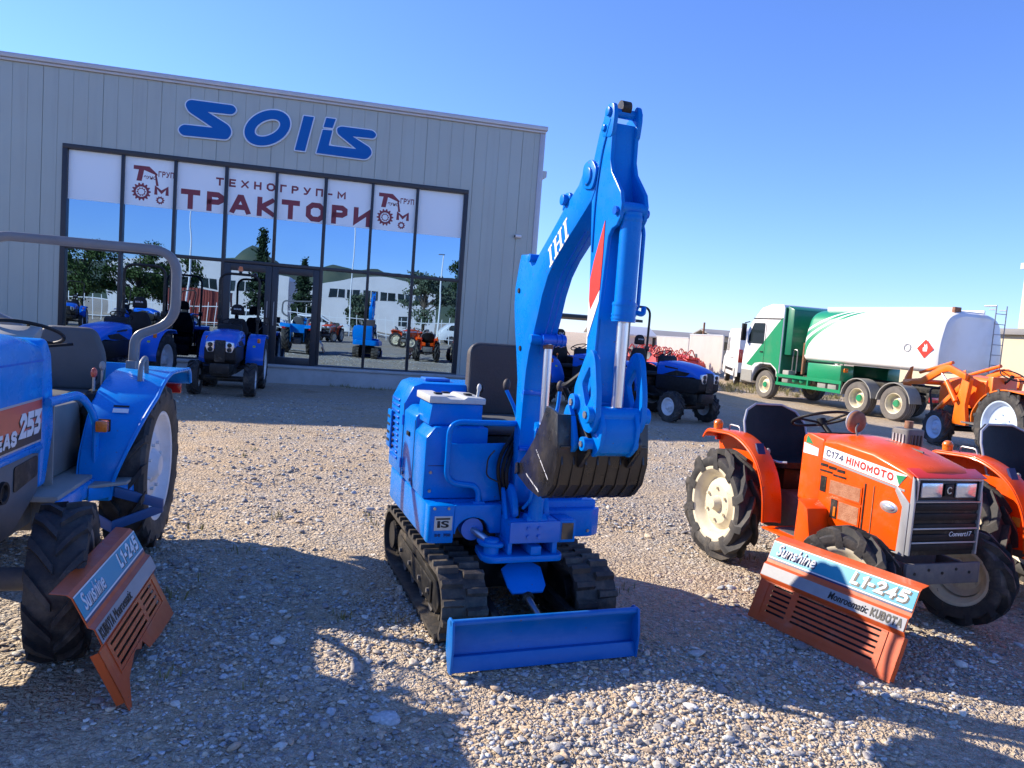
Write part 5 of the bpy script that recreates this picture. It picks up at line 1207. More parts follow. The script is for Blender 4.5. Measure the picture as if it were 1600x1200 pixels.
        rect('screen_frame', P, 1.02, 1.20, .555, .682, .004); rect('screen', M['mesh_grille'], 1.03, 1.19, .565, .672, .006)
        rect('seam', M['black'], 1.215, 1.225, .50, .83); rect('seam', M['rust'], 1.285, 1.29, .50, .83)
        lamp = MB().ell((1.405, sd * .252, .735), (.052, .018, .024), 16, 10).build('side_lamp', M['lamp_glass'], hood)
        MB().ell((1.405, sd * .250, .735), (.066, .010, .034), 16, 10).build('bezel', M['silver_trim'], lamp)
        # cowl decal
        plate('cowl_decal', M['decal_white'], t, (.66 if sd < 0 else .80, sd * .2535, .915), (-sd, 0, 0), (0, 0, 1), [(0, 0), (.14, 0), (.14, .05), (0, .07)], .0012)
        plate('green_leaf', M['decal_green'], t, (.675 if sd < 0 else .79, sd * .2535, .985), (-sd, 0, 0), (0, 0, 1), [(0, 0), (.07, .0), (.035, .035), (.01, .05)], .0012)
    cw = MB(); cw.prism(rpoly([(.64, .60), (.845, .60), (.845, 1.03), (.70, 1.055), (.645, 1.03)], .02), -.2525, .2525, 'y'); cw.build('dash_cowl', P, t, bevel=.012)
    MB().prism([(.60, 1.00), (.66, 1.055), (.70, 1.06), (.64, .98)], -.16, .16, 'y').build('instrument_panel', M['black_plastic'], t, bevel=.008)
    steering(t, (.50, 0, 1.125), .19, R_(-22), (.68, 0, .98))
    l_ = MB().tube([(.72, .10, 1.03), (.62, .28, 1.12)], .008, 8).build('throttle_lever', M['steel'], t)
    # lamp turned backwards on a wire bracket
    md = MB(); md.ell((.86, -.03, 1.155), (.030, .072, .072), 20, 14); mo = md.build('work_lamp', M['rust'], t)
    MB().lathe([(.001, 0), (.072, 0), (.075, .012), (.068, .018), (.001, .02)], (.84, -.03, 1.155), 'x', 24).build('lens_rim', M['silver_trim'], mo)
    MB().tube(arc([(.88, -.03, 1.15), (.93, -.10, 1.12), (.96, -.10, 1.06), (1.05, -.05, 1.062), (1.12, .0, 1.072), (1.35, .02, 1.045)], .03), .006, 8).build('bracket', M['cast'], mo)
    # exhaust box
    mf = MB(); mf.prism(rpoly([(1.02, .09), (1.16, .09), (1.16, .23), (1.02, .23)], .03), 1.0, 1.155, 'z'); mfo = mf.build('exhaust_box', M['cast'], t, bevel=.01)
    for k in range(4): MB().box(1.045 + .026 * k, 1.055 + .026 * k, .084, .0895, 1.03, 1.12).build('slot', M['silver_trim'], mfo)
    for k in range(4): MB().box(1.161, 1.165, .11 + .026 * k, .12 + .026 * k, 1.03, 1.12).build('slot', M['black'], mfo)
    MB().cyl((1.09, .16, 1.155), (1.09, .16, 1.20), .025).build('exhaust_pipe', M['rust'], mfo)
    # fenders, footboards
    path = smooth2([(-.30, .865), (-.25, .925), (.12, .945), (.37, .82), (.49, .62), (.515, .40)], 8)
    for sd in (1, -1):
        fe = fender_mb(path, .012, sd * .265, sd * .41).build('fender', P, t, bevel=.004)
        MB().prism([(p[0], p[1] - .010) for p in path] + [(.30, .36), (.0, .55), (-.25, .62)], sd * .262 - .003, sd * .262 + .003, 'y').build('fender_side', P, fe)
        MB().tube([(p[0] + .003, sd * .412, p[1] - .006) for p in path], .008, 8).build('fender_lip', P, fe)
        be = MB(); be.ell((-.17, sd * .37, .985), (.036, .036, .032), 16, 10); be.cyl((-.17, sd * .37, .945), (-.17, sd * .37, .975), .034, seg=18); be.build('indicator', M['amber'], fe)
        hd = arc([(.02, sd * .30, .94), (.0, sd * .30, .985), (-.12, sd * .30, .985), (-.13, sd * .30, .935)], .02, 5); MB().tube(hd, .006, 8).build('grab_handle', M['silver_trim'], fe)
        MB().box(-.305, -.28, sd * .24, sd * .30, .84, .90).build('reflector', M['red_lens'], fe, bevel=.004)
        dl = plate('warning_decal', M['decal_navy'], fe, (.335, sd * .335 - .03, .815), (0, 1, 0), (-.45, 0, .89), [(0, 0), (.06, 0), (.06, .10), (0, .10)], .016)
        plate('yellow_decal', pmat('yellow_decal', (.55, .42, .04), .5), fe, (.30 if sd < 0 else .36, sd * .2665, .52), (-sd, 0, 0), (0, 0, 1), [(0, 0), (.06, 0), (.06, .06), (0, .06)], .003)
        fb = MB(); fb.box(.50, .98, min(sd * .14, sd * .40), max(sd * .14, sd * .40), .355, .368)
        fb.loft([[(.98, sd * .14, .36), (.985, sd * .14, .36), (.985, sd * .40, .36), (.98, sd * .40, .36)], [(.92, sd * .14, .60), (.925, sd * .14, .60), (.925, sd * .40, .60), (.92, sd * .40, .60)], [(.83, sd * .14, .635), (.83, sd * .14, .643), (.83, sd * .40, .643), (.83, sd * .40, .635)]])
        fb.prism([(.83, .36), (.985, .36), (.925, .60), (.84, .635)], sd * .40 - .003, sd * .40 + .003, 'y')
        fb.build('footboard', P, t, bevel=.003)
        MB().box(.55, .80, sd * .26 - .07, sd * .26 + .07, .369, .374).build('footboard_mat', M['cast'], t)
        MB().tube([(.60, sd * .2, .50), (.72, sd * .24, .56), (.76, sd * .28, .55)], .010, 8).build('pedal', M['steel'], t)
    # seat: one black pan with a bright rim
    rings = []
    for x, z, hw, cup in [(q[0], q[1], q[2] * 1.14, q[3]) for q in ((.44, .80, .17, .0), (.40, .775, .20, .02), (.25, .765, .215, .03), (.10, .775, .22, .04), (.03, .82, .23, .05), (-.01, .92, .24, .06), (-.05, 1.03, .235, .06), (-.085, 1.11, .19, .045), (-.10, 1.155, .10, .02))]:
        fwd_ = (1 if z > .80 and x < .1 else 0); ring = []
        for k in range(9):
            u = -1 + k / 4; b = (u * u) * cup; ring.append((x + (b if fwd_ else 0), u * hw, z + (0 if fwd_ else b)))
        back = [((p[0] - .035) if fwd_ else p[0], p[1] * .96, p[2] if fwd_ else p[2] - .04) for p in ring[::-1]]
        rings.append(ring + back)
    so_ = MB().loft(rings).build('seat', M['vinyl'], t, sharp=60)
    rim = [Vector((r[0][0], r[0][1] - .004, r[0][2])) for r in rings] + [Vector((r[8][0], r[8][1] + .004, r[8][2])) for r in rings[::-1]]
    MB().tube(rim, .009, 8).build('seat_rim', M['silver_trim'], so_)
    MB().box(.0, .30, -.10, .10, .58, .75).build('seat_mount', M['black'], t, bevel=.015)
    for sd, x in ((-1, .26), (1, .20)):
        l_ = MB().tube([(x, sd * .24, .60), (x + .03, sd * .25, .83)], .007, 8).build('lever', M['steel'], t); MB().ell((x + .03, sd * .25, .85), (.018, .018, .026), 10, 8).build('knob', M['plastic_grey'] if sd < 0 else M['black_plastic'], l_)
    MB().box(-.34, -.22, -.20, .20, .42, .60).build('rear_hitch', M['cast'], t, bevel=.01)
ORG_F = (.31, -.951)
T3 = thing('small_orange_tractor', 'small orange tractor with cream wheels and white side stripe beside the excavator', 'tractor', (2.01, 5.60, 0), fwd=ORG_F)
build_orange(T3)
T4 = copy_tree(T3); T4.location = (3.60, 5.30, 0); tag(T4, 'second small orange tractor cut off by the right edge of the picture')
for o_ in (T3, T4): o_['group'] = 'small orange tractors in the front row'

# ---------------------------------------------------------------- compact blue tractors with black hoops
def build_compact(t):
    P = M['deep_blue']; K = M['black_plastic']
    for sd in (1, -1):
        put_wheel(t, 0, sd * .46, .49, sd, .50, .27, .30, M['white_rim'], n=16, lh=.03, lw=.045, skew=.8, dish=.05, hub=.08, nb=8)
        put_wheel(t, 1.50, sd * .47, .30, sd, .305, .20, .165, M['white_rim'], n=14, lh=.025, lw=.04, skew=.8, dish=.03, hub=.05, nb=5)
    c = MB(); c.box(-.3, .9, -.15, .15, .34, .6); c.box(.8, 1.85, -.16, .16, .36, .62); c.cyl((1.5, -.4, .30), (1.5, .4, .30), .05); c.cyl((0, -.36, .49), (0, .36, .49), .08); c.box(1.86, 1.98, -.16, .16, .42, .60); c.build('chassis', M['black'], t, bevel=.015)
    rings = []
    for x, zt, hw in ((.80, 1.155, .27), (1.10, 1.165, .275), (1.50, 1.13, .275), (1.80, 1.06, .265), (1.95, .98, .235), (1.99, .89, .20)):
        zb = .88 if x < 1.7 else (.90 if x < 1.9 else .86)
        rings.append([(x, y * hw, z) for y, z in ((-1, zb), (-1, zt - .08), (-.86, zt - .02), (-.5, zt + .005), (0, zt + .012), (.5, zt + .005), (.86, zt - .02), (1, zt - .08), (1, zb))])
    hood = MB().loft(rings).build('hood', P, t, bevel=.01, sharp=30)
    lo = MB(); lo.prism(rpoly([(.80, .60), (1.85, .58), (1.985, .66), (1.99, .88), (1.80, .885), (.80, .885)], .03), -.255, .255, 'y'); lower = lo.build('lower_cowl', K, t, bevel=.02)
    MB().prism([(2.001, .62), (2.0, .90), (1.965, 1.0), (1.955, 1.0), (1.97, .62)], -.085, .085, 'y').build('grille', M['black'], hood, bevel=.005)
    for sd in (1, -1):
        h = MB(); h.prism(rpoly([(sd * .09, .985), (sd * .225, .965), (sd * .235, .88), (sd * .195, .79), (sd * .10, .80)], .02), 1.945, 2.004, 'x'); ho = h.build('headlight', M['lamp_glass'], hood, bevel=.008)
        for z in (.92, .84): MB().lathe([(.001, .0), (.034, .0), (.04, .008), (.034, .012), (.001, .012)], (2.004, sd * .155, z), 'x', 16).build('lamp_ring', M['black'], ho)
        MB().prism(rpoly([(1.02, 1.065), (1.40, 1.04), (1.40, 1.015), (1.02, 1.035)], .006), sd * .276 - .002, sd * .276 + .002, 'y').build('name_strip', M['black'], hood)
        MB().prism(rpoly([(.95, .885), (1.30, .885), (1.62, .90), (1.72, .97), (1.35, 1.0)], .02), sd * .272 - .004, sd * .272 + .004, 'y').build('side_grille', M['black'], hood)
        path = smooth2([(-.45, .98), (-.40, 1.04), (.05, 1.06), (.36, .90), (.52, .62), (.50, .50)], 6)
        fe = fender_mb(path, .02, sd * .26, sd * .58).build('fender', P, t, bevel=.006)
        MB().prism([(p[0], p[1] - .01) for p in path] + [(.1, .50), (-.40, .50)], sd * .255 - .004, sd * .255 + .004, 'y').build('fender_side', K, fe)
        MB().box(.30, .34, sd * .44, sd * .50, .90, 1.0).build('indicator', M['amber'], fe, bevel=.01)
        plate('fender_decal', pmat('yellow_green_decal', (.5, .55, .05), .5), fe, (.44, sd * .40 - .03, .76), (0, 1, 0), (-.45, 0, .89), [(0, 0), (.05, 0), (.05, .11), (0, .11)], .012)
        MB().box(.25, .95, min(sd * .16, sd * .45), max(sd * .16, sd * .45), .44, .47).build('footboard', K, t, bevel=.01)
    MB().prism(rpoly([(.70, .58), (.86, .58), (.86, 1.22), (.78, 1.27), (.70, 1.24)], .03), -.20, .20, 'y').build('dash_cowl', K, t, bevel=.02)
    steering(t, (.62, 0, 1.28), .18, R_(-25), (.78, 0, 1.12))
    MB().prism(rpoly([(-.12, .80), (.36, .79), (.40, .84), (.34, .90), (-.10, .89)], .03), -.22, .22, 'y').build('seat', M['vinyl'], t, bevel=.03, seg=3)
    MB().prism(rpoly([(-.22, .88), (.22, .88), (.22, 1.15), (.14, 1.36), (-.14, 1.36), (-.22, 1.15)], .05), -.17, -.08, 'x').build('backrest', M['vinyl'], t, bevel=.03, seg=3)
    hr = MB().prism(rpoly([(-.13, 1.43), (.13, 1.43), (.12, 1.58), (.06, 1.64), (-.06, 1.64), (-.12, 1.58)], .04), -.17, -.09, 'x').build('headrest', M['vinyl'], t, bevel=.03, seg=3)
    text_obj('lettering', 'SOLIS', M['decal_white'], hr, (-.088, -.07, 1.53), (0, 1, 0), (0, 0, 1), (.14, .03), bold=.02, depth=.003)
    MB().box(-.15, .25, -.2, .2, .56, .79).build('seat_base', M['black'], t, bevel=.02)
    hp = arc([(-.30, .36, .62), (-.30, .38, 2.24), (-.30, -.38, 2.24), (-.30, -.36, .62)], [.20, .20], 10)
    rb = MB().tube(hp, .026, 12).build('roll_hoop', M['black'], t)
    for sd in (1, -1): MB().box(-.34, -.26, sd * .37 - .04, sd * .37 + .04, 1.30, 1.40).build('hinge_bracket', M['black'], rb, bevel=.01)
    for sd in (1, -1):
        l_ = MB().tube([(.20, sd * .27, .85), (.24, sd * .29, 1.08)], .008, 8).build('lever', M['steel'], t); MB().ell((.24, sd * .29, 1.09), (.02, .02, .03), 10, 8).build('knob', M['amber'] if sd < 0 else K, l_)
FAC = (.235, -.972)
TS = thing('compact_blue_tractor', 'deep blue compact tractor with a black hoop and amber beacon before the glass front', 'tractor', (-5.52, 14.62, 0), fwd=FAC, group='compact blue tractors in the yard')
build_compact(TS)
TS2 = copy_tree(TS); TS2.location = (-7.05, 13.75, 0); TS2.rotation_euler = (0, 0, math.atan2(-.997, .08)); tag(TS2, 'compact blue tractor seen through the grey roll bar near the far left windows')
TS3 = copy_tree(TS); TS3.location = (2.72, 15.75, 0); TS3.rotation_euler = (0, 0, math.atan2(-.86, .52)); tag(TS3, 'compact blue tractor with pale rims behind the excavator bucket, before the red implements')
TS4 = copy_tree(TS); TS4.location = (1.05, 16.3, 0); TS4.rotation_euler = (0, 0, math.atan2(-.86, .52)); tag(TS4, 'compact blue tractor without a hoop mostly hidden behind the excavator boom')
for ch in list(TS4.children):
    if ch.name.startswith('roll_hoop'):
        for g_ in list(ch.children): bpy.data.objects.remove(g_)
        bpy.data.objects.remove(ch)
be = MB().cyl((-.30, 0, 2.262), (-.30, 0, 2.30), .03, seg=14).build('beacon_base', M['black'], TS); MB().lathe([(.001, .10), (.03, .095), (.048, .05), (.05, 0), (.001, 0)], (-.30, 0, 2.302), 'z', 18).build('beacon', M['amber'], TS)
m_ = MB(); m_.tube([(-.28, .40, 1.15), (-.26, .52, 1.30)], .008, 8); m_.box(-.27, -.25, .48, .60, 1.28, 1.42); m_.build('mirror', M['black'], TS)
# ================================================================ fuel tanker
def tank_material():
    m = pmat('tank_white_green', (0.80, 0.80, 0.78), 0.35, coat=0.3); nt = m.node_tree; n = nt.nodes; l = nt.links
    tc = n.new('ShaderNodeTexCoord'); sp = n.new('ShaderNodeSeparateXYZ'); l.new(tc.outputs['Object'], sp.inputs[0])
    def mth(op, a, b=None):
        x = n.new('ShaderNodeMath'); x.operation = op
        for s, q in ((0, a), (1, b)):
            if q is None: continue
            if isinstance(q, (int, float)): x.inputs[s].default_value = q
            else: l.new(q, x.inputs[s])
        return x.outputs[0]
    X, Z = sp.outputs[0], sp.outputs[2]
    t = mth('MAXIMUM', mth('SUBTRACT', Z, 1.66), 0.0)
    d = mth('SUBTRACT', X, mth('SUBTRACT', 3.72, mth('MULTIPLY', mth('MULTIPLY', t, t), 0.92)))   # distance in front of the curved livery edge
    inside = mth('MULTIPLY', mth('GREATER_THAN', d, 0.0), mth('GREATER_THAN', Z, 1.66))
    def band(a, b): return mth('MULTIPLY', mth('GREATER_THAN', d, a), mth('LESS_THAN', d, b))
    white = mth('MAXIMUM', band(0.22, 0.38), band(0.62, 0.78))
    f = mth('MULTIPLY', inside, mth('SUBTRACT', 1.0, white))
    nz = n.new('ShaderNodeTexNoise'); nz.inputs['Scale'].default_value = 1.6; nz.inputs['Detail'].default_value = 6; l.new(tc.outputs['Object'], nz.inputs['Vector'])
    r = n.new('ShaderNodeValToRGB'); r.color_ramp.elements[0].color = (.80, .80, .78, 1); r.color_ramp.elements[1].color = (.68, .67, .63, 1); r.color_ramp.elements[0].position = .45; r.color_ramp.elements[1].position = .8
    l.new(nz.outputs['Fac'], r.inputs[0])
    mx = n.new('ShaderNodeMix'); mx.data_type = 'RGBA'; l.new(f, mx.inputs[0]); l.new(r.outputs[0], mx.inputs[6]); mx.inputs[7].default_value = (0.012, 0.27, 0.115, 1)
    l.new(mx.outputs[2], n['Principled BSDF'].inputs['Base Color']); return m
def build_tanker(t):
    G, Wm = M['green'], M['white']
    T_ = M['grey_tyre_dusty']
    for sd in (1, -1):
        for x in (.08, 1.44): put_wheel(t, x, sd * 1.0, .50, sd, .505, .38, .29, M['cream'], T_, road=True, dish=.14, hub=.12, nb=10)
        put_wheel(t, 5.65, sd * 1.04, .50, sd, .50, .30, .29, M['cream'], T_, road=True, dish=.06, hub=.12, nb=10)
        for x in (.08, 1.44, 5.65): MB().lathe([(.001, 0), (.09, 0), (.11, -.03), (.12, -.08)], (x, sd * (1.09 if x < 5 else 1.16), .50), 'y', 20).build('hub_cap', G, t)
        for x in (.08, 1.44):
            a = [(x + .60 * math.cos(q), .50 + .60 * math.sin(q)) for q in [R_(5 + 17 * k) for k in range(11)]]; b = [(x + .575 * math.cos(q), .50 + .575 * math.sin(q)) for q in [R_(5 + 17 * k) for k in range(11)]]
            MB().prism(a + b[::-1], min(sd * .78, sd * 1.22), max(sd * .78, sd * 1.22), 'y').build('mudguard', M['plastic_grey'], t)
    c = MB(); 
    for ys in (.40, -.48): c.box(-1.0, 6.4, ys, ys + .08, .80, 1.05)
    c.box(-.9, 1.9, -.7, .7, .62, .8); c.box(2.0, 4.6, -.6, .6, .70, .95); c.box(-1.0, -.9, -1.1, 1.1, .62, .90); c.build('chassis', M['black'], t, bevel=.01)
    # cab
    prof = [(4.92, .80), (4.92, 3.18), (5.02, 3.32), (5.60, 3.34), (6.15, 3.20), (6.42, 2.92), (6.62, 2.70), (6.80, 2.40), (6.98, 1.40), (7.00, .95), (6.92, .52), (6.35, .50), (6.32, .80), (6.20, 1.05), (5.95, 1.20), (5.40, 1.20), (5.12, 1.02), (5.08, .80)]
    cab = MB().prism(prof, -1.20, 1.20, 'y').build('cab', Wm, t, bevel=.05, seg=3)
    for sd in (1, -1):
        yy = lambda d: (min(sd * 1.2005, sd * (1.2005 + d)), max(sd * 1.2005, sd * (1.2005 + d)))
        MB().prism(rpoly([(4.96, 1.25), (4.96, 2.86), (5.0, 2.86), (6.72, 1.14), (6.40, 1.10), (6.25, 1.22), (5.95, 1.27), (5.40, 1.27), (5.10, 1.10), (4.97, .86)], .01), *yy(.004), 'y').build('green_flank', G, cab)
        MB().prism(rpoly([(5.86, 1.92), (5.86, 2.66), (6.46, 2.66), (6.70, 2.18), (6.72, 1.92)], .04), *yy(.010), 'y').build('side_window', M['car_glass'], cab)
        MB().box(5.78, 5.80, *yy(.006), 1.05, 2.75).build('door_seam', M['black'], cab)
        MB().box(5.85, 6.0, *yy(.03), 1.62, 1.66).build('handle', M['black_plastic'], cab)
        mm = MB(); mm.box(6.78, 6.86, sd * 1.36 - .09, sd * 1.36 + .09, 2.0, 2.62); mm.tube([(6.74, sd * 1.18, 2.70), (6.84, sd * 1.34, 2.64)], .02, 8); mm.build('mirror', M['black_plastic'], cab, bevel=.02)
        MB().prism([(5.0, 2.80), (5.0, 2.84), (6.50, 2.84), (6.52, 2.80)], *yy(.012), 'y').build('roof_seam', M['black'], cab)
        MB().box(6.35, 6.95, *yy(.012), .55, .95).build('step_panel', M['plastic_grey'], cab)
        a = [(5.65 + .62 * math.cos(q), .50 + .62 * math.sin(q)) for q in [R_(8 + 16.4 * k) for k in range(11)]]; b = [(5.65 + .57 * math.cos(q), .50 + .57 * math.sin(q)) for q in [R_(8 + 16.4 * k) for k in range(11)]]
        MB().prism(a + b[::-1], min(sd * .86, sd * 1.215), max(sd * .86, sd * 1.215), 'y').build('mudguard', M['black_plastic'], cab)
    MB().box(4.905, 4.919, -1.17, 1.17, .85, 3.22).build('cab_back', M['green_shaded'], cab)
    MB().prism(rpoly([(-1.05, 1.55), (1.05, 1.55), (1.0, 2.55), (-1.0, 2.55)], .05), 6.86, 6.87, 'x').build('windscreen', M['car_glass'], cab)
    MB().box(7.0, 7.06, -1.15, 1.15, .45, .80).build('bumper', M['plastic_grey'], cab, bevel=.03)
    # roof air deflector in green behind the cab roof
    MB().prism([(4.55, 1.6), (4.55, 3.15), (4.90, 3.28), (4.90, 1.6)], -1.15, 1.10, 'y').build('wind_deflector', M['green_shaded'], t, bevel=.03)
    # tank
    sec = rpoly([(-1.20, 1.55), (-1.06, 1.47), (1.06, 1.47), (1.20, 1.55), (1.22, 2.2), (1.02, 2.98), (.62, 3.17), (-.62, 3.17), (-1.02, 2.98), (-1.22, 2.2)], [.1, .1, .1, .1, .55, .4, .3, .3, .4, .55], 6)
    rings = []
    cy, cz = 0, 2.25
    for x, s in ((3.86, .86), (3.84, .95), (3.76, .992), (3.66, 1.0), (2.5, 1), (1.2, 1), (0, 1), (-.95, 1.0), (-1.08, .992), (-1.18, .95), (-1.24, .86)): rings.append([(x, cy + y * s, cz + (z - cz) * s) for y, z in sec])
    tank = MB().loft(rings).build('tank', tank_material(), t, sharp=30)
    tk = MB(); tk.box(-1.0, 3.6, .56, .60, 3.10, 3.27); tk.box(-1.0, 3.6, -.60, -.56, 3.10, 3.27); tk.box(-1.0, 3.6, -.55, .55, 3.175, 3.20); tk.build('catwalk', Wm, t, bevel=.005)
    MB().box(-1.10, -1.005, .42, .66, 3.06, 3.28).build('valve_box', M['rust'], t, bevel=.01)
    for x in (-.2, 1.1, 2.4): MB().lathe([(.001, .1), (.22, .1), (.25, .08), (.25, 0)], (x, 0, 3.20), 'z', 24).build('manhole', M['steel'], t)
    ob = MB(); ob.box(2.12, 3.56, .70, 1.21, .92, 1.42); ob.build('side_locker', G, t, bevel=.02)
    MB().box(2.12, 3.56, -1.21, -.70, .92, 1.42).build('side_locker', G, t, bevel=.02)
    for sd in (1, -1):
        g = MB(); y_ = sd * 1.20
        for za in (.84, .56): g.prism([(2.05, za - .12), (5.02, za), (5.02, za + .09), (2.05, za - .03)] if False else [(2.05, za), (5.02, za), (5.02, za + .10), (2.05, za + .10)], y_ - .02, y_ + .02, 'y')
        for x in (2.1, 3.5, 4.95): g.box(x - .03, x + .03, y_ - .015, y_ + .015, .55, .95)
        g.build('side_guard', G, t)
        for x in (3.9, 4.25): MB().ell((x, sd * .95, .78), (.17, .2, .15), 16, 10).build('air_tank', G, t)
        MB().box(4.5, 4.8, sd * 1.0 - .15, sd * 1.0 + .15, .66, 1.08).build('battery_box', M['plastic_grey'], t, bevel=.02)
        for x in (2.3, 2.75): MB().box(x, x + .36, sd * 1.02 - .14, sd * 1.02 + .14, .60, .90).build('stowage_box', M['plastic_grey'], t, bevel=.02)
        hp = arc([(4.32, sd * 1.0, 1.0), (4.32, sd * 1.0, 1.80), (4.52, sd * 1.0, 1.80), (4.52, sd * 1.0, 1.0)], .09); MB().tube(hp, .02, 8).build('grab_rail', M['steel'], t)
    MB().cyl((4.05, .95, 1.0), (4.05, .95, 2.05), .06, seg=14).build('exhaust_stack', M['rust'], t)
    MB().tube(arc([(4.6, .5, 1.2), (4.2, .7, 1.5), (3.9, .5, 1.15)], .2), .02, 8).build('air_hose', M['black'], t)
    # placards
    dm = MB().prism([(-.80 + .26 * a, 2.10 + .26 * b) for a, b in ((-1, 0), (0, -1), (1, 0), (0, 1))], 1.2185, 1.2235, 'y').build('hazard_placard', M['decal_red'], t)
    fl = MB().prism([(-.80 + p[0] * .1, 2.12 + p[1] * .13) for p in ((-.6, -.7), (.6, -.7), (.75, 0), (.3, .2), (.35, .9), (-.1, .5), (-.4, .95), (-.75, .1))], 1.2236, 1.2256, 'y').build('flame_symbol', M['decal_white'], dm)
    tr = MB().lathe([(.09, 0), (.12, 0), (.12, .004), (.09, .004)], (-.22, 1.219, 2.10), 'y', 24).build('round_mark', M['decal_grey'], t)
    # rear ladder
    ld = MB()
    for ys in (-.95, -.55): ld.tube([(-1.35, ys, .75), (-1.35, ys, 3.42)], .014, 8)
    for k in range(9): ld.tube([(-1.35, -.95, .95 + .28 * k), (-1.35, -.55, .95 + .28 * k)], .010, 8)
    for z in (1.6, 3.3): 
        for ys in (-.95, -.55): ld.tube([(-1.35, ys, z), (-1.15, ys, z)], .014, 6)
    ld.tube([(-1.35, -.55, 3.40), (-1.0, -.56, 3.40)], .022, 8); ld.build('ladder', M['steel'], t)
    for sd in (1, -1): MB().box(-1.04, -1.003, sd * .95 - .16, sd * .95 + .16, .66, .80).build('tail_lamp', M['red_lens'], t, bevel=.01)
    MB().box(1.98, 2.02, 1.05, 1.2, 1.22, 1.34).build('marker_lamp', M['amber'], t, bevel=.01)
TK = thing('fuel_tanker', 'white and green fuel tanker lorry with a red hazard diamond parked on the right', 'lorry', (11.97, 21.30, -.25), fwd=(-.345, .938))
build_tanker(TK)

# ================================================================ white van beyond the tanker
def build_van(t):
    Wm = M['white']
    prof = [(-.1, .42), (-.12, 1.2), (-.06, 2.42), (.05, 2.55), (3.6, 2.55), (4.1, 2.35), (4.65, 1.45), (5.45, 1.20), (5.6, .95), (5.6, .40), (4.95, .40), (4.85, .70), (4.6, .82), (4.35, .70), (4.25, .40), (1.25, .40), (1.15, .70), (.9, .82), (.65, .70), (.55, .40)]
    b = MB().prism(prof, -1.0, 1.0, 'y').build('body', Wm, t, bevel=.05, seg=3)
    for sd in (1, -1):
        put_wheel(t, .90, sd * .86, .36, sd, .36, .24, .21, M['steel'], M['rubber'], road=True, dish=.04, hub=.06, nb=5); put_wheel(t, 4.60, sd * .86, .36, sd, .36, .24, .21, M['steel'], M['rubber'], road=True, dish=.04, hub=.06, nb=5)
        MB().box(-.135, -.06, sd * .90 - .09, sd * .90 + .09, 1.05, 1.62).build('tail_lamp', M['red_lens'], t, bevel=.02)
        MB().prism(rpoly([(3.3, 1.5), (3.3, 2.15), (3.95, 2.15), (4.45, 1.5)], .05), sd * 1.004 - .004, sd * 1.004 + .004, 'y').build('side_window', M['car_glass'], b)
        MB().box(1.4, 3.0, sd * 1.003 - .003, sd * 1.003 + .003, 1.20, 1.23).build('slide_rail', M['black_plastic'], b)
        MB().box(1.38, 4.2, sd * 1.005 - .01, sd * 1.005 + .01, .62, .74).build('rub_strip', M['black_plastic'], b)
    MB().box(-.17, -.105, -.98, .98, .42, .62).build('bumper', M['black_plastic'], b, bevel=.02)
    MB().box(-.128, -.120, -.006, .006, .65, 2.4).build('door_seam', M['black'], b)
    MB().loft([[(4.12, y, 2.30) for y in (-.85, .85)] + [(4.16, y, 2.30) for y in (.85, -.85)], [(4.63, y, 1.50) for y in (-.92, .92)] + [(4.67, y, 1.50) for y in (.92, -.92)]]).build('windscreen', M['car_glass'], b)
VN = thing('white_van', 'plain white panel van standing beyond the tanker cab', 'van', (10.65, 31.9, -.25), fwd=(.17, .985))
build_van(VN)

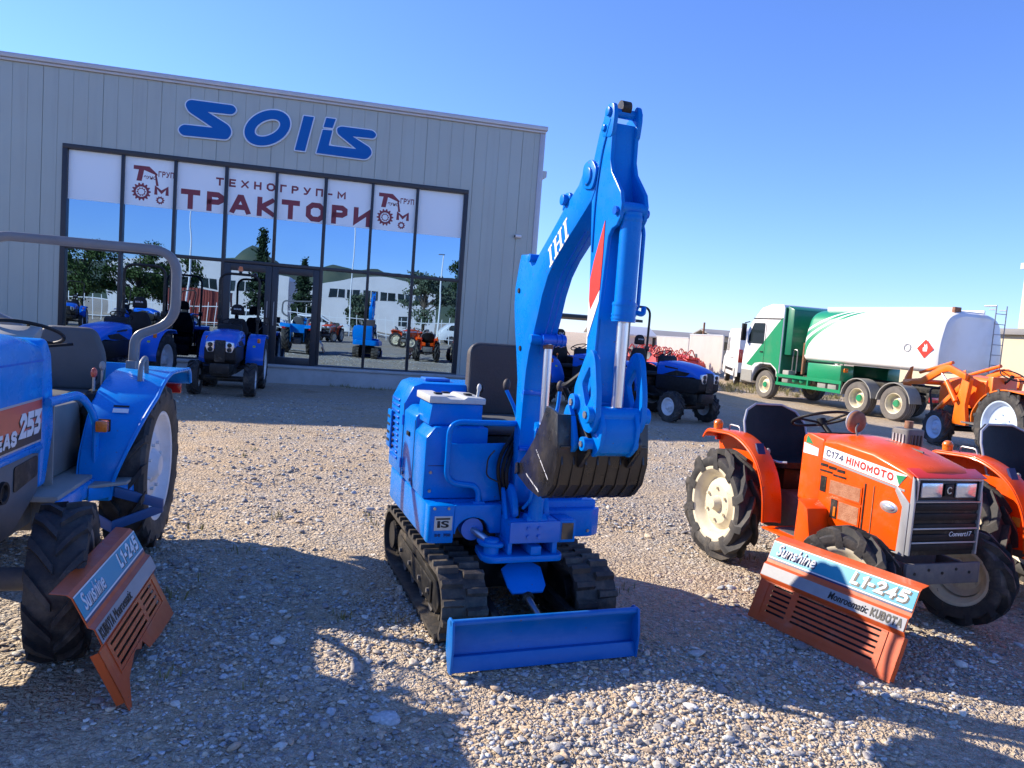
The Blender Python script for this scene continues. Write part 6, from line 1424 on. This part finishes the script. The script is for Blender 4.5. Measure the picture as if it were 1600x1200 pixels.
# ================================================================ orange tractor with front loader
def build_loader(t):
    P = M['loader_orange']
    for sd in (1, -1):
        put_wheel(t, 0, sd * .50, .55, sd, .56, .28, .36, M['blue_white_rim'], n=15, lh=.04, lw=.05, skew=.8, dish=.06, hub=.08, nb=6)
        put_wheel(t, 1.50, sd * .50, .31, sd, .315, .20, .19, M['blue_white_rim'], n=13, lh=.03, lw=.045, skew=.8, dish=.03, hub=.05, nb=6)
    c = MB(); c.box(-.4, 1.0, -.16, .16, .36, .68); c.box(.9, 1.9, -.15, .15, .40, .68); c.cyl((1.5, -.42, .31), (1.5, .42, .31), .05); c.cyl((0, -.4, .55), (0, .4, .55), .09); c.build('chassis', M['black'], t, bevel=.02)
    rings = []
    for x, zt in ((.82, 1.22), (1.3, 1.24), (1.75, 1.16), (1.92, 1.08)): rings.append([(x, y * .25, z) for y, z in ((-1, .70), (-1, zt - .05), (-.85, zt), (0, zt + .02), (.85, zt), (1, zt - .05), (1, .70))])
    hood = MB().loft(rings).build('hood', P, t, bevel=.01, sharp=30); MB().box(1.921, 1.94, -.2, .2, .72, 1.05).build('grille', M['black'], hood, bevel=.01)
    MB().prism([(.70, .6), (.84, .6), (.84, 1.26), (.72, 1.26)], -.22, .22, 'y').build('dash_cowl', P, t, bevel=.02)
    steering(t, (.58, 0, 1.30), .18, R_(-25), (.78, 0, 1.12))
    MB().prism(rpoly([(-.1, .82), (.34, .82), (.34, .92), (-.1, .92)], .03), -.22, .22, 'y').build('seat', M['vinyl'], t, bevel=.03); MB().prism(rpoly([(-.2, .92), (.2, .92), (.17, 1.28), (-.17, 1.28)], .05), -.16, -.08, 'x').build('backrest', M['vinyl'], t, bevel=.03)
    path = smooth2([(-.62, .92), (-.55, 1.04), (.05, 1.09), (.42, .94), (.60, .66), (.58, .52)], 6)
    for sd in (1, -1):
        fe = fender_mb(path, .02, sd * .27, sd * .62).build('fender', P, t, bevel=.006); MB().prism([(p[0], p[1] - .01) for p in path] + [(.1, .52), (-.55, .55)], sd * .265 - .004, sd * .265 + .004, 'y').build('fender_side', P, fe)
        MB().box(.3, 1.0, min(sd * .16, sd * .48), max(sd * .16, sd * .48), .46, .49).build('footboard', M['cast'], t)
        mast = MB(); mast.prism(rpoly([(.88, .42), (1.22, .42), (1.20, .72), (1.08, 1.22), (.96, 1.27), (.90, 1.20), (.96, .75)], .03), sd * .44 - .035, sd * .44 + .035, 'y'); mast.prism([(1.14, .98), (1.72, .52), (1.72, .60), (1.14, 1.10)], sd * .44 - .03, sd * .44 + .03, 'y'); mast.build('loader_mast', P, t, bevel=.006)
        arm = MB(); arm.prism(rpoly([(.92, 1.17), (.92, 1.27), (1.35, 1.40), (1.55, 1.37), (2.05, 1.12), (2.55, 1.06), (2.55, .97), (2.0, 1.01), (1.50, 1.26), (1.35, 1.29)], .02), sd * .52 - .03, sd * .52 + .03, 'y')
        ao = arm.build('loader_arm', P, t, bevel=.006)
        cyl = MB(); cyl.cyl((1.12, sd * .52, .80), (1.40, sd * .52, 1.12), .04, seg=14); cyl.build('lift_cylinder', P, t); MB().cyl((1.40, sd * .52, 1.12), (1.58, sd * .52, 1.28), .02, seg=12).build('lift_rod', M['chrome'], t)
        hk = MB(); hk.prism(rpoly([(2.38, .95), (2.62, .95), (2.60, 1.10), (2.46, 1.30), (2.38, 1.32), (2.40, 1.14)], .02), sd * .52 - .045, sd * .52 - .031, 'y'); hk.build('tool_hook', P, ao, bevel=.004)
        MB().cyl((1.40, sd * .44, 1.44), (2.2, sd * .46, 1.22), .03, seg=12).build('crowd_cylinder', P, t)
    x_ = MB(); x_.tube([(2.0, -.5, 1.06), (2.0, .5, 1.06)], .045, 12); x_.build('cross_tube', P, t)
    x_ = MB(); x_.tube([(2.05, 0, .62), (2.05, 0, .92)], .02, 8); x_.tube(arc([(2.0, -.3, .55), (2.12, -.3, .95), (2.12, .3, .95), (2.0, .3, .55)], .1), .02, 8); x_.build('bumper_guard', M['black'], t)
LD = thing('loader_tractor', 'orange tractor with raised front loader arms before the tanker at the right', 'tractor', (8.70, 12.20, 0), fwd=(-.10, .995), scale=1.08)
build_loader(LD)
# ================================================================ background on the right
M['wall_corr'] = pmat('pale_corrugated_sheet', (0.66, 0.63, 0.57), 0.5, var=0.35, vscale=.8, col2=(.50, .46, .40))
M['roof_grey'] = pmat('weathered_grey_roof', (0.22, 0.22, 0.22), .8, var=.5, vscale=.6, col2=(.32, .29, .27))
M['beige'] = pmat('beige_render', (0.52, 0.46, 0.33), .85, var=.4, vscale=.7, col2=(.42, .37, .27))
def corr_wall(name, label, cat, p0, p1, h, mat, group=None):
    a, b = Vector((*p0, 0)), Vector((*p1, 0)); L = (b - a).length
    t = thing(name, label, cat, a, fwd=(b - a), group=group); pts = []; n = int(L / .18)
    for k in range(n + 1):
        x = k * L / n; pts += [(x, 0), (x + L / n * .35, 0), (x + L / n * .5, -.045), (x + L / n * .85, -.045)]
    pts = pts[:-3]
    MB().prism(pts + [(L, .02), (0, .02)], 0, h, 'z').build('sheeting', mat, t, flat=True)
    MB().box(0, L, -.055, .03, h + .002, h + .06).build('capping', M['trim'], t)
    for k in range(int(L / 4) + 1): MB().box(4 * k, 4 * k + .08, .021, .12, 0, h).build('post', M['steel'], t)
    return t
corr_wall('corrugated_fence', 'long low fence of pale corrugated sheet behind the red implements', 'fence', (11.6, 66.0), (11.0, 47.0), 1.72, M['wall_corr'])
corr_wall('corrugated_fence', 'taller stretch of pale corrugated sheet fence left of the white van', 'fence', (10.98, 46.7), (10.72, 38.2), 1.95, M['wall_corr'])
def shed(name, label, loc, rz, w, d, h, rise, wall, roof, open_=False):
    t = thing(name, label, 'shed', loc, rz=rz)
    if not open_:
        MB().box(0, w, 0, d, 0, h).build('wall', wall, t)
        for k in range(int(w / 3)):
            wn = MB().box(1 + 3 * k, 2.1 + 3 * k, -.02, .005, h * .45, h * .8).build('window', M['car_glass'], t)
    else:
        for x in (0.1, w - .2):
            for y in (.1, d - .2): MB().box(x, x + .1, y, y + .1, 0, h).build('post', M['steel'], t)
    MB().prism([(-.3, h + .01), (d / 2, h + rise), (d + .3, h + .01), (d + .3, h + .12), (d / 2, h + rise + .12), (-.3, h + .12)], -.3, w + .3, 'x').build('roof', roof, t)
    return t
shed('grey_shed', 'low grey roofed shed behind the fence in the middle distance', (12.5, 72, 0), .03, 8.5, 6, 1.7, .55, M['wall_corr'], M['roof_grey'])
shed('grey_shed', 'longer shed with a pale streaked roof behind the fence beside the bucket arm', (6.5, 60, 0), .03, 4.6, 6, 1.6, .7, M['wall_corr'], M['trim'])
shed('grey_shed', 'brown roofed shed behind the fence left of the white van', (17.5, 66, 0), .03, 9.0, 6, 2.1, .55, M['beige'], M['roof_grey'])
shed('open_canopy', 'flat dark open canopy behind the excavator boom', (1.15, 30, 0), .05, 3.6, 5, 2.15, .10, M['beige'], pmat('dark_canopy_roof', (.05, .06, .055), .6), True)
MB_ = MB().cyl((16.9, 67, 0), (16.9, 67, 3.3), .09, seg=12).build('chimney_pipe', M['rust'], None); tag(MB_, 'short rusty pipe rising above the shed roofs', 'pipe')
bb = thing('beige_building', 'beige building with a flat roof edge at the right edge behind the tanker', 'building', (20.0, 26.8, 0), rz=.2)
MB().box(0, 12, 0, 10, 0, 2.75).build('wall', M['beige'], bb); MB().box(-.25, 12.3, -.25, 10.3, 2.76, 3.0).build('roof_edge', M['roof_grey'], bb, bevel=.02)
wd = MB().box(2.5, 3.7, -.03, .01, 1.0, 2.1).build('window', M['car_glass'], bb); MB().box(2.4, 3.8, -.06, -.031, .93, .99).build('sill', M['trim'], wd)
tw = thing('beige_silo_tower', 'tall narrow beige tower rising at the right edge of the picture', 'tower', (24.2, 33.0, 0))
MB().box(0, 3, 0, 3, 0, 6.2).build('wall', M['beige'], tw); MB().box(-.15, 3.15, -.15, 3.15, 6.21, 6.5).build('roof_edge', M['trim'], tw); MB().box(.3, .42, .3, .42, 6.51, 8.2).build('mast', M['trim'], tw)

# red rotary cultivators stored along the fence
def build_cultivator(t):
    P = M['red']
    hood = MB(); a = [(.34 * math.cos(q), .36 + .34 * math.sin(q)) for q in [R_(-10 + 19 * k) for k in range(11)]]; b = [(.325 * math.cos(q), .36 + .325 * math.sin(q)) for q in [R_(-10 + 19 * k) for k in range(11)]]
    hood.prism(a + b[::-1], -.75, .75, 'y'); hood.build('hood', P, t)
    for sd in (1, -1): MB().prism(rpoly([(-.34, .18), (.34, .18), (.36, .40), (.18, .72), (-.18, .72), (-.36, .40)], .06), sd * .76 - .008, sd * .76 + .008, 'y').build('side_plate', P, t)
    ro = MB(); ro.cyl((0, -.74, .30), (0, .74, .30), .05, seg=12)
    for k in range(15):
        y = -.68 + .097 * k
        for q in range(3):
            an = k * .7 + q * 2.094; c, s = math.cos(an), math.sin(an); ro.loft([[(c * .05 - s * d, y + e, .30 + s * .05 + c * d) for d, e in ((-.02, 0), (.02, 0), (.02, .012), (-.02, .012))], [(c * .27 - s * (d + .05), y + e, .30 + s * .27 + c * (d + .05)) for d, e in ((-.015, 0), (.015, 0), (.015, .012), (-.015, .012))]])
    ro.build('tine_rotor', M['cast'], t)
    fr = MB(); fr.tube([(.1, -.7, .74), (.1, .7, .74)], .04, 10)
    fr.tube(arc([(.15, -.35, .74), (.30, -.06, 1.28), (.30, .06, 1.28), (.15, .35, .74)], .06), .03, 8); fr.tube([(.30, 0, 1.27), (-.30, 0, .70)], .025, 8)
    for sd in (1, -1): fr.tube([(.12, sd * .40, .74), (.55, sd * .40, .42)], .03, 8)
    fr.build('headstock', P, t); MB().box(-.08, .22, -.13, .13, .70, .96).build('gearbox', P, t, bevel=.03)
    for sd in (1, -1): MB().lathe([(.001, -.05), (.14, -.05), (.22, -.07), (.25, 0), (.22, .07), (.14, .05), (.001, .05)], (-.62, sd * .62, .62), 'y', 20).build('gauge_wheel', M['cast'], t)
    MB().tube([(-.30, -.7, .30), (-.72, -.7, .22), (-.72, .7, .22), (-.30, .7, .30)], .03, 8).build('rear_bar', P, t)
cu = None; rr_ = random.Random(11); spots = []
for k in range(15): spots.append((10.1 - .06 * k + rr_.uniform(-.15, .15), 60.0 - 1.5 * k + rr_.uniform(-.3, .3), rr_.uniform(-.4, .4)))
for k in range(9): spots.append((8.5 - .07 * k + rr_.uniform(-.2, .2), 57 - 2.3 * k + rr_.uniform(-.4, .4), rr_.uniform(-.5, .5) + .4))
for k in range(5): spots.append((1.9 + .62 * k, 29.0 + rr_.uniform(-.3, .3), rr_.uniform(-.4, .4)))
words = ['at the left end', 'near the left end', 'in the middle', 'near the right end', 'at the right end']
for i, (x, y, a) in enumerate(spots):
    if cu is None: cu = thing('rotary_cultivator', 'red', 'cultivator'); build_cultivator(cu); o_ = cu
    else: o_ = copy_tree(cu)
    o_.location = (x, y, .0); o_.rotation_euler = (rr_.uniform(-.15, .15), rr_.uniform(-.5, .35), a - 1.5 + (3.1 if i % 3 == 0 else 0)); o_.scale = (1, 1, .82)
    lab = 'red rotary cultivator in the jumbled row along the pale fence' if i < 24 else 'red rotary cultivator under the dark canopy behind the boom'
    tag(o_, lab, 'cultivator', 'red cultivators along the fence' if i < 24 else 'red cultivators under the canopy')

# ================================================================ what stands behind the camera and shows in the glass
def B_pt(x, y, z=0): return facade_pt(x, -y, z)
ANG = math.atan2(BX.y, BX.x)
# wooded hills
def hills():
    prof = [(-2400, 30), (-1600, 60), (-900, 52), (-420, 40), (-260, 36), (-173, 41), (-150, 46), (-130, 45), (-120, 50), (-94, 65), (-75, 58), (-62, 48), (-45, 43), (-30, 44), (-19, 54), (0, 50), (39, 47), (108, 46), (190, 52), (300, 40), (700, 62), (1500, 40), (2400, 50)]
    def hgt(x):
        for a, b in zip(prof, prof[1:]):
            if a[0] <= x <= b[0]: t = (x - a[0]) / (b[0] - a[0]); t = t * t * (3 - 2 * t); return a[1] + (b[1] - a[1]) * t
        return 40
    xs = list(range(-2400, -400, 60)) + list(range(-400, 400, 8)) + list(range(400, 2401, 60)); rows = []
    for j, (yy, f) in enumerate(((700, -.05), (720, .25), (750, .62), (780, .88), (800, 1.0), (850, .8), (950, .3))):
        rows.append([B_pt(x, yy + 12 * noise.noise((x * .01, j, 0)), hgt(x) * f * (1 + .10 * noise.noise((x * .05, j * .7, 3))) * (1.0 if f != 1 else 1)) for x in xs])
    n = len(xs); vs = [v for r in rows for v in r]; fs = [(j * n + i, j * n + i + 1, (j + 1) * n + i + 1, (j + 1) * n + i) for j in range(len(rows) - 1) for i in range(n - 1)]
    o = MB().add(vs, fs).build('hills', pmat('wooded_hillside', (.060, .085, .055), .95, var=.9, vscale=.03, col2=(.13, .13, .075)), sharp=180); o['kind'] = 'structure'
hills()
# white workshop with a vaulted roof line
wk = thing('white_workshop', 'white workshop with curved roof edges and strip windows reflected in the showroom glass', 'building', B_pt(-19, 62), rz=ANG + math.pi)
M['wk_white'] = pmat('workshop_white', (.74, .71, .70), .6, var=.3, vscale=.5)
def vault(x0, x1, zlow, zhigh, y0, y1, nm):
    # local x runs the other way round because the building faces the showroom
    n = 24; top = [(x0 + (x1 - x0) * k / n, zlow + (zhigh - zlow) * math.sin(math.pi * k / n)) for k in range(n + 1)]
    return MB().prism([(x0, 0)] + top + [(x1, 0)], y0, y1, 'y').build(nm, M['wk_white'], wk)
wk.rotation_euler = (0, 0, ANG)
w1 = vault(-3, 14.0, 4.9, 6.0, -14, 0, 'wall'); w2 = vault(17.2, 29.0, 4.6, 5.65, -14, 0, 'wall')
MB().box(14.01, 17.19, -13, -1, 0, 4.4).build('wall', M['wk_white'], wk)
for par, xa, n_ in ((w1, -1.5, 8), (w2, 17.9, 6)):
    for k in range(n_):
        x = xa + 1.75 * k; wn = MB().prism([(x, 3.15), (x + 1.45, 3.15), (x + 1.45, 4.15), (x, 4.15)], .004, .03, 'y').build('window', M['car_glass'], par); MB().box(x + .68, x + .76, .031, .045, 3.15, 4.15).build('glazing_bar', M['wk_white'], wn)
MB().box(20, 22, .004, .03, 0, 2.1).build('door', M['plastic_grey'], w2); MB().box(25, 26, .004, .03, .9, 1.9).build('window', M['car_glass'], w2)
# railings
fen = thing('white_railing_fence', 'white railing fence across the yard reflected in the showroom glass', 'fence', B_pt(-32, 36.5), rz=ANG)
rb_ = MB()
for z in (.35, 1.45): rb_.box(0, 48, -.02, .02, z, z + .05)
rb_.build('rail', M['white'], fen)
for k in range(97): MB().box(.5 * k - .02, .5 * k + .02, -.018, .018, .05 if k % 5 else 0, 1.72 if k % 5 else 1.85).build('picket', M['white'], fen)
# trees: trunk, limbs and many leaf clumps
def leaf_mat(nm, a, b): return pmat(nm, a, .75, var=.9, vscale=.8, col2=b, spec=.25)
def tree(name, label, pos, h, cw, kind, mat, seed, group=None):
    r = random.Random(seed); t = thing(name, label, 'tree', pos, rz=r.random() * 6)
    tk = MB(); tk.tube([(0, 0, -.1), (.05, .02, h * .3), (0, .06, h * .62), (0, 0, h * .92)], [h * .028, h * .022, h * .014, h * .004], 10)
    cr = MB()
    def leaf(c, s):
        for _ in range(3):
            n = Vector((r.gauss(0, 1), r.gauss(0, 1), r.gauss(0, 1) + .4)).normalized(); a = n.orthogonal().normalized(); b = n.cross(a); k = s * r.uniform(.6, 1.2); q = Vector(c) + Vector((r.gauss(0, s), r.gauss(0, s), r.gauss(0, s * .7)))
            cr.add([q - a * k, q - b * k * .5, q + a * k, q + b * k * .5], [(0, 1, 2, 3)])
    if kind == 'cone':
        N = 1500
        for i in range(N):
            u = r.random() ** .75; z = h * (.14 + .86 * (1 - u)); tier = .72 + .28 * math.sin(z * 7 + r.random()); R = cw * u * tier * (.35 + .65 * r.random() ** .4); a = r.random() * 6.283; leaf((R * math.cos(a), R * math.sin(a), z - .22 * R), .10 * h / 8 + .05)
        for k in range(14):
            z = h * (.15 + .055 * k); a = k * 2.4; R = cw * (1 - z / h) * .8; tk.tube([(0, 0, z), (R * math.cos(a), R * math.sin(a), z - .1)], [.05, .015], 6)
    else:
        cl = []
        for k in range(26 if kind == 'broad' else 20):
            a = r.random() * 6.283; z = h * r.uniform(.30, .97); e = math.sqrt(max(.06, 1 - ((z / h - .58) / .44) ** 2)); R = cw * e * r.uniform(.35, 1.0); c = (R * math.cos(a), R * math.sin(a), z); cl.append((c, cw * r.uniform(.22, .42)))
            tk.tube([(0, 0, z * .62), (c[0] * .5, c[1] * .5, z * .82), c], [h * .011, h * .007, h * .003], 6)
        for c, R in cl:
            for i in range(75):
                d = Vector((r.gauss(0, 1), r.gauss(0, 1), r.gauss(0, .55 if kind == 'layer' else .75))).normalized() * R * r.random() ** .4; leaf(Vector(c) + Vector((d.x, d.y, d.z * (.4 if kind == 'layer' else .8))), .13)
    tk.build('trunk', pmat('bark', (.10, .075, .055), .9, var=.6, vscale=6), t); cr.build('crown', mat, t, flat=True)
    return t
LG = leaf_mat('dark_conifer_leaves', (.022, .045, .020), (.05, .085, .03)); LB = leaf_mat('broadleaf_green', (.045, .085, .022), (.09, .13, .035)); LS = leaf_mat('silver_cedar_needles', (.085, .12, .075), (.15, .18, .11))
tree('conifer_tree', 'tall dark conifer reflected left of the door panes', B_pt(-6.6, 50), 8.3, 1.5, 'cone', LG, 1)
tree('conifer_tree', 'shorter dark conifer reflected in the right door pane', B_pt(-2.7, 45), 5.9, 1.2, 'cone', LG, 2)
tree('cedar_tree', 'spreading silvery cedar reflected before the white workshop', B_pt(6.7, 42), 5.2, 2.2, 'layer', LS, 3)
tree('broadleaf_tree', 'dense dark tree reflected at the right edge of the glass', B_pt(11.2, 49), 6.9, 2.1, 'broad', LG, 4)
for i, (x, y, h, c_) in enumerate(((-22.5, 46, 6.4, 2.3), (-18.8, 45, 5.6, 2.2), (-15.2, 46, 5.9, 2.2), (-12.6, 48, 5.0, 1.7))):
    tree('broadleaf_tree', ['bushy green tree reflected in the outermost left pane', 'bushy green tree reflected in the left panes beside the outermost one', 'bushy green tree reflected behind the grey roll bar', 'smaller bushy tree reflected left of the red container'][i], B_pt(x, y), h, c_, 'broad', LB, 10 + i)
tree('broadleaf_tree', 'small pale bush tree reflected before the workshop wall', B_pt(1.6, 44), 2.9, 1.1, 'broad', LS, 21)
# container, parked cars, poles
ct = thing('red_container', 'rusty red corrugated container reflected behind the blue tractors', 'container', B_pt(-12.2, 41), rz=ANG); pts = []
for k in range(22): pts += [(.20 * k, 0), (.20 * k + .08, 0), (.20 * k + .1, .04), (.20 * k + .18, .04)]
MB().prism(pts + [(4.4, -2.3), (0, -2.3)], .15, 2.6, 'z').build('body', pmat('container_red', (.27, .045, .030), .6, var=.6, vscale=1.2, col2=(.20, .07, .05)), ct, flat=True)
for x in (0, 4.3): MB().box(x, x + .12, -.02, .06, .1, 2.65).build('corner_post', M['rust'], ct)
def build_car(t):
    prof = [(-2.1, .28), (-2.15, .80), (-1.95, 1.05), (-1.5, 1.42), (-.1, 1.46), (.75, 1.0), (1.9, .86), (2.1, .66), (2.08, .28), (1.75, .28), (1.65, .52), (1.35, .64), (1.05, .52), (.95, .28), (-.95, .28), (-1.05, .52), (-1.35, .64), (-1.65, .52), (-1.75, .28)]
    b = MB().prism(prof, -.85, .85, 'y').build('body', M['white'], t, bevel=.05, seg=3)
    for sd in (1, -1):
        MB().prism(rpoly([(-1.7, 1.02), (-1.42, 1.34), (-.15, 1.37), (.5, 1.02)], .03), sd * .853 - .004, sd * .853 + .004, 'y').build('side_window', M['car_glass'], b)
        for x in (-1.35, 1.35): put_wheel(t, x, sd * .76, .31, sd, .31, .2, .19, M['steel'], M['rubber'], road=True, dish=.03, hub=.05, nb=5)
        MB().box(2.04, 2.115, sd * .62 - .16, sd * .62 + .16, .60, .76).build('headlight', M['lamp_glass'], t, bevel=.02)
    MB().loft([[(-.05, y, 1.44) for y in (-.7, .7)] + [(0, y, 1.44) for y in (.7, -.7)], [(.70, y, 1.03) for y in (-.76, .76)] + [(.76, y, 1.03) for y in (.76, -.76)]]).build('windscreen', M['car_glass'], b)
car = None
for x, y, a, lab in ((-5.4, 38.6, .1, 'white car reflected in the left door pane'), (-1.0, 39.5, .05, 'white car reflected in the right door pane'), (9.8, 39, .0, 'white car reflected at the lower right corner of the glass')):
    if car is None: car = thing('parked_car', lab, 'car'); build_car(car); o_ = car
    else: o_ = copy_tree(car)
    o_.location = B_pt(x, y); o_.rotation_euler = (0, 0, ANG + a); tag(o_, lab, 'car', 'white cars beyond the railing')
for x, y, h, lab in ((1.0, 40, 8.4, 'slim white lamp pole reflected before the workshop'), (7.7, 40, 6.7, 'lamp pole reflected near the right edge of the glass'), (-10.4, 40, 9.3, 'slim lamp pole reflected in the third pane')):
    t = thing('lamp_pole', lab, 'lamp pole', B_pt(x, y), rz=ANG, group='lamp poles behind the yard'); MB().tube([(0, 0, 0), (0, 0, h)], [.07, .04], 10).build('pole', M['white'], t); MB().box(-.35, .1, -.07, .07, h, h + .09).build('lamp_head', M['steel'], t, bevel=.02)
# machines in the rows behind the camera
back = [(-1.6, 25.5), (.1, 26.2), (3.6, 27.0), (5.3, 26.2), (7.6, 25.2)]
for i, (x, y) in enumerate(back):
    o_ = copy_tree(T3); o_.location = B_pt(x, y); o_.rotation_euler = (0, 0, ANG + (1.2, 1.9, .2, 2.6, 1.0)[i]); tag(o_, 'small orange tractor of the back row seen only as a reflection in the glass', 'tractor', 'orange tractors reflected from the back row')
for i, (x, y, a) in enumerate(((-12.6, 24, 1.4), (-10.5, 25.5, .6), (-8.0, 27, 1.9), (-15, 25, 1.2))):
    o_ = copy_tree(TS2); o_.location = B_pt(x, y); o_.rotation_euler = (0, 0, ANG + a); tag(o_, 'compact blue tractor of the back row seen only as a reflection in the glass', 'tractor', 'blue tractors reflected from the back row')
